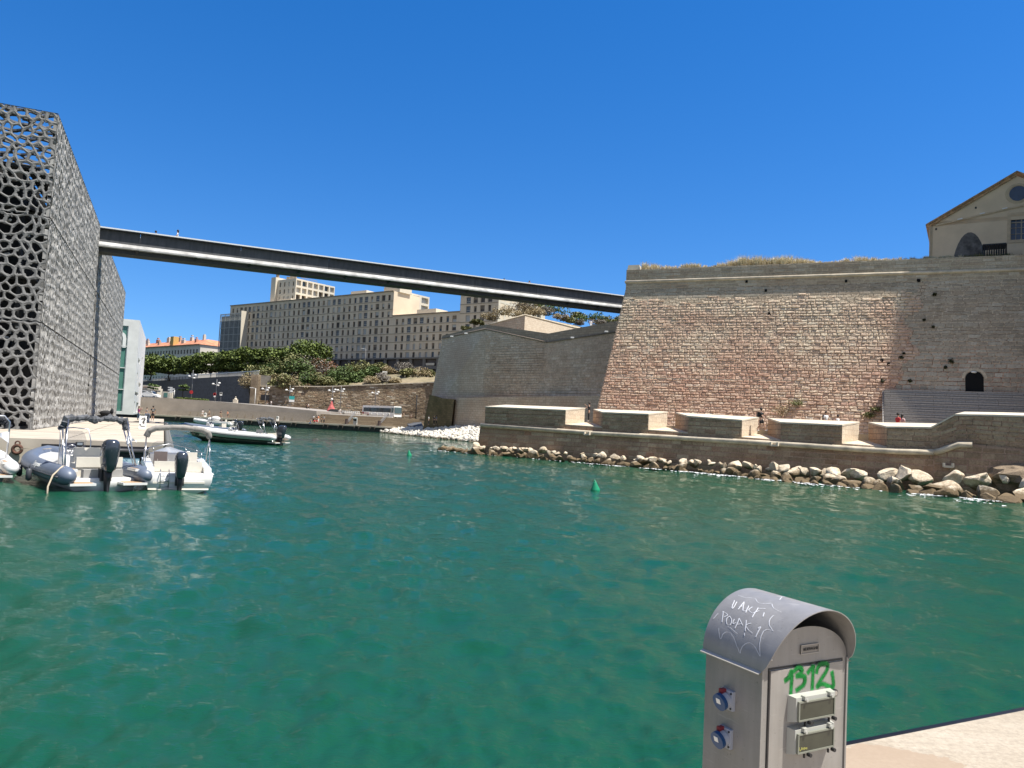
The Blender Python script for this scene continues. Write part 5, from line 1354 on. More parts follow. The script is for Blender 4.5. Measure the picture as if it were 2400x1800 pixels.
where = ['left end of the garden slope', 'below the boulevard balustrade end', 'under the tallest boulevard tree', 'upper middle of the slope', 'over the corner of the rubble wall', 'trailing on the wall coping', 'low beside the dry ones', 'above the blank wall', 'beside the rusty bush', 'near the left arcade', 'edge of the coping near the turquoise sign', 'coping above the turquoise sign', 'centre of the slope', 'largest of the slope centre', 'right of the largest bush', 'in front of the arcade', 'left of the white panel', 'right of the white panel', 'at the path bend', 'in front of the parked van', 'left end of the wooden fence', 'on the bare earth', 'behind the wooden fence', 'behind the fence at its left', 'against the rear bastion', 'hanging over the wall face', 'hanging left on the wall face', 'top of the slope under the trees', 'on the coping over the red marker', 'on the coping over the black car', 'below the arcade pillar']
for k, (u, v, r, D, m) in enumerate(BU):
    c = W(u, v, D); rr = r*D/FPX*1.85; rg = random.Random(300+k)
    cl = [(rg.uniform(-.7, .7)*rr, rg.uniform(-.6, .6)*rr, rr*.35+rg.uniform(-.35, .35)*rr, rr*rg.uniform(.45, .66), .8) for _ in range(8)]
    t = thing('shrub', '%s shrub %s' % (kind[m], where[k]), 'shrub', (c.x, c.y, c.z-rr*.5), 0, 'shrubs on the garden slope')
    crown(cl, 1700, .42 if m not in (L_dry, L_grey) else .28, 400+k).build('foliage', m, t, uv=False)
    mb = MB()
    for c_ in cl[::2]: mb.tube([(0, 0, -rr*.9), (c_[0]*.5, c_[1]*.5, 0), c_[:3]], [.07, .05, .02], 4)
    mb.build('stems', M_bark, t, uv=False)
# shrubs along the rear rampart
BU2 = [(1215, 708, 24, 150, L_grey), (1245, 716, 18, 150, L_dry), (1180, 724, 16, 150, L_dry), (1150, 738, 12, 150, L_dry), (1225, 716, 10, 152, L_dry), (1243, 702, 16, 158, L_pine), (1275, 724, 14, 152, L_grey), (1302, 722, 20, 156, L_green), (1312, 738, 12, 153, L_dry), (1335, 745, 12, 154, L_olive), (1352, 752, 11, 156, L_grey), (1363, 735, 12, 160, L_olive), (1385, 740, 18, 158, L_green), (1402, 752, 12, 150, L_grey), (1412, 752, 10, 158, L_olive), (1432, 744, 14, 160, L_olive), (1120, 752, 9, 148, L_grass), (1095, 768, 7, 141, L_grass), (1200, 728, 13, 146, L_dry), (1255, 728, 13, 146, L_dry)]
kind[L_pine] = 'dark green'; kind[L_grass] = 'low grassy'
w2 = ['tall in front of the right wing of apartments', 'on the crest of the rampart', 'left of the rampart crest', 'furthest left over the shaded rampart face', 'just above the rampart corner', 'dense at the crest under the footbridge', 'rounded on the right of the crest', 'bushy under the middle of the footbridge', 'low beside the bushy green one', 'further right above the sunlit wall', 'small near the end of the sunlit wall', 'slim between two larger ones', 'biggest near the bastion corner', 'by the seated couple on the rampart', 'small right of the seated couple', 'nearest to the bastion corner', 'on the peak of the parapet', 'low on the falling left parapet', 'over the shaded face', 'over the sunlit face corner']
for k, (u, v, r, D, m) in enumerate(BU2):
    D += 14; c = W(u, v, D); rr = r*D/FPX*1.3; rg = random.Random(500+k)
    cl = [(rg.uniform(-.7, .7)*rr, rg.uniform(-.6, .6)*rr, rg.uniform(-.35, .25)*rr, rr*rg.uniform(.45, .7), .8) for _ in range(9)]
    cl = [(c_[0]*1.5, c_[1]*1.2, c_[2], c_[3], c_[4]) for c_ in cl]
    t = thing('shrub', '%s shrub %s' % (kind[m], w2[k]), 'shrub', (c.x, c.y, c.z-rr*.3), 0, 'shrubs on the rear rampart')
    crown(cl, 1300, .26 if m not in (L_dry, L_grey) else .17, 600+k).build('foliage', m, t, uv=False)
    mb = MB()
    for c_ in cl[::2]: mb.tube([(c_[0]*.6, c_[1]*.5, -rr*.6), (c_[0]*.8, c_[1]*.8, -rr*.2), c_[:3]], [.03, .025, .02], 4)
    mb.build('stems', M_bark, t, uv=False)
# dark ivy/scrub patch at the foot of the rear bastion
# dry grass on the bastion parapet
def blades(mb, p, h, n, rg, spread=.5, w=.012):
    for _ in range(n):
        a = rg.uniform(0, 6.28); l = h*rg.uniform(.5, 1.1); lean = rg.uniform(.05, spread)
        b0 = Vector(p)+Vector((rg.uniform(-.12, .12), rg.uniform(-.12, .12), 0)); dv = Vector((math.cos(a), math.sin(a), 0))
        pm = b0+Vector((0, 0, l*.6))+dv*lean*l*.35; pt = b0+Vector((0, 0, l))+dv*lean*l; s = Vector((-dv.y, dv.x, 0))*w
        mb.add([b0-s, b0+s, pm+s*.8, pm-s*.8, pt], [(0, 1, 2, 3), (3, 2, 4)])
rg = random.Random(31); mb = MB(); mg = MB(); cgr = corner(20)
s = 1.6
while s < 42:
    p = cgr + mdir*s - mn*rg.uniform(.25, 2.5)
    hh = .60 + .36*math.sin(s*.9)*math.sin(s*.37+1) + (.35 if 9 < s < 16 else 0)
    if s > 23: hh = .40
    if s > 30: blades(mg, (p.x, p.y, zp-.05), .42, 16, rg, .8, .018)
    else: blades(mb, (p.x, p.y, zp-.05), max(.25, hh), 38, rg, .75, .016)
    if s < 30 and rg.random() < .4: blades(mg, (p.x, p.y, zp-.05), .3, 14, rg, .8, .016)
    s += .055
o = mb.build('dry_grass', L_straw, None, uv=False); tag(o, 'tufts of straw coloured dry grass along the top of the bastion parapet', 'grass', kind='stuff')
o = mg.build('green_grass', L_grass, None, uv=False); tag(o, 'darker green grass on the bastion parapet in front of the gabled house', 'grass', kind='stuff')
for (u, v, r, lab) in ((2203, 592, .9, 'dark feathery bush against the left corner of the gabled house'), (2300, 596, .6, 'low dark bush at the foot of the blocked arch'), (2372, 592, .7, 'low dark bush right of the slatted cage')):
    mb = MB(); c = HP(u, 600, .9); c.z = zp-.1; rg = random.Random(u)
    for _ in range(60): blades(mb, (c.x+rg.uniform(-r, r), c.y+rg.uniform(-.3, .3), c.z), r*rg.uniform(.5, 1.3), 10, rg, .6, .016)
    single('parapet_bush', lab, 'shrub', mb, L_grass, tuple(c), 'bushes by the gabled house')
# weeds rooted in the bastion face
WD = [(2068, 893, .22, 'left of the timber steps top'), (2133, 893, .20, 'above the left end of the timber steps'), (2112, 838, .24, 'on the shaded face left of centre'), (2230, 846, .32, 'largest dark tuft up and left of the doorway'), (2216, 861, .20, 'below the largest tuft'), (2190, 690, .22, 'high on the shaded face'), (2187, 766, .16, 'middle height of the shaded face'), (2166, 750, .15, 'left of two on the middle courses'), (2118, 828, .12, 'tiny one beside the square hole')]
for u, v, r, lb in WD:
    p = mplane(u, v, .05); mb = MB(); rg = random.Random(int(u+v))
    for _ in range(70): 
        dv = Vector((rg.gauss(0, 1), rg.gauss(0, 1), rg.gauss(-.3, 1))).normalized()*r*rg.uniform(.3, 1); vs, fs = [], []; leaf(vs, fs, p+dv*.8, .12, rg); mb.add(vs, fs)
    single('wall_weed', 'dark weed tuft rooted in the stone, '+lb, 'plant', mb, leafmat('weed%d' % int(u), (.02, .025, .01), (.06, .065, .03)), tuple(p), 'weeds on the bastion face')
for u, v, r, lb in ((1835, 962, .9, 'long dry'), (1865, 945, .45, 'small round'), (2036, 973, .45, 'green leafy'), (2050, 960, .3, 'small dark')):
    p = mplane(u, v, .1); mb = MB(); rg = random.Random(int(u+v)); vs, fs = [], []
    for _ in range(260):
        leaf(vs, fs, p+Vector((rg.gauss(0, r*.6), rg.gauss(0, .15)-.15, rg.gauss(0, r*.28))), .10, rg)
    mb.add(vs, fs); single('wall_shrub', lb+' shrub growing at the foot of the sunlit bastion wall', 'shrub', mb, L_olive if 'dry' not in lb else L_dry, tuple(p), 'shrubs at the foot of the bastion')
# ------------------------------------------------------------ boulders
def rock_mat(name, lo, hi, wet, z0, z1):
    m, nt, b = nodes_of(name); b.inputs['Roughness'].default_value = .85; p = geo_pos(nt)
    n = noise(nt, p, 1.6, 7, .68); f = noise(nt, p, 9, 5, .7)
    col = ramp(nt, n.outputs[0], [(.3, lo), (.62, hi)])
    col = mixc(nt, .5, col, ramp(nt, f.outputs[0], [(.3, .22), (.7, .8)]), 'OVERLAY')
    sx = nt.nodes.new('ShaderNodeSeparateXYZ'); nt.links.new(p, sx.inputs[0])
    h = math_(nt, 'ADD', sx.outputs[2], math_(nt, 'MULTIPLY', math_(nt, 'SUBTRACT', n.outputs[0], .5), 1.1))
    mr = nt.nodes.new('ShaderNodeMapRange'); mr.inputs['From Min'].default_value = z0; mr.inputs['From Max'].default_value = z1; nt.links.new(h, mr.inputs['Value'])
    col = mixc(nt, mr.outputs[0], wet, col); nt.links.new(col, b.inputs['Base Color'])
    bump(nt, b, f.outputs[0], .7, .06); return m
M_rock = rock_mat('pale_boulder', (.40, .31, .20), (.64, .55, .42), (.13, .09, .045), .46, .80)
M_rip = rock_mat('white_riprap', (.56, .52, .44), (.70, .66, .58), (.10, .08, .05), .15, .45)
def rock_mesh(seed, cuts=3):
    rg = random.Random(seed); bm = bmesh.new(); bmesh.ops.create_icosphere(bm, subdivisions=cuts, radius=1)
    pl = []
    for _ in range(10):
        n_ = Vector((rg.gauss(0, 1), rg.gauss(0, 1), rg.gauss(0, 1))).normalized(); pl.append((n_, rg.uniform(.38, .8)))
    for v in bm.verts:
        p = v.co.copy()
        for n_, d_ in pl:
            q = p.dot(n_)
            if q > d_: p -= n_*(q-d_)
        p *= 1 + rg.uniform(-.03, .03); v.co = p
    me = bpy.data.meshes.new('boulder'); bm.to_mesh(me); bm.free(); me.materials.append(M_rock); me.polygons.foreach_set('use_smooth', [False]*len(me.polygons)); return me
RM = [rock_mesh(40+k) for k in range(12)]
rg = random.Random(77)
size_w = [(0, 'small'), (.55, 'medium'), (.85, 'large'), (1.15, 'huge')]
def boulder(x, y, z, s, label, group, sq=None, mesh=None):
    o = bpy.data.objects.new('boulder', mesh or RM[rg.randrange(12)]); COL.objects.link(o); o.location = (x, y, z)
    o.rotation_euler = (rg.uniform(-.5, .5), rg.uniform(-.5, .5), rg.uniform(0, 6.28)); a = sq or (rg.uniform(.85, 1.25), rg.uniform(.7, 1), rg.uniform(.6, .85)); o.scale = (s*a[0], s*a[1], s*a[2])
    tag(o, label, 'rock', group); return o
LT = (Lb-La).length
nrow = {}
ZONES = []
for i_, (s0_, _z, s1_, _y) in enumerate(front):
    ZONES.append((s1_, 'below the %s merlon' % ORD[i_]))
    if i_ < nM-1: ZONES.append((front[i_+1][0], 'below the %s gun opening' % ORD[i_]))
ZONES[-1] = (ZONES[-1][0], 'left of the rising parapet'); ZONES += [(su[-2]-9, 'below the rising parapet'), (99, 'below the high right end of the parapet')]
def rock_label(s, kind_):
    zn = 'off the left corner of the battery' if s < 0 else next(z_ for l_, z_ in ZONES if s < l_)
    k_ = nrow.get((kind_, zn), 0); nrow[(kind_, zn)] = k_+1
    return '%s %s, %s from the left' % ({0: 'brown wet waterline boulder', 1: 'pale upper boulder', 2: 'dark half submerged boulder'}[kind_], zn, ORD[k_])
gname = 'boulders along the foot of the sea battery'
s = -4.2
while s < 50:
    far_ = max(0, (s-26)/14)
    u_ = None
    base_r = .46 + .12*math.sin(s*1.7) + min(.50, far_*.40)
    for row in (0, 1):
        r = base_r*rg.uniform(.72, 1.25)*(1.0 if row == 0 else .95)
        if s < 0 and row == 1: continue
        d_ = (1.75+far_*1.3 if row == 0 else .75+far_*.2) + rg.uniform(-.25, .25)
        p = La + ldr*(s+rg.uniform(-.25, .25)) + lnr*(d_+.3)
        if s < 0: p = La + ldr*s*1.0 + lnr*(1.0+rg.uniform(-.2, .4)); 
        z = (.12 if row == 0 else .62+far_*.22) + rg.uniform(-.12, .16)
        if row == 1 and rg.random() < .18: continue
        boulder(p.x, p.y, z, r, rock_label(s, row), gname)
    if far_ > .2:
        p = La + ldr*(s+.3) + lnr*(3.2+far_*1.6); boulder(p.x, p.y, .0, base_r*rg.uniform(.5, .9), rock_label(s, 2), gname)
    s += base_r*1.15
for (u, v, r) in ((1400, 1079, .42), (1197, 1056, .40), (1960, 1118, .45), (2352, 1120, .45), (2310, 1118, .5)):
    p = L(u, v, -1.2); boulder(p.x, p.y, p.z, r, 'lone pale boulder perched on top of the row, '+{1400: 'under the first gun opening', 1197: 'near the left end', 1960: 'pointed, under the fourth merlon', 2352: 'furthest right', 2310: 'beside the brown outcrop'}[u], gname)
# broken masonry outcrop at the right foot
p0 = L(2360, 1100, -.6); mb = MB(); bm = bmesh.new(); bmesh.ops.create_icosphere(bm, subdivisions=4, radius=1); rq = random.Random(3)
from mathutils import noise as mnoise
for v in bm.verts:
    q = v.co.copy(); k = 1+.35*mnoise.noise(q*1.7)+.15*mnoise.noise(q*5); v.co = Vector((q.x*3.6*k, q.y*1.5*k, q.z*1.35*k))
me = bpy.data.meshes.new('rock_outcrop'); bm.to_mesh(me); bm.free(); auto_uv(me); me.materials.append(rock_mat('brown_outcrop', (.12, .085, .05), (.24, .18, .12), (.07, .055, .03), .2, .5))
o = bpy.data.objects.new('rock_outcrop', me); COL.objects.link(o); o.location = (p0.x+2.4, p0.y-1.2, 1.0); o.rotation_euler = (0, 0, math.atan2(ldr.y, ldr.x)); tag(o, 'rough brown eroded rock outcrop under the right end of the battery', 'rock')
# riprap bank of white stone
def ripm(seed):
    me = rock_mesh(seed, 2); me.materials.clear(); me.materials.append(M_rip); me.name = 'riprap_stone'; return me
RP = [ripm(90+k) for k in range(8)]
r0_, r1_ = Vector((-28.5, 167.5)), Vector((-3.6, 115.6)); rdv = (r1_-r0_); rnn = Vector((-rdv.y, rdv.x)).normalized()
if rnn.x < 0: rnn = -rnn
cells = []
t = 0.0
nL = int(rdv.length*1.9)
for i in range(nL+10):
    for j in range(12):
        t = (i+rg.uniform(-.3, .3))/nL; q = (j+rg.uniform(-.3, .3))*.68
        z = .05 + q*.30
        wtaper = min(1, .25+t*1.6)
        if q > 7.4*wtaper+.6: continue
        p = r0_ + rdv*t + rnn*q
        cells.append((p.x, p.y, min(z, 2.2), rg.uniform(.30, .56)))
cells.sort(key=lambda c: (c[1]-c[3]*60))
mbs = MB()
for k, (x, y, z, r) in enumerate(cells):
    if k < 250:
        o = bpy.data.objects.new('riprap_stone', RP[rg.randrange(8)]); COL.objects.link(o); o.location = (x, y, z); o.rotation_euler = (rg.uniform(0, 3), rg.uniform(0, 3), rg.uniform(0, 3)); o.scale = (r*1.15, r*.9, r*.8)
        tag(o, 'white limestone block in the riprap bank below the rear bastion', 'rock', 'white blocks of the riprap bank')
    else:
        me = RP[rg.randrange(8)]; M = Euler((rg.uniform(0, 3), rg.uniform(0, 3), rg.uniform(0, 3))).to_matrix()
        mbs.add([Vector((x, y, z))+(M @ Vector((v.co.x*r*1.15, v.co.y*r*.9, v.co.z*r*.8))) for v in me.vertices], [tuple(p.vertices) for p in me.polygons])
o = mbs.build('riprap_bank', M_rip, None); tag(o, 'bank of hundreds of white limestone blocks running along the far shore', 'riprap', kind='stuff')
mb = MB(); aq, bq = r0_+rnn*.8, r1_+rnn*.8; mb.prism([V2(p, -2) for p in (aq, bq, bq+rnn*18+rdv*.3, aq+rnn*14)], [V2(aq, .1), V2(bq, .1), V2(bq+rnn*18+rdv*.3, 2.4), V2(aq+rnn*14, 3.0)]); struct('bank_ground', mb, M_earth, fix=True)
# surf foam among the boulders
mb = MB(); rg2 = random.Random(5)
s = -4
while s < 52:
    far_ = max(0, (s-24)/14); k = int(rg2.uniform(0, 2) + 12*min(1, max(0, s-10)/22)*max(0, .5+.7*math.sin(s*1.3+math.sin(s*.6)*2)))
    for _ in range(k):
        d_ = 2.35+far_*2.2 + rg2.expovariate(1/(.35+.4*far_)); p = La + ldr*(s+rg2.uniform(-.3, .3)) + lnr*d_; z = .05
        w_, h_ = rg2.uniform(.04, .26), rg2.uniform(.02, .07)
        n_ = 6; ph = rg2.uniform(0, 6)
        pts = [Vector((p.x, p.y, z)) + Vector((ldr.x, ldr.y, 0))*w_*math.cos(a)*rg2.uniform(.5, 1.1) + Vector((lnr.x, lnr.y, 0))*h_*2.2*math.sin(a)*rg2.uniform(.5, 1.1) + Vector((0, 0, rg2.uniform(-.01, .03))) for a in [2*math.pi*i/n_ for i in range(n_)]]
        mb.poly(pts)
    s += .3
o = mb.build('foam', plain('foam', (.8, .82, .82), .6, var=0), None, uv=False); tag(o, 'white surf foam washing round the boulders at the battery foot', 'foam', kind='stuff')

# ------------------------------------------------------------ buoys
def buoy(u, v, label, s=1.0):
    p = Wz(u, v, 0); t = thing('buoy', label, 'buoy', (p.x, p.y, 0), 0, 'green buoys in the channel', s)
    mb = MB(); mb.loft([[(r*math.cos(a), r*math.sin(a), z) for a in np.linspace(0, 2*math.pi, 21)[:-1]] for r, z in ((.14, -.2), (.2, -.05), (.215, .03), (.2, .08), (.13, .22), (.075, .36), (.06, .40))])
    mb.build('cone', plain('buoy_green', (.01, .25, .12), .35, var=.08), t); mb = MB(); mb.ball((0, 0, .42), .05, 8, 6); mb.tube([(0, 0, .42), (0, 0, .5)], .014, 5); mb.build('top_ring', MATS['buoy_green'], t)
    t.rotation_euler = (.08, -.1, 0)
buoy(1395, 1150, 'green conical buoy floating nearest in the middle of the channel', 1.08); buoy(959, 1068, 'green conical buoy floating farther off towards the bridge shadow', 1.0)
# ------------------------------------------------------------ boats (x forward, y to port, z up, water at 0)
G_white = plain('gelcoat', (.74, .73, .70), .22, var=.03, coat=.3); G_cream = plain('cream_vinyl', (.66, .62, .53), .5, var=.05, scale=2)
T_grey = plain('tube_slate', (.115, .14, .19), .42, var=.05, scale=1.5); T_white = plain('tube_white', (.66, .66, .65), .4, var=.04); T_strake = plain('strake', (.05, .055, .065), .5, var=0)
M_teak = plain('teak', (.42, .27, .15), .6, var=.12, scale=4); M_cowl = plain('cowl', (.035, .042, .055), .18, var=.05, coat=.6); M_silver = plain('cowl_silver', (.50, .52, .54), .2, var=0, metal=.6)
M_canvas = plain('grey_canvas', (.10, .105, .115), .85, var=.25, scale=6, bmp=.4); M_canvas2 = plain('taupe_canvas', (.27, .25, .225), .85, var=.2, scale=5, bmp=.4)
M_seat = plain('seat_brown', (.14, .11, .10), .6, var=.1); M_dash = plain('dash_black', (.02, .02, .022), .3, var=0); M_hullg = plain('hull_green', (.035, .06, .05), .2, var=.1, coat=.4); M_hulln = plain('hull_teal', (.33, .40, .40), .25, var=.1)
def screen_mat():
    m, nt, b = nodes_of('tinted_screen'); b.inputs['Base Color'].default_value = (.25, .27, .28, 1); b.inputs['Roughness'].default_value = .05; b.inputs['Alpha'].default_value = .38; return m
M_scr = screen_mat()
def outboard(root, x, z, s=1.0, yaw=0, label=None):
    """motor hung on the transom at local x, cowl above z"""
    def tr(v): 
        c, n_ = math.cos(yaw), math.sin(yaw); return (x + (v[0]*c - v[1]*n_)*s, (v[0]*n_ + v[1]*c)*s, z + v[2]*s)
    mb = MB(); rings = []
    prof = [(-.05, .15, .10, .0), (-.02, .24, .16, .08), (-.0, .30, .19, .25), (-.02, .335, .21, .45), (-.05, .34, .215, .62), (-.08, .32, .20, .76), (-.11, .26, .165, .86), (-.14, .16, .10, .91)]
    for cx, a, b_, h in prof:
        rings.append([tr((cx-.25 + a*math.copysign(abs(math.cos(t))**.7, math.cos(t)), b_*math.copysign(abs(math.sin(t))**.7, math.sin(t)), h)) for t in np.linspace(0, 2*math.pi, 21)[:-1]])
    mb.loft(rings); c = mb.build('outboard_motor', M_cowl, root, fix=True)
    for sd in (-1, 1):
        mb = MB(); P = []
        for zz, hw in ((.2, .04), (.42, .06), (.62, .07), (.78, .06)):
            a = np.interp(zz, [p[3] for p in prof], [p[1] for p in prof]); cx = np.interp(zz, [p[3] for p in prof], [p[0] for p in prof]); P.append((cx-.25-a-.004, zz, hw))
        vs = []; 
        for X, zz, hw in P: vs += [tr((X+.03, -hw*1.3, zz)), tr((X+.03, hw*1.3, zz))] if False else [tr((X+.012, sd*.0-hw, zz)), tr((X+.012, hw, zz))]
        if sd > 0: mb.add(vs, [(2*i, 2*i+1, 2*i+3, 2*i+2) for i in range(len(P)-1)]); mb.build('cowl_panel', M_silver, c)
    mb = MB(); mb.loft([[tr((-.25+dx+a*math.cos(t), b_*math.sin(t), h)) for t in np.linspace(0, 2*math.pi, 13)[:-1]] for dx, a, b_, h in ((0, .17, .11, .02), (.02, .14, .09, -.2), (.02, .12, .065, -.5), (-.02, .16, .04, -.62), (-.02, .10, .05, -.8), (.0, .05, .05, -.95))]); mb.build('leg', M_black, c, fix=True)
    mb = MB(); mb.box(tr((-.01, 0, -.1)), (.3*s, .28*s, .34*s)); mb.box(tr((-.36, .0, -.62)), (.4*s, .22*s, .03*s)); 
    for k in range(3): mb.box(tr((-.38, .1*math.cos(k*2.1), -.82+.1*math.sin(k*2.1))), (.03*s, .16*s, .1*s), 0, k*2.1)
    mb.build('bracket', M_black, c)
    if not label is None:
        mb = MB(); 
        for sd in (-1, 1): place_text(mb, label, .085*s, tr((-.3, sd*.235, .60)), (-sd*1, 0, .12*-sd*0), (0, 0, 1), .003)
        mb.build('lettering', plain('decal_grey', (.5, .5, .5), .4, var=0), c)
    return c
def hull(root, Ln, B, sheer, mat, name='hull', bow_rise=.35, deck=None, keel=-.25, chz=.02):
    rings = []
    for t in np.linspace(0, 1, 15):
        b_ = B/2*(1-max(0, (t-.45)/.55)**2.2)*(1-.06*(1-t)); b_ = max(b_, .02); sh = sheer + bow_rise*t**2; k = keel + (sh-keel-.05)*max(0, (t-.72)/.28)**2.0; ch = chz+ (sh-chz)*.55*max(0, (t-.5)/.5)**1.6
        x = Ln*t
        pr = [(x, b_, sh), (x, b_*.985, (sh+ch)/2+.02), (x, b_*.90, ch), (x, b_*.45, (ch+k)/2-.01), (x, 0, k), (x, -b_*.45, (ch+k)/2-.01), (x, -b_*.90, ch), (x, -b_*.985, (sh+ch)/2+.02), (x, -b_, sh)]
        rings.append(pr)
    mb = MB(); mb.loft(rings, close=True, caps=True); return mb.build(name, mat, root, fix=True)
def tubes(root, Ln, B, r, z, rise, mat, cone=.55, n=22, strake=T_strake):
    def path(off=0, dz=0):
        P = []
        for sd in (1, -1):
            S = []
            for t in np.linspace(0, 1, n):
                b_ = (B/2-r+off)*(1-max(0, (t-.5)/.5)**2.4); S.append((Ln*t*.965, sd*b_, z+dz+rise*t**2.2))
            P.append(S if sd == 1 else S[::-1])
        return P[0]+P[1][1:]
    p = path(); rr = [r]*len(p)
    for k in (0, -1): 
        x, y, zz = p[k]; e = (x-cone, y, zz-.02); e2 = (x-cone*.55, y, zz-.01)
        if k == 0: p = [e, e2]+p; rr = [r*.45, r*.85]+rr
        else: p = p+[e2, e]; rr = rr+[r*.85, r*.45]
    mb = MB(); mb.tube(p, rr, 14); o = mb.build('inflatable_tube', mat, root)
    mb = MB(); q = path(r*.96, -.03); mb.tube([(q[0][0]-cone*.4, q[0][1], q[0][2])]+q+[(q[-1][0]-cone*.4, q[-1][1], q[-1][2])], .035, 6); q = path(r*.86, -.14); mb.tube(q, .02, 5); mb.build('rub_strake', strake, o)
    return o
def stanchion(mb, pts, r=.018): mb.tube(pts, r, 6)
def windscreen(root, x, y0, y1, z0, z1, rake=.25, curve=.15, frame=True):
    mb = MB(); R_ = []
    for j in range(5):
        q = j/4; row = []
        for i in range(13):
            t = i/12; y = y0+(y1-y0)*t; e = abs(2*t-1); cut = 1-.55*max(0, (e-.7)/.3)**2 if True else 1
            row.append((x - rake*q - curve*e*e, y*(1-.08*q), z0+(z1-z0)*q*cut))
        R_.append(row)
    vs = [p for r in R_ for p in r]; fs = [(j*13+i, j*13+i+1, (j+1)*13+i+1, (j+1)*13+i) for j in range(4) for i in range(12)]
    mb.add(vs, fs, True); o = mb.build('windscreen', M_scr, root)
    if frame: m2 = MB(); m2.tube([R_[0][0]]+[r[0] for r in R_]+R_[4]+[r[12] for r in R_[::-1]], .014, 5); m2.build('frame', M_steel, o)
    return o
def wheel(root, x, y, z, r=.17):
    mb = MB(); pts = [(x-.05*math.sin(a), y+r*math.cos(a), z+r*math.sin(a)*.9) for a in np.linspace(0, 2*math.pi, 17)]; mb.tube(pts, .016, 5)
    for k in range(3): a = k*2.09+.5; mb.tube([(x, y, z), (x, y+r*math.cos(a), z+r*math.sin(a)*.9)], .014, 4)
    mb.cyl((x-.02, y, z), .045, .05, 8, axis=(1, 0, 0)); return mb.build('steering_wheel', M_steel, root)
def pennant(root, x, y, z, s=.3, sd=1, droop=.25):
    mb = MB(); N_ = 6; vs = []
    for i in range(N_+1):
        t = i/N_; w_ = s*.9*(1-t)+.03; vs += [(x+.04*math.sin(5*t), y+sd*s*t, z-droop*t*t+.0), (x-.04*math.sin(5*t+1), y+sd*s*t, z-w_-droop*t*t*.6)]
    mb.add(vs, [(2*i, 2*i+1, 2*i+3, 2*i+2) for i in range(N_)], True); return mb.build('pennant', plain('flag_white', (.68, .70, .74), .8, var=.06), root)
def crumple(root, pts, r, mat, seed=1, name='folded_canopy'):
    rg = random.Random(seed); P = []; rr = []
    for i in range(len(pts)-1):
        a, c = Vector(pts[i]), Vector(pts[i+1])
        for k in range(7): 
            t = k/7; P.append(a.lerp(c, t)+Vector((rg.uniform(-.03, .03), rg.uniform(-.02, .02), rg.uniform(-.035, .035)))); rr.append(r*rg.uniform(.55, 1.25))
    P.append(Vector(pts[-1])); rr.append(r*.6); mb = MB(); mb.tube(P, rr, 9); o = mb.build(name, mat, root, smooth=False)
    return o
def console(root, x, y, w, h, z0, twin=False):
    mb = MB(); A = [(x-.35, y-w/2, z0), (x+.45, y-w/2, z0), (x+.45, y+w/2, z0), (x-.35, y+w/2, z0)]; T = [(x-.18, y-w/2+.04, z0+h-.12), (x+.3, y-w/2+.08, z0+h+.06), (x+.3, y+w/2-.08, z0+h+.06), (x-.18, y+w/2-.04, z0+h-.12)]
    mb.prism(A, T); o = mb.build('console', G_white, root, fix=True)
    mb = MB(); mb.quad((x-.20, y-w/2+.08, z0+h-.12), (x-.20, y+w/2-.08, z0+h-.12), (x+.08, y+w/2-.12, z0+h+.05), (x+.08, y-w/2+.12, z0+h+.05))
    for v in list(range(len(mb.v))): mb.v[v] = (mb.v[v][0]-.02, mb.v[v][1], mb.v[v][2]+.05)
    mb.box((x-.10, y-.15, z0+h+.07), (.06, .26, .15)); mb.build('dashboard', M_dash, o)
    mb = MB(); mb.box((x-.14, y-.15, z0+h+.075), (.02, .18, .09)); mb.build('chart_screen', plain('screen_grey_blue', (.2, .23, .26), .2, var=0), o)
    return o
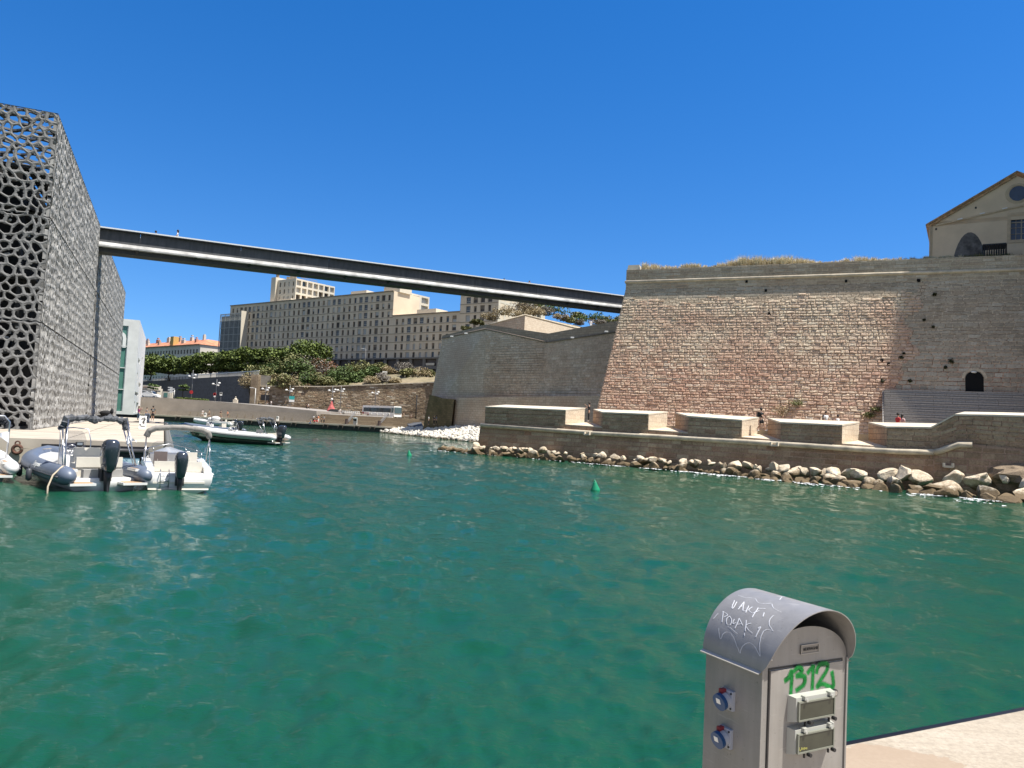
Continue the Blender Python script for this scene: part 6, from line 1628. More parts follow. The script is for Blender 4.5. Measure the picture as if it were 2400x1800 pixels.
def rib_boat(name, label, loc, heading, Ln=7.0, B=2.55, r=.27, tube=T_grey, group=None, detailed=True, hullmat=G_white, arch='crumple', lettering=None, tubez=.52, eng=1.0):
    t = thing(name, label, 'motorboat', loc, heading, group)
    hull(t, Ln*.985, B*.72, .42, hullmat, bow_rise=.35)
    tubes(t, Ln, B, r, tubez, .34, tube)
    hb = B/2-2*r+.05
    mb = MB(); mb.prism([(.15, -hb, .30), (Ln*.62, -hb, .34), (Ln*.9, -.15, .45), (Ln*.9, .15, .45), (Ln*.62, hb, .34), (.15, hb, .30)], [(.15, -hb, .36), (Ln*.62, -hb, .4), (Ln*.9, -.15, .52), (Ln*.9, .15, .52), (Ln*.62, hb, .4), (.15, hb, .36)]); mb.build('deck', G_cream, t, fix=True)
    mb = MB(); mb.prism([(Ln*.60, -hb, .4), (Ln*.80, -hb*.8, .45), (Ln*.93, -.12, .55), (Ln*.93, .12, .55), (Ln*.80, hb*.8, .45), (Ln*.60, hb, .4)], [(Ln*.60, -hb, .82), (Ln*.80, -hb*.8, .88), (Ln*.94, -.15, .95), (Ln*.94, .15, .95), (Ln*.80, hb*.8, .88), (Ln*.60, hb, .82)]); mb.build('bow_sundeck', G_white, t, fix=True)
    mb = MB(); mb.box((Ln*.955, 0, .86), (.3, .5, .12)); mb.box((Ln*1.0, 0, .80), (.2, .12, .1)); mb.build('bow_plate', G_white, t)
    console(t, Ln*.50, 0, .85, .95, .38)
    windscreen(t, Ln*.50+.42, -.45, .45, 1.3, 1.88, .18, .22); wheel(t, Ln*.50-.28, .16, 1.22)
    mb = MB()
    for sd in (-1, 1): stanchion(mb, [(Ln*.50-.1, sd*.52, .5), (Ln*.5-.15, sd*.52, 1.5), (Ln*.5+.1, sd*.48, 1.95), (Ln*.5+.2, 0, 2.0)])
    mb.build('grab_rail', M_steel, t)
    # aft seat, transom
    mb = MB(); mb.box((.95, 0, .62), (.55, hb*1.55, .5)); mb.box((.70, 0, .92), (.14, hb*1.55, .34)); mb.build('aft_bench', G_cream, t)
    mb = MB(); mb.box((2.1, 0, .72), (.45, .95, .65)); mb.box((1.95, 0, 1.18), (.12, .95, .34)); mb.build('helm_seat', G_cream, t)
    mb = MB(); mb.box((.32, 0, .50), (.3, hb*1.3, .4)); mb.build('transom', plain('transom_grey', (.34, .33, .31), .5, var=.05), t)  # transom a darker grey than the white gelcoat
    for sd in (-1, 1):
        mb = MB(); mb.prism([(-.55, sd*.42, .22), (-.55, sd*(hb+.25), .22), (.3, sd*(hb+.2), .22), (.3, sd*.42, .22)], [(-.55, sd*.42, .30), (-.55, sd*(hb+.25), .30), (.3, sd*(hb+.2), .30), (.3, sd*.42, .30)]); pf = mb.build('swim_platform', G_white, t, fix=True)
        mb = MB(); mb.box((-.14, sd*(.42+hb+.2)/2, .305), (.66, (hb-.42)*.8+.15, .015)); mb.build('teak_pad', M_teak, pf)
        mb = MB(); mb.box((.22, sd*(hb+.12), .70), (.8, .34, .08)); pd = mb.build('step_pad', G_white, t); mb = MB(); mb.box((.22, sd*(hb+.12), .745), (.62, .24, .012)); mb.build('teak_pad', M_teak, pd)
    outboard(t, .05, .66, 1.2*eng, 0, 'outboard' if False else None)
    if arch == 'crumple':
        mb = MB(); ah = 2.35
        for sd in (-1, 1):
            for x0, x1 in ((.35, 1.35), (.50, 1.1), (.65, 1.75)): stanchion(mb, [(x0, sd*(hb+.18), .75), (x1, sd*(hb+.0), ah)], .022)
            stanchion(mb, [(.8, sd*(hb+.1), 1.55), (1.25, sd*(hb+.05), 1.55)], .016)
        stanchion(mb, [(1.35, -hb, ah), (1.35, hb, ah)], .02); stanchion(mb, [(1.75, -hb, ah), (1.9, -hb*.6, ah+.05), (1.9, hb*.6, ah+.05), (1.75, hb, ah)], .02); mb.build('canopy_frame', M_steel, t)
        crumple(t, [(1.3, hb+.12, ah-.30), (1.32, hb, ah), (1.34, hb*.35, ah+.10), (1.34, 0, ah+.02), (1.34, -hb*.45, ah+.10), (1.32, -hb, ah), (1.3, -hb-.05, ah-.32)], .12, M_canvas, 5)
        pennant(t, 1.1, -hb-.02, 1.85, .34, -1)
    if lettering:
        mb = MB(); ty_ = B/2-.01
        for sd in (1, -1):
            place_text(mb, lettering, .26, (Ln*.34, sd*(B/2-r+r*.80), tubez+.045+r*.55), (-sd*1.0, 0, 0.0), (0, -sd*.55, .83), .006, shear=.25)
        mb.build('lettering', M_white, t)
    if detailed:
        mb = MB()
        for k in range(4): mb.ball((Ln*.66+k*.22, B/2-r*1.35-k*.02, tubez+r*.92+.06), .025, 6, 4)
        for k in (.2, .72): 
            mb.box((Ln*k, B/2-.02, tubez+.02), (.16, .03, .05)); mb.box((Ln*k, -(B/2-.02), tubez+.02), (.16, .03, .05))
        mb.build('tube_fitting', M_black, t)
        mb = MB(); mb.tube([(.4, hb+.2, .8), (0, B/2-.2, .82), (-.1, B/2+.08, .55), (-.3, B/2+.25, .2), (-.5, B/2+.3, -.1)], .03, 6); mb.build('rope', plain('rope', (.45, .38, .28), .9, var=.1), t)
    return t
# main RIB
def head(a, b_): return math.atan2(b_[1]-a[1], b_[0]-a[0])
st1 = Wz(262, 1140, 0); 
rib1 = rib_boat('inflatable_boat', 'slate grey inflatable speedboat with a crumpled dark canopy rolled on its steel arch', (-13.65, 26.3, 0), R(135), lettering='Tempest', Ln=7.3, B=3.05, r=.31)
# white cuddy boat
def cuddy(name, label, loc, heading, group=None, Ln=5.8, B=2.35, canopy=True):
    t = thing(name, label, 'motorboat', loc, heading, group)
    h = hull(t, Ln, B, .62, G_white, bow_rise=.42, keel=-.3, chz=.08)
    rings = []
    mb = MB()   # antifoul/teal lower hull seen as a band
    mb.tube([(Ln*t_, (B/2+.012)*(1-max(0, (t_-.45)/.55)**2.2)*(1-.06*(1-t_)), .60+.42*t_**2) for t_ in np.linspace(0, .97, 14)], .028, 6); mb.tube([(Ln*t_, -(B/2+.012)*(1-max(0, (t_-.45)/.55)**2.2)*(1-.06*(1-t_)), .60+.42*t_**2) for t_ in np.linspace(0, .97, 14)], .028, 6); mb.build('rub_strake', G_white, h)
    # deck and cockpit coaming
    mb = MB()
    def bb(t_): return B/2*(1-max(0, (t_-.45)/.55)**2.2)
    rings = [[(Ln*t_, bb(t_), .62+.42*t_**2), (Ln*t_, bb(t_)*.8, .78+.42*t_**2+.1*(t_ > .5)), (Ln*t_, 0, .86+.42*t_**2), (Ln*t_, -bb(t_)*.8, .78+.42*t_**2+.1*(t_ > .5)), (Ln*t_, -bb(t_), .62+.42*t_**2)] for t_ in np.linspace(.52, .985, 9)]
    mb.loft(rings, close=False, caps=False); mb.build('foredeck', G_white, t)
    for sd in (-1, 1):
        mb = MB(); mb.prism([(0, sd*B*.46, .3), (Ln*.55, sd*B*.49, .3), (Ln*.55, sd*B*.33, .3), (0, sd*B*.34, .3)], [(0.1, sd*B*.45, .80), (Ln*.55, sd*B*.47, .98), (Ln*.55, sd*B*.35, .98), (0.1, sd*B*.35, .80)]); mb.build('side_coaming', G_white, t, fix=True)
    mb = MB(); mb.box((Ln*.27, 0, .30), (Ln*.55, B*.72, .06)); mb.build('cockpit_floor', G_cream, t)
    mb = MB(); mb.box((.9, 0, .62), (.45, B*.68, .5)); mb.box((.68, 0, .82), (.12, B*.68, .36)); mb.build('aft_bench', G_cream, t)
    mb = MB(); mb.prism([(-.02, -B*.42, .05), (.5, -B*.42, .05), (.5, B*.42, .05), (-.02, B*.42, .05)], [(.12, -B*.42, .42), (.5, -B*.42, .55), (.5, B*.42, .55), (.12, B*.42, .42)]); mb.build('transom', G_cream, t, fix=True)
    mb = MB(); mb.box((2.2, -.5, .78), (.45, .48, .2)); mb.box((2.0, -.5, 1.02), (.12, .48, .5)); mb.build('helm_seat', G_cream, t)
    mb = MB(); mb.box((2.2, .5, .78), (.45, .48, .2)); mb.box((2.35, .5, 1.05), (.12, .46, .42)); mb.build('passenger_seat', M_seat, t)
    mb = MB(); mb.prism([(Ln*.5, -B*.36, .7), (Ln*.62, -B*.36, .7), (Ln*.62, B*.36, .7), (Ln*.5, B*.36, .7)], [(Ln*.53, -B*.35, 1.12), (Ln*.62, -B*.35, 1.16), (Ln*.62, B*.35, 1.16), (Ln*.53, B*.35, 1.12)]); mb.build('dashboard', plain('dash_grey', (.16, .16, .165), .4, var=.1), t, fix=True)
    wheel(t, Ln*.5-.08, -.46, 1.10, .19)
    windscreen(t, Ln*.62+.1, -B*.42, B*.42, 1.05, 1.62, .38, .55)
    mb = MB(); stanchion(mb, [(Ln*.55, B*.44, .95), (Ln*.56, B*.44, 1.2), (Ln*.8, B*.32, 1.3), (Ln*.96, 0, 1.42), (Ln*.8, -B*.32, 1.3), (Ln*.56, -B*.44, 1.2), (Ln*.55, -B*.44, .95)], .016)
    for x, y in ((.7, .40), (.85, .26)): 
        for sd in (-1, 1): stanchion(mb, [(Ln*x, sd*B*y, .95), (Ln*x, sd*B*y, 1.27)], .012)
    mb.build('bow_rail', M_steel, t)
    mb = MB()
    for y in (.35, .62): stanchion(mb, [(.02, y, .75), (-.1, y, .62), (-.1, y, .12)], .016)
    for z in (.18, .36, .54): stanchion(mb, [(-.1, .35, z), (-.1, .62, z)], .016)
    mb.build('boarding_ladder', M_steel, t)
    outboard(t, .0, .48, 1.02, 0)
    if canopy:
        mb = MB(); zc_ = 2.18
        for sd in (-1, 1):
            stanchion(mb, [(2.1, sd*B*.46, .92), (1.45, sd*B*.46, zc_-.35), (1.35, sd*B*.43, zc_-.12)], .02); stanchion(mb, [(.9, sd*B*.46, .85), (1.4, sd*B*.46, zc_-.35)], .016)
        mb.build('canopy_frame', M_steel, t)
        arc = [(1.42, B*.46, zc_-.34), (1.38, B*.43, zc_-.14), (1.35, B*.34, zc_-.03), (1.34, B*.1, zc_+.03), (1.34, -B*.1, zc_+.03), (1.35, -B*.34, zc_-.03), (1.38, -B*.43, zc_-.14), (1.42, -B*.46, zc_-.34)]
        mb = MB(); P = []; rr = []; rg = random.Random(8)
        for i in range(len(arc)-1):
            a, c = Vector(arc[i]), Vector(arc[i+1])
            for k in range(5): P.append(a.lerp(c, k/5)); rr.append(.105*rg.uniform(.93, 1.07))
        P.append(Vector(arc[-1])); rr.append(.07); mb.tube(P, rr, 12); mb.build('rolled_canopy', M_canvas2, t)
        pennant(t, 1.5, -B*.47, zc_-.45, .16, 1, .5)
    return t
cuddy('cabin_boat', 'white open cockpit motorboat with a rolled taupe canopy beside the slate inflatable', (-11.55, 27.3, 0), R(118))
rib_boat('inflatable_boat', 'white tubed inflatable boat with a dark canopy hoop cut off by the left edge', (-18.35, 26.75, 0), R(128), tube=T_white, arch='none', detailed=False, Ln=6.6)
# canopy hoop on it
hb_ = thing('canopy_hoop', 'polished steel canopy hoop with black canvas and a pale pennant at the left edge', 'boat canopy', (-18.35, 26.75, 0), R(128))
mb = MB(); stanchion(mb, [(1.2, -.95, .75), (1.2, -.98, 2.1), (1.2, -.8, 2.32), (1.2, .8, 2.32), (1.2, .98, 2.1), (1.2, .95, .75)], .035); mb.build('hoop', M_steel, hb_)
crumple(hb_, [(1.5, -.95, 1.95), (1.5, -.75, 2.2), (1.5, .2, 2.22), (1.5, .75, 2.2)], .13, plain('black_canvas', (.02, .022, .03), .9, var=.2), 9); pennant(hb_, 1.15, -.98, 1.75, .42, 1, .12)
# fenders, cushions and clutter on the near boats
for o_ in (rib1, [o for o in bpy.data.objects if o.get('label', '').startswith('white open cockpit')][0]):
    big = o_ is rib1
    mb = MB(); 
    for x, y in ((2.6, 1.62 if big else 1.27), (4.4, 1.5 if big else 1.15)): mb.tube([(x, y, .75), (x, y+.03, .55)], .012, 4); mb.tube([(x, y+.03, .58), (x, y+.03, .52), (x, y+.03, .20), (x, y+.03, .14)], [.03, .095, .095, .03], 9)
    mb.build('fender', T_strake if big else G_white, o_)
    mb = MB()
    for k in range(5): mb.tube([(.72+.0, -.7+k*.35, .80), (.72, -.7+k*.35, 1.08)], .008, 4)
    for k in range(3): mb.box((1.1+k*.25, -.3+k*.32, .90), (.22, .2, .06), .4*k)
    mb.build('cushion', plain('cushion_grey', (.30, .28, .25), .7, var=.15, scale=8), o_)
    mb = MB(); mb.tube([(5.8, .2, 1.1), (6.6, .5, 1.0), (7.6, .6, 1.0), (8.6, .7, .9)], .014, 5); mb.build('mooring_line', MATS['rope'], o_)
    mb = MB(); mb.tube([(2.9+math.cos(t)*(.16-.01*t/6.28), -.2+math.sin(t)*.16, .45+.012*t) for t in np.linspace(0, 18.8, 37)], .018, 4); mb.build('coiled_rope', MATS['rope'], o_)
# far moored boats, bows to the museum quay
far_g = 'boats moored bow-in on the far side of the museum quay'
def place_far(fn, u, v, hd, **k):
    p = Wz(u, v, 0); return fn(loc=(p.x, p.y, 0), heading=hd, group=far_g, **k)
f1 = place_far(rib_boat, 650, 1044, R(163), name='inflatable_boat', label='long white tubed boat with dark green hull, nearest of the far group', Ln=9.6, B=2.9, r=.30, tube=T_white, hullmat=M_hullg, arch='crumple', detailed=False, tubez=.72, eng=1.1)
f2 = place_far(rib_boat, 556, 1020, R(168), name='inflatable_boat', label='slate grey inflatable boat moored just behind the long white one', Ln=7.6, B=2.6, r=.28, tube=T_grey, arch='none', detailed=False, tubez=.6)
f3 = place_far(cuddy, 548, 1000, R(170), name='cabin_boat', label='white motorboat with bow rail behind the grey inflatable in the far group', Ln=8.6, B=2.9, canopy=False)
# tarpaulins / covers on the far boats
for (x, y, z, s, nm, lb, b_) in ((3.9, 0, 1.35, (1.0, .7, .55), 'boat_cover', 'white fabric cover heaped over the console of the rear white motorboat', f3), (5.0, .2, 1.2, (.5, .45, .4), 'boat_cover', 'small rounded white cover ahead of the larger one on the rear motorboat', f3)):
    M = Matrix.Translation(b_.location) @ Matrix.Rotation(b_.rotation_euler.z, 4, 'Z'); p = M @ Vector((x, y, z))
    mb = MB(); mb.ball(p, .9, 12, 8, s, .05, random.Random(3)); single(nm, lb, 'cover', mb, plain('cover_white', (.66, .66, .64), .8, var=.08, bmp=.2), tuple(p), smooth=True)
# mooring gear on the near face of the museum quay
mb = MB(); 
for i in range(26):
    p = E0 + dN*(6.2+i*.22) + fo*.42; mb.ball((p.x, p.y, .62-.10*math.sin(math.pi*i/25)), .045, 6, 4, (1.4, 1, .7))
single('mooring_chain', 'pale chain slung along the black fender boards at the left', 'chain', mb, M_steel, (E0.x, E0.y, .6))
mb = MB()
for i in range(18):
    p = E0 + dN*(5.0+i*.28) + fo*(.5+.02*i); mb.ball((p.x, p.y, .28-.012*i*(i % 3)), .10, 7, 5, (1.3, 1, .7))
single('mooring_chain', 'heavy dark rusty chain hanging just above the water at the quay', 'chain', mb, plain('rust_black', (.03, .022, .018), .8, var=.3), (E0.x, E0.y, .2))
rgp = E0 + dN*5.7 + fo*.15; mb = MB(); tyre(mb, (rgp.x, rgp.y, .82), (.3, -1, 0), .17, .07); tyre(mb, (rgp.x, rgp.y, 1.08), (.3, -1, 0), .09, .03)
single('mooring_ring', 'rusty brown mooring ring on the quay face between the fender boards', 'mooring ring', mb, plain('rust', (.12, .055, .035), .85, var=.3), (rgp.x, rgp.y, .8))
# ------------------------------------------------------------ quayside power pedestal, lower right
CS = .8
cn = Vector((1.08*CS, 3.2*CS)); cw = Vector((.88, .47)).normalized(); cb = Vector((-.47, .88)).normalized()
CWd, CDp = .408, .262; cc = cn + cw*CWd/2 + cb*CDp/2
ped = thing('power_pedestal', 'grey metal quayside power pedestal with rounded hood, white scrawl and green spray number', 'power pedestal', (cc.x, cc.y, 1.3), math.atan2(cw.y, cw.x))
# local: x right along the front, y back, z up, front at y=-CDp/2
hw, hd2, zs = CWd/2, CDp/2, .85
def worn(name, c, metal, rough):
    m, nt, b = nodes_of(name); b.inputs['Metallic'].default_value = metal; o = objc(nt)
    mp = nt.nodes.new('ShaderNodeMapping'); nt.links.new(o, mp.inputs['Vector']); mp.inputs['Scale'].default_value = (30, 30, 3.2)
    st = noise(nt, mp.outputs[0], 1, 5, .65); n1 = noise(nt, o, 6, 6, .65)
    mp2 = nt.nodes.new('ShaderNodeMapping'); nt.links.new(o, mp2.inputs['Vector']); mp2.inputs['Scale'].default_value = (12, 12, 160); mp2.inputs['Rotation'].default_value = (.5, .4, .3)
    sc = noise(nt, mp2.outputs[0], 1, 2, .5); sp = noise(nt, o, 120, 2, .5)
    col = mixc(nt, .16, c, ramp(nt, st.outputs[0], [(.3, .25), (.7, .72)]), 'OVERLAY')
    col = mixc(nt, .22, col, ramp(nt, n1.outputs[0], [(.3, .3), (.7, .68)]), 'OVERLAY')
    col = mixc(nt, math_(nt, 'MULTIPLY', ramp(nt, sc.outputs[0], [(.66, 0.0), (.72, 1.0)]), .25), col, tuple(min(1, q*1.7) for q in c))
    col = mixc(nt, math_(nt, 'MULTIPLY', ramp(nt, sp.outputs[0], [(.70, 0.0), (.74, 1.0)]), .5), col, tuple(q*.35 for q in c))
    nt.links.new(col, b.inputs['Base Color']); nt.links.new(ramp(nt, n1.outputs[0], [(.3, rough-.08), (.7, rough+.14)]), b.inputs['Roughness']); MATS[name] = m; return m
M_ped = worn('pedestal_paint', (.27, .255, .235), .2, .42); M_hood = worn('hood_paint', (.29, .28, .27), .25, .36)
mb = MB(); mb.prism([(-hw, -hd2, 0), (hw, -hd2, 0), (hw, hd2, 0), (-hw, hd2, 0)], [(-hw, -hd2, zs), (hw, -hd2, zs), (hw, hd2, zs), (-hw, hd2, zs)])
N_ = 24; rf_ = .128
ar = [(hw*math.cos(a), .118*math.sin(a)) for a in np.linspace(0, math.pi, N_)]
for y in (-hd2, hd2): mb.poly([(x, y, zs+z+.0) for x, z in ar])
bd = mb.build('body', M_ped, ped)
# vertical edge folds
mb = MB()
for x in (-hw, hw): mb.box((x, -hd2-.001, zs/2), (.008, .008, zs-.002))
mb.build('edge_fold', M_ped, ped)
# hood: curved sheet that overhangs the front
mb = MB(); yo, yb = -hd2-.075, hd2+.012; ro = hw+.006; th2 = .003; zr_ = .202
def arc(y, k, dz=0): return [((ro*k)*math.cos(a), y, zs-.012+(zr_*k)*math.sin(a)+dz) for a in np.linspace(0, math.pi, 33)]
# the overhang is cut back towards the shoulders
def arcf(k): 
    out = []
    for a in np.linspace(0, math.pi, 33): 
        out.append((ro*k*math.cos(a), -hd2-.004-.072*math.sin(a)**.6, zs-.012+zr_*k*math.sin(a)))
    return out
f_o, b_o = arcf(1.0), arc(yb, 1.0); f_i, b_i = arcf(.985), arc(yb, .985)
mb.add(f_o+b_o, [(i, i+1, 34+i, 33+i) for i in range(32)], True); mb.add(f_i+b_i, [(i+1, i, 33+i, 34+i) for i in range(32)], True)
for i in range(32): mb.quad(f_o[i+1], f_o[i], f_i[i], f_i[i+1])
hood = mb.build('hood', M_hood, ped)
mb = MB(); mb.poly(arc(yb, 1.0)); mb.build('hood_back', M_hood, ped)
mb = MB()
for sx in (-1, 1): 
    mb.add([(sx*ro, -hd2-.003, zs-.012), (sx*ro, yb, zs-.012), (sx*(ro+.013), yb, zs-.018), (sx*(ro+.013), -hd2-.003, zs-.018), (sx*(ro+.013), yb, zs-.021), (sx*(ro+.013), -hd2-.003, zs-.021)], [(0, 1, 2, 3), (3, 2, 4, 5)])
mb.build('hood_lip', plain('lip_paint', (.48, .44, .38), .35, metal=.2, var=0), ped)
# door
def FX(zx): return (zx-665)/705*CWd-hw
dx0, dx1, dz1 = FX(722), FX(1322), .842
mb = MB(); mb.box(((dx0+dx1)/2, -hd2-.0035, dz1/2), (dx1-dx0, .007, dz1-.01)); door = mb.build('door', worn('door_paint', (.305, .285, .26), .25, .42), ped)
mb = MB(); mb.box(((dx0+dx1)/2, -hd2-.0008, dz1+.001), (dx1-dx0+.012, .0016, .006)); mb.box((dx0-.004, -hd2-.0008, dz1/2), (.004, .0016, dz1)); mb.box((dx1+.004, -hd2-.0008, dz1/2), (.004, .0016, dz1)); mb.build('door_gap', M_black, door)
def meter(zc_, nm):
    x0, x1 = FX(862), FX(1214); xc = (x0+x1)/2; w_, h_ = x1-x0, .088
    y0 = -hd2-.007
    mb = MB(); B0 = [(x0, y0, zc_-h_/2), (x1, y0, zc_-h_/2), (x1, y0, zc_+h_/2), (x0, y0, zc_+h_/2)]; i = .008; B1 = [(x0+i, y0-.028, zc_-h_/2+i), (x1-i, y0-.028, zc_-h_/2+i), (x1-i, y0-.028, zc_+h_/2-i*.4), (x0+i, y0-.028, zc_+h_/2-i*.4)]
    mb.prism(B0, B1); m = mb.build('meter_cover', plain('cover_grey', (.40, .40, .36), .35, var=.02), ped, fix=True)
    mb = MB(); mb.box((xc, y0-.0295, zc_-.004), (w_-.034, .008, h_-.032)); g = mb.build('window', plain('smoked_window', (.045, .047, .032), .28, var=.15, scale=12, coat=.1), m)
    mb = MB(); 
    for dz in (-h_/2+.0125, h_/2-.016): mb.box((xc, y0-.031, zc_+dz-.001), (w_-.03, .010, .005))
    for sx in (-1, 1): mb.box((xc+sx*(w_/2-.017), y0-.031, zc_-.003), (.005, .010, h_-.034))
    mb.build('window_frame', plain('frame_olive', (.20, .205, .165), .3, var=0), m)
    for sx in (-.27, .33): 
        mb = MB(); mb.box((xc+w_*sx, y0-.030, zc_+h_/2-.004), (.018, .018, .012)); mb.cyl((xc+w_*sx, y0-.042, zc_+h_/2-.010), .0055, .012, 8, axis=(0, 1, 0)); mb.build('hinge', MATS['cover_grey'], m)
    mb = MB()
    for sx in (-.17, .40): mb.cyl((xc+w_*sx, y0-.030, zc_-h_/2+.001), .0065, .014, 10, axis=(0, -1, 0)); mb.cyl((xc+w_*sx, y0-.016, zc_-h_/2-.004), .004, .012, 8, axis=(0, 0, -1))
    mb.build('knob', M_black, m); return m
meter(.708, 'upper'); m2_ = meter(.604, 'lower')
mb = MB(); rg = random.Random(2)
for k in range(7): mb.box((FX(900)+k*.006, -hd2-.0405, .583+rg.uniform(-.003, .003)), (.004, .0006, rg.uniform(.004, .010)))
mb.build('sticker', plain('sticker_yellow', (.35, .33, .08), .6, var=0), m2_)
# lock, name plate
mb = MB(); mb.cyl((FX(1246), -hd2-.006, .735), .0125, .010, 16, axis=(0, -1, 0)); lk = mb.build('lock', M_black, door); mb = MB(); mb.cyl((FX(1246), -hd2-.013, .735), .0085, .005, 14, axis=(0, -1, 0)); mb.build('lock_cylinder', M_steel, lk)
mb = MB(); px_ = FX(1040); mb.box((px_, -hd2-.002, .893), (.084, .004, .030)); plt = mb.build('name_plate', plain('plate_grey', (.22, .205, .19), .4, metal=.5, var=0), ped)
mb = MB()
for z in (.8785, .9075): mb.box((px_, -hd2-.0045, z), (.086, .003, .0022))
for x in (-.042, .042): mb.box((px_+x, -hd2-.0045, .893), (.0022, .003, .029))
mb.build('plate_rim', plain('rim_paint', (.38, .36, .33), .35, metal=.4, var=0), plt)
mb = MB(); place_text(mb, 'DEPAGNE', .0145, (px_+.008, -hd2-.0048, .893), (1, 0, 0), (0, 0, 1), .0006); 
for k in range(3): mb.box((px_-.031+k*.003, -hd2-.0048, .893), (.0016, .001, .008))
mb.build('lettering', M_black, plt)
# bolts
mb = MB()
for x, z in ((FX(735), .872), (FX(1285), .79)): mb = MB(); mb.ball((x, -hd2-.001, z), .0028, 6, 4); mb.build('screw', M_white, ped)
# graffiti: sprayed strokes lie on the paint
def ribbon(mb, pts, w, to3):
    pts = [Vector(p) for p in pts]; 
    for i in range(len(pts)-1):
        a, c = pts[i], pts[i+1]; d = (c-a); 
        if d.length < 1e-6: continue
        n = Vector((-d.y, d.x)).normalized()*w/2; e = d.normalized()*w*.25
        mb.quad(to3(a-n-e), to3(c-n+e), to3(c+n+e), to3(a+n-e))
def curve_(P, n=8):
    P = [Vector(p) for p in P]; out = []
    for i in range(len(P)-1):
        p0, p1, p2, p3 = P[max(i-1, 0)], P[i], P[i+1], P[min(i+2, len(P)-1)]
        for k in range(n):
            t = k/n; out.append(.5*((2*p1)+(-p0+p2)*t+(2*p0-5*p1+4*p2-p3)*t*t+(-p0+3*p1-3*p2+p3)*t**3))
    out.append(P[-1]); return out
def spray_mat():
    m, nt, b = nodes_of('green_spray'); b.inputs['Base Color'].default_value = (.01, .30, .05, 1); b.inputs['Roughness'].default_value = .6; return m
def haze_mat():
    m, nt, b = nodes_of('green_overspray'); b.inputs['Base Color'].default_value = (.03, .33, .08, 1); b.inputs['Roughness'].default_value = .7
    n = noise(nt, objc(nt), 1500, 2, .7); nt.links.new(ramp(nt, n.outputs[0], [(.50, 0.0), (.56, .65)]), b.inputs['Alpha']); return m
def FZ(zx, zy):   # from photo crop coordinates to the door plane
    x = FX(zx); base = 758 + (zx-1018)*-.125; sc = 2540 - (zx-665)/705*200; return (x, zs + (base-zy)/sc)
dig = [[(835, 905), (860, 885), (885, 830), (890, 870), (888, 930), (885, 1015)],
       [(905, 830), (940, 800), (968, 812), (968, 840), (930, 868), (990, 872), (1000, 905), (985, 945), (930, 985)],
       [(1020, 845), (1062, 795), (1066, 800), (1064, 880), (1062, 975)],
       [(1095, 845), (1110, 790), (1150, 772), (1190, 780), (1180, 830), (1145, 885), (1105, 955), (1150, 935), (1238, 962), (1240, 900), (1228, 840)]]
to_door = lambda p, o=0: (p.x, -hd2-.0074-o, p.y)
mb, mh = MB(), MB()
for st_ in dig:
    pts = curve_([FZ(*p) for p in st_], 7); ribbon(mb, pts, .0125, to_door); ribbon(mh, pts, .021, lambda p: to_door(p, -.0002))
g = mb.build('green_number', spray_mat(), door, uv=False); mh.build('overspray', haze_mat(), door, uv=False)
# white scrawl on the hood: map crop coords to the curved left half
HW = Matrix.Translation((cc.x, cc.y, 1.3)) @ Matrix.Rotation(math.atan2(cw.y, cw.x), 4, 'Z')
_A, _Y = np.meshgrid(np.linspace(math.pi/2-.25, math.pi, 260), np.linspace(yb, yo+.01, 160), indexing='ij')
_P = np.stack([ro*np.cos(_A), _Y, zs-.012+zr_*np.sin(_A), np.ones_like(_A)], -1) @ np.array(HW).T
_Q = (_P[..., :3]-np.array([0, 0, EYE])) @ np.array(CAMR)
_U = 1200-FPX*_Q[..., 0]/_Q[..., 2]; _V = 900+FPX*_Q[..., 1]/_Q[..., 2]
def hoodmap(zx, zy):
    u, v = 1600+zx*440/1587, 1340+zy*460/1659
    i = np.argmin((_U-u)**2+(_V-v)**2); i = np.unravel_index(i, _U.shape); return float(_A[i]), float(_Y[i])
def to_hood(q, o=.0012):
    a, y = q.x, q.y; return ((ro+o)*math.cos(a), y, zs-.012+(zr_+o)*math.sin(a))
M_chalk = plain('white_marker', (.62, .63, .66), .6, var=0)
W1 = [[(440, 245), (420, 295), (425, 312), (460, 255)], [(520, 255), (470, 320)], [(478, 300), (505, 290)], [(520, 262), (510, 330), (545, 330)], [(560, 290), (535, 345)], [(590, 300), (560, 325), (590, 350)], [(640, 305), (590, 385)], [(600, 350), (650, 330)], [(700, 315), (640, 310)], [(690, 345), (680, 380)],
      [(345, 335), (335, 425)], [(345, 335), (380, 365), (350, 385)], [(400, 375), (375, 400), (375, 440), (405, 450), (415, 410), (400, 375)], [(440, 400), (425, 440), (455, 430)], [(480, 395), (445, 480)], [(480, 395), (510, 455)], [(455, 445), (505, 440)], [(540, 410), (530, 500)], [(580, 435), (535, 460), (590, 520)], [(640, 480), (660, 470), (620, 550)], [(385, 460), (465, 522)], [(525, 520), (525, 540)],
      [(470, 200), (520, 220), (585, 222)], [(615, 230), (640, 262), (690, 272), (750, 268)], [(755, 275), (770, 310), (835, 345)], [(770, 372), (740, 400), (735, 450), (765, 500)], [(765, 500), (710, 490), (670, 530), (655, 610), (655, 715)], [(308, 480), (320, 570), (350, 520), (400, 515), (440, 570), (470, 650), (487, 690)], [(487, 690), (510, 630), (560, 600), (610, 630), (655, 715)], [(260, 400), (300, 355)], [(800, 212), (865, 214)], [(838, 215), (820, 240)]]
mb = MB()
for k, st_ in enumerate(W1):
    dense = curve_(st_, 4); ribbon(mb, [hoodmap(*q) for q in dense], .0042 if k < 22 else .0028, to_hood)
mb.build('white_scrawl', M_chalk, hood, uv=False)
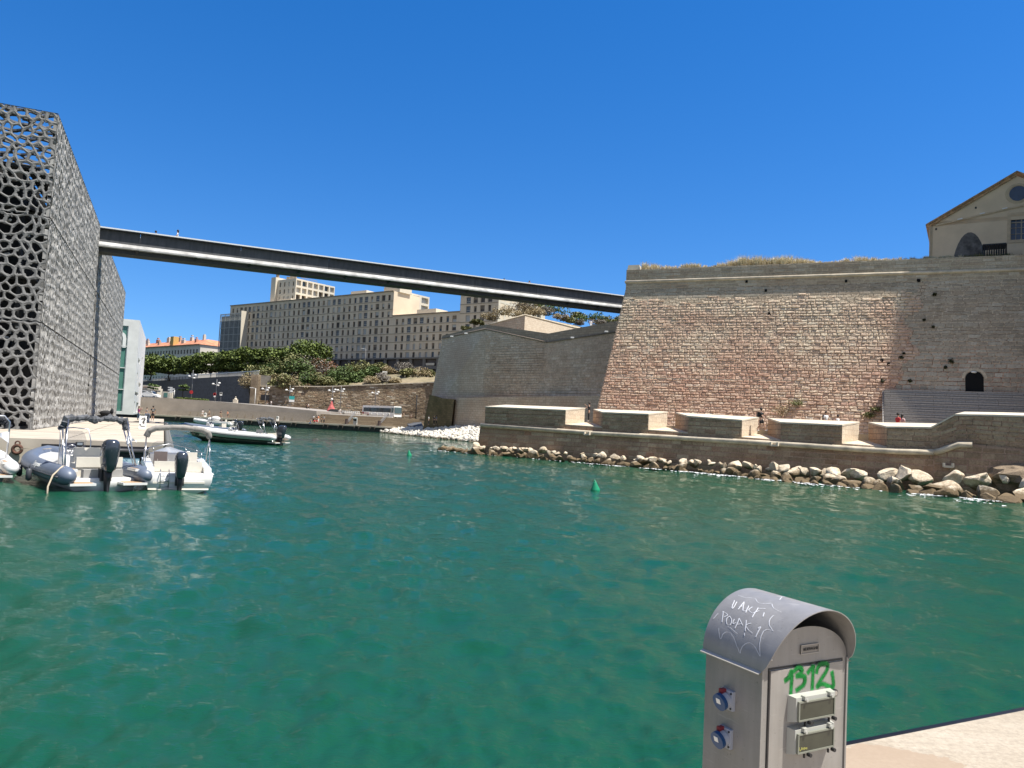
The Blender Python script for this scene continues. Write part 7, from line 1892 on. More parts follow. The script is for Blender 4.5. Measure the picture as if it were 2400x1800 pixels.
# blue sockets on the left side
def socket(yc, zc_):
    X = -hw; M_b = plain('socket_blue', (.008, .055, .16), .35, var=.03); M_g = plain('socket_grey', (.40, .42, .47), .4, var=0)
    mb = MB(); mb.box((X-.006, yc, zc_), (.012, .056, .064)); s = mb.build('socket', M_g, ped)
    mb = MB(); mb.cyl((X-.010, yc+.002, zc_-.001), .026, .022, 18, axis=(-1, .0, -.25)); mb.build('socket_neck', M_g, s)
    mb = MB(); mb.cyl((X-.030, yc+.003, zc_-.004), .029, .014, 20, axis=(-1, 0, -.3)); mb.build('lid', M_b, s)
    mb = MB(); mb.box((X-.046, yc+.004, zc_-.003), (.0015, .018, .018), 0, 0, -.3); mb.build('lid_label', M_white, s)
    mb = MB(); mb.box((X-.022, yc+.010, zc_+.026), (.022, .014, .018)); mb.build('latch', plain('latch_red', (.22, .02, .03), .5, var=0), s)
    mb = MB()
    for dy in (-.021, .021):
        for dz in (-.025, .025): mb.cyl((X-.012, yc+dy, zc_+dz), .0035, .003, 8, axis=(-1, 0, 0))
    mb.build('screw', M_black, s)
socket(.012, .703); socket(.016, .575)
# ------------------------------------------------------------ people
SK = plain('skin', (.42, .25, .17), .55, var=.04, scale=8); HR = plain('dark_hair', (.02, .015, .012), .7, var=0); HRl = plain('brown_hair', (.12, .06, .03), .7, var=0)
def cloth(n, c): return plain('cloth_'+n, c, .85, var=.10, scale=9)
CB, CW, CR, CG, CJ, CP, CO, CK = cloth('black', (.018, .018, .02)), cloth('white', (.68, .67, .65)), cloth('red', (.50, .035, .04)), cloth('grey', (.2, .2, .2)), cloth('denim', (.07, .12, .2)), cloth('purple', (.22, .03, .16)), cloth('orange', (.55, .22, .12)), cloth('khaki', (.22, .19, .13))
def skin_obj(name, verts, edges, radii, mat, parent, sub=1, root=0):
    me = bpy.data.meshes.new(name); me.from_pydata(verts, edges, []); o = bpy.data.objects.new(name, me); COL.objects.link(o)
    sm = o.modifiers.new('s', 'SKIN'); sm.use_smooth_shade = True; sm.branch_smoothing = .6
    for i, r in enumerate(radii): me.skin_vertices[0].data[i].radius = (r, r) if not isinstance(r, tuple) else r
    me.skin_vertices[0].data[root].use_root = True
    if sub: s2 = o.modifiers.new('u', 'SUBSURF'); s2.levels = sub; s2.render_levels = sub
    dg = bpy.context.evaluated_depsgraph_get(); m2 = bpy.data.meshes.new_from_object(o.evaluated_get(dg)); m2.name = name
    bpy.data.objects.remove(o); bpy.data.meshes.remove(me)
    m2.materials.clear(); m2.materials.append(mat); m2.polygons.foreach_set('use_smooth', [True]*len(m2.polygons))
    n = bpy.data.objects.new(name, m2); COL.objects.link(n); n.parent = parent; return n
def person(label, loc, face, pose='stand', top=CW, legs=CB, hair=HR, h=1.72, group=None, shorts=False, skirt=False, female=False, arms=None, bag=None):
    """x forward in local space; figure is built at 1.75 m then scaled"""
    t = thing('person', label, 'person', loc, face, group, h/1.75)
    def arm(sd, kind):
        S = (0, sd*.19, 1.42)
        return {'down': [(0, sd*.23, 1.14), (.05, sd*.25, .90), (.07, sd*.245, .80)], 'swing_f': [(.10, sd*.22, 1.16), (.28, sd*.20, .98), (.34, sd*.19, .92)], 'swing_b': [(-.12, sd*.22, 1.16), (-.14, sd*.23, .92), (-.12, sd*.22, .83)],
                'raise': [(.22, sd*.22, 1.38), (.38, sd*.12, 1.52), (.44, sd*.09, 1.56)], 'out': [(.18, sd*.24, 1.26), (.44, sd*.24, 1.20), (.53, sd*.23, 1.20)], 'lap': [(.06, sd*.24, 1.16), (.27, sd*.18, 1.02), (.34, sd*.15, 1.0)]}[kind]
    A = arms or {'stand': ('down', 'down'), 'walk': ('swing_f', 'swing_b'), 'sit': ('lap', 'lap')}[pose]
    if pose == 'stand': L_ = {1: [(.01, .10, .50), (-.02, .11, .08), (.13, .12, .03)], -1: [(.03, -.10, .50), (.02, -.11, .08), (.17, -.12, .03)]}
    elif pose == 'walk': L_ = {1: [(.20, .09, .52), (.30, .10, .10), (.44, .10, .06)], -1: [(-.02, -.09, .50), (-.28, -.10, .14), (-.16, -.10, .03)]}
    else: L_ = {1: [(.42, .10, .90), (.44, .10, .46), (.56, .10, .42)], -1: [(.42, -.10, .90), (.44, -.10, .46), (.56, -.10, .42)]}
    V = [(0, 0, .96), (0, 0, 1.14), (0, 0, 1.33), (-.01, 0, 1.46), (0, 0, 1.54), (.01, 0, 1.61), (.015, 0, 1.68), (.0, 0, 1.74)]
    Rr_ = [.115, .10, .125, .055, .05, .075, .085, .05]; E = [(0, 1), (1, 2), (2, 3), (3, 4), (4, 5), (5, 6), (6, 7)]
    V.append((.10, 0, 1.645)); Rr_.append(.016); E.append((6, 8))
    sho, hipn, leg_i, arm_i = {}, {}, {}, {}
    for sd, ak in ((1, A[0]), (-1, A[1])):
        i = len(V); V += [(0, sd*.17, 1.41)] + arm(sd, ak); Rr_ += [.055, .042, .03, .034]; E += [(2, i), (i, i+1), (i+1, i+2), (i+2, i+3)]; arm_i[sd] = i
        # fingers and thumb
        hd = Vector(V[i+3]); dv = (hd-Vector(V[i+2])).normalized()
        for q in (-1, 0, 1):
            V.append(tuple(hd+dv*.07+Vector((0, q*.018, 0)))); Rr_.append(.010); E.append((i+3, len(V)-1))
        i = len(V); V += [(0, sd*.09, .90)] + L_[sd]; Rr_ += [.095, .06, .042, .035]; E += [(0, i), (i, i+1), (i+1, i+2), (i+2, i+3)]; leg_i[sd] = i
    if pose == 'sit': pass
    body = skin_obj('body', V, E, Rr_, SK, t, 1)
    # shirt
    v = [(0, 0, .93), (0, 0, 1.14), (0, 0, 1.34), (0, 0, 1.45)]; r = [.155 if female else .15, .145, .172, .075]; e = [(0, 1), (1, 2), (2, 3)]
    for sd in (1, -1):
        a = arm_i[sd]; p, q = Vector(V[a]), Vector(V[a+1]); i = len(v); v += [tuple(p), tuple(p.lerp(q, .85))]; r += [.08, .068]; e += [(2, i), (i, i+1)]
    skin_obj('shirt', v, e, r, top, t, 1)
    v = [(0, 0, 1.02), (0, 0, .93)]; r = [.14, .155]; e = [(0, 1)]
    for sd in (1, -1):
        a = leg_i[sd]; P = [Vector(V[a+k]) for k in range(3)]; i = len(v)
        if shorts: v += [tuple(P[0]), tuple(P[0].lerp(P[1], .9))]; r += [.125, .095]; e += [(1, i), (i, i+1)]
        else: v += [tuple(P[0]), tuple(P[1]), tuple(P[1].lerp(P[2], .92))]; r += [.12, .088, .066]; e += [(1, i), (i, i+1), (i+1, i+2)]
    skin_obj('trousers' if not shorts else 'shorts', v, e, r, legs, t, 1)
    mb = MB(); mb.ball((-.015, 0, 1.69), .112, 12, 8, (1, .92, 1.0)); 
    if female: mb.ball((-.06, 0, 1.58), .09, 10, 6, (.7, 1, 1.5))
    mb.build('hair', hair, t, uv=False)
    mb = MB()
    for sd in (1, -1): f = Vector(V[leg_i[sd]+3]); mb.ball(tuple(f+Vector((-.05, 0, .0))), .075, 8, 6, (1.7, .6, .5))
    mb.build('shoes', CB if top is not CB else CW, t, uv=False)
    if bag: mb = MB(); mb.box((-.20, 0, 1.25), (.16, .28, .40)); mb.build('backpack', bag, t)
    return t
ct = math.pi/2
def at_px(u, v, z): return Wz(u, v, z)
def ppl(u, v, D, z=None):
    p = W(u, v, D); 
    if z is not None: p.z = z
    return p
TW = lambda p: math.atan2(-p.y, -p.x)          # facing the camera
# on the footbridge: stand on the deck, heads above the rail
def bridge_person(u, v, label, **k):
    p = Wp(u, v, (BA.x-bn.x*.75, BA.y-bn.y*.75, 0), Vector((bn.x, bn.y, 0))); s = (Vector((p.x, p.y))-Vector((BA.x, BA.y))).dot(bdir)
    q = bp(s, -.75, 0); h = k.pop('h', 1.7); return person(label, (q[0], q[1], p.z-h*1.01), k.pop('face', math.atan2(bdir.y, bdir.x)), 'walk', h=h, group='people crossing the footbridge', **k)
bridge_person(366, 541, 'dark haired person in black, leftmost on the footbridge', top=CB)
bridge_person(417, 539, 'person in white with black hair, second from the left on the footbridge', top=CW, female=True, face=math.atan2(-bdir.y, -bdir.x))
bridge_person(1182, 653, 'person in dark clothes half way to the fort on the footbridge', top=CB)
bridge_person(1241, 658, 'person in a white shirt with raised arms near the fort end of the footbridge', top=CW, arms=('raise', 'raise'), face=-1.6)
bridge_person(1307, 672, 'person whose black hair just shows, nearest the fort on the footbridge', top=CB, h=1.65)
# museum quay
p = at_px(324, 984.5, 1.3); person('woman in a purple top and jeans holding a camera up on the museum quay', p, TW(p)+2.5, 'stand', CP, CJ, HRl, 1.66, 'people on the museum quay', female=True, arms=('raise', 'raise'))
p = at_px(357, 986, 1.3); person('man in a black football shirt with a white number and black shorts', p, TW(p)+3.14, 'stand', CB, CB, HR, 1.78, 'people on the museum quay', shorts=True)
nb_ = MB(); place_text(nb_, '12', .30, p+Vector((.0, -.17, 1.22)), (1, 0, 0), (0, 0, 1), .004); single('shirt_number', 'white number twelve on the back of the black football shirt', 'number', nb_, CW, tuple(p)) if False else None
nm = MB(); place_text(nm, '12', .30, (-.165, 0, 1.24), (0, -1, 0), (0, 0, 1), .004); nmo = nm.build('shirt_number', CW, [o for o in bpy.data.objects if o.get('label', '').startswith('man in a black football')][0])
p = at_px(343, 981, 1.3); person('person in grey bending beside the man in the football shirt', p, TW(p)+1.2, 'walk', CG, CG, HR, 1.55, 'people on the museum quay')
# far promenade walkers
for u, v, tp_, lg_, lb in ((474.5, 975.5, CW, CW, 'walker dressed all in white, first in line on the far promenade'), (490, 976, CK, CB, 'bare armed walker in khaki top and dark shorts on the far promenade'), (517, 977, CB, CK, 'walker in a black top, third in line on the far promenade'), (533, 977.5, CO, CB, 'walker in a tan top, last in line on the far promenade')):
    p = Wp(u, v, (fq0.x+fqn.x*3, fq0.y+fqn.y*3, 0), Vector((fqn.x, fqn.y, 0))); person(lb, (p.x, p.y, 1.35), math.pi if u < 500 else 0, 'walk', tp_, lg_, HR, 1.7, 'walkers on the far promenade', shorts=True)
# group on the far quay edge
def fq_at(u, o): return Wp(u, 985, (fq0.x+fqn.x*o, fq0.y+fqn.y*o, 0), Vector((fqn.x, fqn.y, 0)))
for u, o, pose, tp_, lg_, lb in ((728.5, .1, 'sit', CG, CJ, 'person in grey seated with legs over the quay edge'), (734.5, 1.2, 'stand', CW, CB, 'person in white standing behind the seated group on the quay edge'), (737.5, .4, 'sit', CR, CB, 'person in dark red seated second on the quay edge'), (742, 1.2, 'stand', CB, CB, 'person all in black standing in the quay edge group'), (743.5, .3, 'sit', CR, CG, 'person in red seated third on the quay edge'), (746, 1.6, 'stand', CO, CW, 'person in a tan top standing at the right of the quay edge group'), (753.4, 1.0, 'stand', CB, CB, 'black clad person standing left of a pair beyond the seated group'), (759.5, .8, 'stand', CG, CB, 'grey topped person standing right of a pair beyond the seated group')):
    p = fq_at(u, o); person(lb, (p.x, p.y, 1.35 if pose != 'sit' else .52), -1.6 if pose == 'sit' else rg.uniform(0, 6), pose, tp_, lg_, HR, 1.68, 'people at the edge of the far quay')
# along the bus road
for u, v, D, tp_, lg_, lb in ((718, 959.5, 205, CB, CB, 'left one of two dark figures standing at the head of the ramp'), (722.5, 959.5, 205, CW, CB, 'right one of two figures at the head of the ramp, in white'), (626, 952, 215, CB, CG, 'dark figure strolling by the blank rubble wall'), (635, 952.5, 215, CW, CG, 'pale figure strolling by the blank rubble wall'), (796, 973, 186, CW, CW, 'person in white walking past the black car'), (847, 977, 196, CB, CK, 'dark figure waiting behind the bus'), (945.5, 982, 200, CK, CK, 'khaki clad figure walking in front of the bus'), (963, 986, 190, CG, CB, 'figure in grey beside the dark lamp post')):
    p = W(u, v, D); person(lb, p, rg.uniform(0, 6), 'walk', tp_, lg_, HR, 1.7, 'people along the bus road', shorts=(D < 200))
for u, lb in ((1004, 'pale topped'), (1017, 'dark'), (1022.5, 'navy')):
    p = W(u, 995, 146); person('%s figure standing in the shade at the foot of the rear bastion' % lb, p, rg.uniform(0, 6), 'stand', {'pale topped': CW, 'dark': CB, 'navy': CJ}[lb], CB, HR, 1.72, 'people at the foot of the rear bastion')
# terrace of the sea battery
p = Wp(1379.5, 987.5, (La.x-lnr.x*4.2, La.y-lnr.y*4.2, 0), n3); person('man all in black raising both hands to photograph from the first gun opening', (p.x, p.y, p.z), math.pi-.2, 'stand', CB, CB, HR, 1.78, 'people on the battery terrace', arms=('out', 'raise'))
p = Wp(1783, 1010, (La.x-lnr.x*2.0, La.y-lnr.y*2.0, 0), n3); person('man in black with a black backpack stepping through the third gun opening', (p.x, p.y, p.z), -.5, 'walk', CB, CB, HR, 1.78, 'people on the battery terrace', shorts=True, arms=('out', 'swing_f'), bag=CB)
def terr(u, vh, back, h): 
    p = Wp(u, vh, (La.x-lnr.x*back, La.y-lnr.y*back, 0), n3); return (p.x, p.y, p.z-h)
person('person in a white shirt with a dark shoulder bag behind the third merlon', terr(1936.5, 964.5, 6.5, 1.7), -1.2, 'stand', CW, CG, HR, 1.7, 'people on the battery terrace', bag=CB)
person('person bent low in a white shirt behind the third merlon', terr(1964, 973, 6.5, 1.45), 2.2, 'stand', CW, CJ, HR, 1.45, 'people on the battery terrace')
person('person in a bright red shirt by the timber steps', terr(2105, 968.5, 6.0, 1.72), 0.2, 'stand', CR, CB, HR, 1.72, 'people on the battery terrace')
person('dark haired person in a pink top right behind the red shirt', terr(2115, 971.5, 6.6, 1.66), 0.4, 'stand', cloth('pink', (.55, .38, .36)), CB, HR, 1.66, 'people on the battery terrace', female=True)
# rear rampart
p = W(1212.5, 771.5, 141.5); person('person in white seated on the rear bastion parapet', (p.x, p.y, p.z-1.3), -1.8, 'sit', CW, CG, HRl, 1.6, 'people on the rear rampart')
p = W(1218.5, 773, 141.0); person('dark haired person seated next to the one in white on the parapet', (p.x, p.y, p.z-1.3), -1.4, 'sit', CB, CW, HR, 1.6, 'people on the rear rampart')
p = W(1385, 752, 131); person('person in white sitting high above the rear bastion wall', (p.x, p.y, p.z-1.5), -1.6, 'sit', CW, CW, HRl, 1.7, 'people on the rear rampart')

# ------------------------------------------------------------ things on the museum quay
def aboard(u, v, lb, hh):
    p = at_px(u, v, 1.3); t = thing('sandwich_board', lb, 'sign', p, TW(p)+ct, 'notice boards on the museum quay')
    for s_ in (-1, 1):
        mb = MB(); mb.prism([(-.24, s_*.28, 0), (.24, s_*.28, 0), (.24, s_*.25, 0), (-.24, s_*.25, 0)], [(-.24, s_*.04, hh), (.24, s_*.04, hh), (.24, s_*.01, hh), (-.24, s_*.01, hh)]); b_ = mb.build('panel', M_white, t, fix=True)
    mb = MB(); 
    for s_ in (-1, 1): mb.tube(curve3([(-.1, s_*.155, hh*.80), (.12, s_*.13, hh*.86), (.15, s_*.16, hh*.70), (.0, s_*.19, hh*.58), (.12, s_*.22, hh*.45)]), .03, 5); mb.box((-.15, s_*.235, hh*.33), (.12, .02, .05)); mb.box((.02, s_*.262, hh*.22), (.3, .02, .04))
    mb.build('pictogram', CB, t)
def curve3(P): 
    P = [Vector(p) for p in P]; out = []
    for i in range(len(P)-1):
        for k in range(4): out.append(P[i].lerp(P[i+1], k/4))
    return out+[P[-1]]
aboard(333.5, 1005, 'white folding board with a black arrow symbol, nearer of two on the quay', 0.95); aboard(344, 990, 'white folding board partly hidden behind the nearer one', .95)
p = at_px(372, 991.5, 1.3); mb = MB(); rg = random.Random(6); n_ = 14
row = [[(p.x-2.6+5.2*i/n_, p.y+j*.9-.4, 1.315+.10*abs(math.sin(i*.9+j))*(0 < i < n_)) for i in range(n_+1)] for j in range(3)]
mb.add([q for r_ in row for q in r_], [(j*(n_+1)+i, j*(n_+1)+i+1, (j+1)*(n_+1)+i+1, (j+1)*(n_+1)+i) for j in range(2) for i in range(n_)], True)
single('cable_mat', 'rumpled black mat lying across the museum quay', 'mat', mb, M_black, tuple(p))
# scooter parked by the slot of the museum
p = at_px(247, 985.5, 1.3); t = thing('parked_scooter', 'dark parked scooter with a rounded black cover against the museum wall', 'scooter', p, R(20), None)
mb = MB(); mb.ball((0, 0, .78), .5, 12, 8, (1.25, .5, .55)); mb.ball((.55, 0, 1.0), .28, 10, 6, (.6, .9, 1.1)); mb.box((-.1, 0, .45), (.9, .25, .3)); mb.build('body', CB, t)
mb = MB(); mb.cyl((.62, -.06, .27), .27, .12, 16, axis=(0, 1, 0)); mb.build('wheel', M_dark, t); mb = MB(); mb.cyl((-.62, -.06, .27), .27, .12, 16, axis=(0, 1, 0)); mb.build('wheel', M_dark, t)
mb = MB(); mb.tube([(.5, -.32, 1.12), (.58, 0, 1.16), (.5, .32, 1.12)], .02, 5); mb.tube([(.62, 0, .3), (.55, 0, 1.1)], .03, 5); mb.build('handlebar', M_black, t)
# bollard pedestals on the far quay
for u, v, s_, lb in ((480.5, 977, 1.0, 'small white service post behind the promenade walkers'), (650, 989, 1.05, 'small white service post in the middle of the far quay'), (832, 997, 1.75, 'larger grey service cabinet with a white frame on the far quay')):
    p = Wp(u, v, (fq0.x+fqn.x*.6, fq0.y+fqn.y*.6, 0), Vector((fqn.x, fqn.y, 0))); t = thing('service_post', lb, 'service post', (p.x, p.y, 1.35), 0, 'service posts on the far quay', s_)
    mb = MB(); mb.box((0, 0, .35), (.5 if s_ < 1.5 else .44, .3, .7)); mb.build('body', M_white if s_ < 1.5 else CG, t); mb = MB(); mb.cyl((0, -.15, .7), .25 if s_ < 1.5 else .24, .3, 14, axis=(0, 1, 0)); mb.build('hood', M_white, t)
    if s_ > 1.5: mb = MB(); mb.box((.25, -.17, .4), (.08, .04, .85)); mb.box((0, -.17, .86), (.58, .04, .08)); mb.build('frame', M_white, t)
# litter bins and handrails on the tiers
for u, v, lb in ((812.5, 989, 'left'), (889.5, 993, 'right')):
    p = fq_at(u, 3.2); mb = MB(); mb.cyl((p.x, p.y, 1.35), .35, 1.1, 14); mb.cyl((p.x, p.y, 2.45), .38, .06, 14); single('litter_bin', 'round brown litter bin on the far quay, %s one of two' % lb, 'litter bin', mb, plain('bin_brown', (.07, .05, .045), .7, var=.1), (p.x, p.y, 1.35), 'litter bins on the far quay')
for u0, u1, lb in ((817, 832, 'left'), (892, 909, 'right')):
    a = fq_at(u0, 3.6); c = Wp(u1, 975, (fq0.x+fqn.x*14, fq0.y+fqn.y*14, 0), Vector((fqn.x, fqn.y, 0))); a.z = 1.5; c.z = 3.4; mb = MB()
    for dz in (.35, .7, 1.05): mb.tube([a+Vector((0, 0, dz)), c+Vector((0, 0, dz))], .05, 5)
    for k in range(6): q = a.lerp(c, k/5); mb.tube([q, q+Vector((0, 0, 1.05))], .05, 5)
    single('stair_handrail', 'steel handrail climbing the stone tiers, %s one of two' % lb, 'handrail', mb, CG, tuple(a), 'handrails on the stone tiers')
# ladders / mooring brackets on the far quay face
for k, u in enumerate((418, 552, 586, 622, 650, 690, 765, 800, 838, 875)):
    p = fq_at(u, -.35); mb = MB()
    mb.tube([(p.x-.5, p.y, 1.1), (p.x+.5, p.y, 1.1)], .08, 5); mb.tube([(p.x-.5, p.y, 1.1), (p.x-.8, p.y, .3)], .07, 5); mb.tube([(p.x+.45, p.y, 1.1), (p.x+.2, p.y, .2)], .07, 5)
    single('mooring_bracket', 'rusty mooring bracket %s from the left on the far quay face' % ORD[k], 'mooring bracket', mb, plain('bracket_rust', (.13, .105, .085), .8, var=.2), (p.x, p.y, .6), 'mooring brackets on the far quay')
# small slots in the bench wall
for k in range(17):
    u = 391+k*18.4 if k > 2 else 330+k*17; p = Wp(u, 965+k*.9, (r0.x-fqn.x*.62, r0.y-fqn.y*.62, 0), Vector((rdn.x, rdn.y, 0)))
    if u > 735: continue
    mb = MB(); mb.box((p.x, p.y, 2.0), (.12, .10, .7)); single('wall_slot', 'narrow dark light slot, %s from the left in the low promenade wall' % ORD[k], 'light slot', mb, CK, (p.x, p.y, 2), 'light slots in the low promenade wall')

# ------------------------------------------------------------ vehicles
def wheels(t, xs, yw, r=.33, w_=.2):
    for x in xs:
        for s_ in (-1, 1):
            mb = MB(); mb.cyl((x, s_*yw-w_/2, r), r, w_, 18, axis=(0, 1, 0)); wl_ = mb.build('wheel', M_dark, t); mb = MB(); mb.cyl((x, s_*(yw+.02)-w_/2, r), r*.6, w_*1.0, 14, axis=(0, 1, 0)); mb.build('rim', M_steel, wl_)
def car(label, loc, hd, mat, van=False, group=None):
    t = thing('parked_car' if not van else 'parked_van', label, 'car' if not van else 'van', loc, hd, group)
    Hh = 1.45 if not van else 1.95; Ln = 4.3 if not van else 5.0
    pr = ([(-2.15, .35), (-2.15, .85), (-1.95, 1.0), (-1.5, Hh-.05), (-.9, Hh), (.25, Hh-.03), (.95, .98), (2.0, .82), (2.15, .6), (2.15, .35)] if not van else [(-2.5, .4), (-2.5, 1.5), (-2.4, Hh), (-1, Hh+.03), (.7, Hh), (1.45, 1.15), (2.35, .95), (2.5, .7), (2.5, .4)])
    mb = MB(); W_ = .88; R0_ = [(x, -W_*(1 if z < 1.05 else .86), z) for x, z in pr]; R1 = [(x, W_*(1 if z < 1.05 else .86), z) for x, z in pr]; mb.prism(R0_, R1); mb.build('body', mat, t, fix=True)
    for s_ in (-1, 1):
        mb = MB(); 
        g = [(-1.45, 1.02), (-1.2, Hh-.14), (.15, Hh-.14), (.75, 1.02)] if not van else [(-2.2, 1.15), (-2.2, Hh-.2), (.55, Hh-.2), (1.15, 1.15)]
        mb.poly([(x, s_*W_*(.985 if z < 1.1 else .885), z) for x, z in g][::s_]); mb.build('side_window', M_glassd, t)
    mb = MB(); a, c = ((.28, Hh-.06), (.93, 1.0)) if not van else ((.74, Hh-.05), (1.43, 1.17)); mb.quad((a[0]+.02, -.68, a[1]), (c[0]+.02, -.76, c[1]), (c[0]+.02, .76, c[1]), (a[0]+.02, .68, a[1])); mb.build('windscreen', M_glassd, t)
    for s_ in (-1, 1): mb = MB(); mb.box((pr[-2][0]-.03, s_*.62, .68), (.1, .3, .14)); mb.build('headlight', M_white, t)
    wheels(t, (-1.35, 1.35) if not van else (-1.5, 1.6), .80)
    return t
# bus
b0 = W(857, 977.5, 214); b1 = W(932, 981, 204); hd_b = math.atan2(b1.y-b0.y, b1.x-b0.x); bl_ = (b1-b0).length
t = thing('city_bus', 'white city bus with a dark window band and red rear end under the retaining wall', 'bus', ((b0.x+b1.x)/2, (b0.y+b1.y)/2, 3.33), hd_b)
Lb_ = bl_/2; mb = MB(); mb.prism([(-Lb_, -1.25, .3), (Lb_, -1.25, .3), (Lb_, 1.25, .3), (-Lb_, 1.25, .3)], [(-Lb_, -1.2, 3.1), (Lb_-.25, -1.2, 3.1), (Lb_-.25, 1.2, 3.1), (-Lb_, 1.2, 3.1)]); mb.build('body', M_white, t, fix=True)
mb = MB(); mb.box((-.5, -1.235, 1.95), (Lb_*2-2.0, .06, 1.15)); mb.build('window_band', M_glassd, t)
mb = MB(); mb.box((-Lb_-.02, 0, 1.7), (.08, 2.44, 2.7)); mb.box((-Lb_+1.6, -1.26, .85), (3.2, .05, .8)); mb.build('red_panel', plain('bus_red', (.35, .04, .04), .4, var=0), t)
mb = MB(); mb.box((Lb_-.05, 0, 2.0), (.25, 2.2, 1.6), 0, 0, -.05); mb.box((Lb_-.8, -1.245, 2.0), (1.0, .05, 1.3)); mb.build('windscreen', plain('bus_glass', (.06, .09, .09), .1, var=0), t)
for k in range(5): mb = MB(); mb.box((-Lb_+1.9+k*1.7, -1.27, 1.95), (.12, .02, 1.1)); mb.build('window_post', M_black, t)
wheels(t, (-Lb_+2.4, Lb_-2.4), 1.12, .48, .28)
p = W(788, 970.5, 194); car('black parked car half hidden by white barriers at the top of the tiers', (p.x, p.y, 3.33), R(8), CB)
p = Wp(351, 933.5, (r0.x+fqn.x*14, r0.y+fqn.y*14, 0), Vector((rdn.x, rdn.y, 0))); car('white van with dark windows at the top of the ramp by the museum annex', (p.x, p.y, p.z), R(-6), M_white, True)
p = W(972, 866, 266); car('silver van parked on the upper road in front of the arcade', (p.x, p.y, 20.2), R(-30), plain('silver_paint', (.45, .45, .45), .3, var=0), True)
# barriers beside the bus
for k in range(12):
    u = 801+k*4.6 if k < 8 else 862+(k-8)*14; v = 972.5+k*.5; p = W(u, v, 190); mb = MB()
    mb.tube([(p.x-.9, p.y, 3.35), (p.x-.9, p.y, 4.4), (p.x+.9, p.y, 4.4), (p.x+.9, p.y, 3.35)], .06, 5)
    for q in range(7): mb.tube([(p.x-.75+q*.25, p.y, 3.5), (p.x-.75+q*.25, p.y, 4.4)], .03, 4)
    single('crowd_barrier', 'pale steel crowd barrier, %s from the left along the bus road' % ORD[k], 'barrier', mb, M_white, (p.x, p.y, 3.35), 'crowd barriers along the bus road')
p = W(776, 965, 200); t = thing('parasol', 'folded red and white parasol with stacked chairs beside the black car', 'parasol', (p.x, p.y, 3.35), 0)
mb = MB(); mb.loft([[(r_*math.cos(a), r_*math.sin(a), z) for a in np.linspace(0, 6.283, 9)[:-1]] for r_, z in ((1.2, .9), (1.1, 1.2), (.5, 2.4), (.1, 3.6))]); mb.build('canopy', plain('parasol_red', (.5, .12, .11), .8, var=.35, scale=1.5), t, smooth=False); mb = MB(); mb.tube([(0, 0, 0), (0, 0, 3.9)], .06, 5); mb.ball((0, 0, 4.0), .3, 8, 6); mb.build('pole', M_white, t)

# ------------------------------------------------------------ street furniture
def lamp(u, vb_, vt_, D, lb, kind_='flood', mat=None):
    a = W(u[0], vb_, D); c = W(u[1], vt_, D); h = c.z-a.z; t = thing('street_lamp', lb, 'street lamp', a, 0, 'lamp posts along the far road'); mat = mat or CG
    mb = MB(); mb.tube([(0, 0, 0), (0, 0, h)], [.11, .07] if kind_ != 'pole' else [.16, .13], 6); mb.build('pole', mat, t)
    if kind_ == 'flood':
        for k, (dx, dz) in enumerate(((-.9, -3.0), (.8, -2.4), (.5, -3.6))):
            mb = MB(); q = max(1, h+dz*h/12); mb.bar((0, 0, q), (dx, -.2, q+.25), .06, .06); mb.ball((dx, -.25, q+.25), .32, 8, 6, (1.2, .8, .7)); mb.build('floodlight', M_white, t)
    elif kind_ == 'arm':
        mb = MB(); mb.bar((0, 0, h), (-1.3, 0, h+.15), .09, .09); mb.box((-1.2, 0, h+.12), (.9, .3, .14)); mb.build('lamp_head', M_white, t)
    return t
lamp((448, 451), 936, 867, 215, 'tall floodlight mast carrying the round red sign'); lamp((505, 509), 942, 889, 215, 'floodlight mast second from the left along the far road'); lamp((621, 623), 951, 901, 215, 'floodlight mast in front of the blank rubble wall')
lamp((597, 597.7), 946, 910, 212, 'short white lamp post with an angular head', 'arm', M_white); lamp((408, 409), 932, 914, 212, 'small white street lamp beside the direction signs', 'arm', M_white)
lamp((677, 678), 956, 903, 210, 'tall pole behind the turquoise and white panel'); lamp((777, 780), 955, 905, 218, 'left one of a close pair of floodlight masts before the rubble wall'); lamp((797, 801), 955, 904, 218, 'right one of a close pair of floodlight masts before the rubble wall'); lamp((878.5, 879.5), 956, 912, 218, 'single floodlight mast behind the bus')
lamp((974, 978), 985, 926, 192, 'thick black lamp post near the rear bastion', 'pole', CB); lamp((994, 997), 865, 812, 262, 'slim lamp post on the upper road in front of the apartments', 'arm'); lamp((855, 856), 862, 818, 262, 'slim lamp post on the upper road left of the arcade', 'arm')
def sign(u, vb_, D, lb, parts):
    a = W(u, vb_, D); t = thing('road_sign', lb, 'road sign', a, 0, 'signs along the far road'); top = 0
    for kind_, dx, dz, w_, h_, m_ in parts:
        mb = MB()
        if kind_ == 'disc': mb.cyl((dx, -.08, dz), w_/2, .06, 20, axis=(0, -1, 0))
        else: mb.box((dx, -.1, dz), (w_, .05, h_))
        mb.build('panel', m_, t); top = max(top, dz)
    mb = MB(); mb.tube([(0, 0, -.2), (0, 0, top)], .06, 5); mb.build('pole', CG, t); return t
S_red, S_blue, S_teal = plain('road_red', (.5, .03, .03), .5, var=0), plain('road_blue', (.02, .09, .35), .5, var=0), plain('road_teal', (.03, .35, .33), .5, var=0)
sign(447.5, 936, 213, 'round red no entry sign with a white bar', [('disc', 0, 2.0, 1.0, 0, S_red), ('box', 0, 2.0, .7, .18, M_white)])
sign(502.5, 940, 213, 'round blue sign with a red border left of the white topped one', [('disc', 0, 1.9, .8, 0, S_red), ('disc', 0, 1.9, .56, 0, S_blue), ('box', 0, 1.3, .5, .4, M_white)])
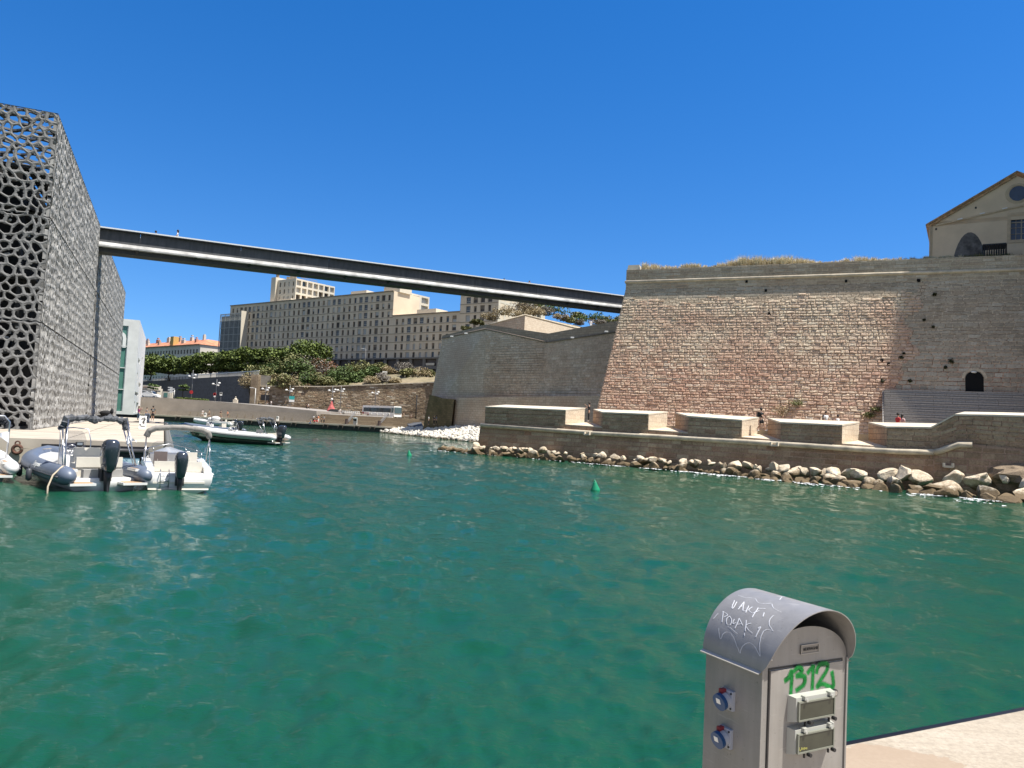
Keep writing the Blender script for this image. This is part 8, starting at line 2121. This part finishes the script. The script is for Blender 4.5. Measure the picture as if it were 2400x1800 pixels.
sign(517, 941, 213, 'blue and white square sign on a thin pole', [('box', 0, 2.1, .65, .9, M_white), ('box', 0, 2.25, .5, .45, S_blue)])
sign(400.5, 933, 211, 'stack of white direction boards on a white pole', [('box', -.35, 2.9, 1.3, .26, M_white), ('box', .25, 2.55, 1.3, .26, M_white), ('box', -.3, 2.2, 1.3, .26, M_white), ('box', .2, 1.85, 1.3, .26, M_white), ('box', -.2, 1.5, 1.2, .26, M_white)])
sign(681, 956, 206, 'tall turquoise and white information panel before the rubble wall', [('box', .2, 2.7, 1.4, .9, S_teal), ('box', .2, 1.9, 1.4, .6, M_white)])
sign(779, 958, 212, 'small grey square sign above the parasol', [('box', 0, 2.1, .7, 1.0, CG), ('box', 0, 2.1, .5, .8, M_white)])
# museum annex with lettering, kiosk, monument
ax_ = W(343, 932, 222); t = thing('annex_building', 'low cream annex with a lettered fascia at the head of the ramp', 'building', (ax_.x, ax_.y, ax_.z-1), R(-3))
mb = MB(); mb.box((0, 1.5, 1.9), (6.2, 3, 3.8)); mb.box((0, -.2, 3.9), (6.6, 3.8, 1.3)); mb.build('wall', M_cream, t)
mb = MB(); mb.box((-.9, -.03, 2.1), (1.2, .08, 1.6)); mb.box((1.5, -.03, 2.1), (2.0, .08, 1.6)); mb.build('window', M_glassd, t)
mb = MB(); place_text(mb, 'MUSÉE', .75, (.2, -2.13, 3.9), (1, 0, 0), (0, 0, 1), .03, space=1.1); mb.build('lettering', plain('brown_letters', (.25, .14, .08), .6, var=0), t)
kx = W(388, 932, 214); t = thing('kiosk', 'small cream kiosk with a glazed front right of the annex', 'kiosk', kx, 0)
mb = MB(); mb.box((0, 1, .75), (2.4, 2, 1.9)); mb.build('wall', M_cream, t); mb = MB(); mb.box((0, -.03, .75), (1.0, .08, 1.2)); mb.build('window', MATS['green_glass'], t)
kx = W(551.5, 946, 209); t = thing('stone_monument', 'small pale stone monument with a curved top against the dark wall', 'monument', kx, 0)
mb = MB(); mb.box((0, 0, .5), (1.15, .8, 1.2)); mb.build('base', M_cap, t); mb = MB(); mb.ball((0, 0, 1.15), .5, 10, 6, (.9, .7, .8)); mb.ball((0, 0, 1.75), .18, 8, 6); mb.build('top', M_cap, t)
# small pines and hedge before the dark wall
for u, vb_, vt_, lb in ((358, 926, 897, 'small light green pine behind the annex roof'), (429, 932, 899, 'small umbrella pine right of the direction signs')):
    a = W(u, vb_, 214); c = W(u, vt_, 214); tree('small_pine', lb, tuple(a), c.z-a.z, 1.5, int(u), L_green, 'small pines before the dark wall', 900, .28, .5, .45, nc=7)
a, c = W(413, 936, 211), W(486, 940.5, 211); mb_l = [(a.lerp(c, (k+.5)/12)) for k in range(12)]
m_ = crown([(q.x, q.y, q.z+.25, .75, .55) for q in mb_l], 2200, .22, 5); single('hedge', 'low dark green hedge along the ramp top', 'hedge', m_, L_pine, tuple(a))
# wooden post fence on the garden slope
fa, fb_ = W(908, 893, 240), W(1016, 893, 240); t = TH('post_fence', 'pale timber post and rail fence across the bare earth slope', 'fence', tuple(fa)); n_ = 9
for k in range(n_): q = fa.lerp(fb_, k/(n_-1)); mb = MB(); mb.box(q+Vector((0, 0, .7)), (.16, .16, 2.1)); t.part('post', mb, M_cap)
mb = MB(); mb.bar(fa+Vector((0, 0, .9)), fb_+Vector((0, 0, .9)), .1, .14); mb.bar(fa+Vector((0, 0, .35)), fb_+Vector((0, 0, .35)), .1, .1); t.part('rail', mb, M_cap)
p = W(902, 874, 242); mb = MB(); mb.box(p, (1.5, .2, .8), .2, .5); single('notice_board', 'tilted white panel among the slope shrubs', 'panel', mb, M_white, tuple(p))
mb = MB(); a, c = W(868, 865.5, 261), W(1024, 865.5, 256); 
for k in range(26): q = a.lerp(c, k/25); mb.box(q-Vector((0, 0, .5)), (.08, .08, 1.0))
mb.bar(a, c, .14, .12); single('road_railing', 'white topped railing along the upper road in front of the arcade', 'railing', mb, M_white, tuple(a))
# dark ramp slab near the bastion, the shadow on it put into its colour
a, c, d_, e_ = W(947, 984.5, 186), W(985, 985, 180), W(992, 998, 160), W(958, 997.5, 166)
mb = MB(); mb.prism([V2(q, 1) for q in (a, c, d_, e_)], [a, c, d_, e_]); single('slipway', 'shadow-darkened grey sloping slab between the tiers and the rear bastion', 'slipway', mb, plain('slab_dark', (.085, .088, .095), .8, var=.1), tuple(a), fix=True)
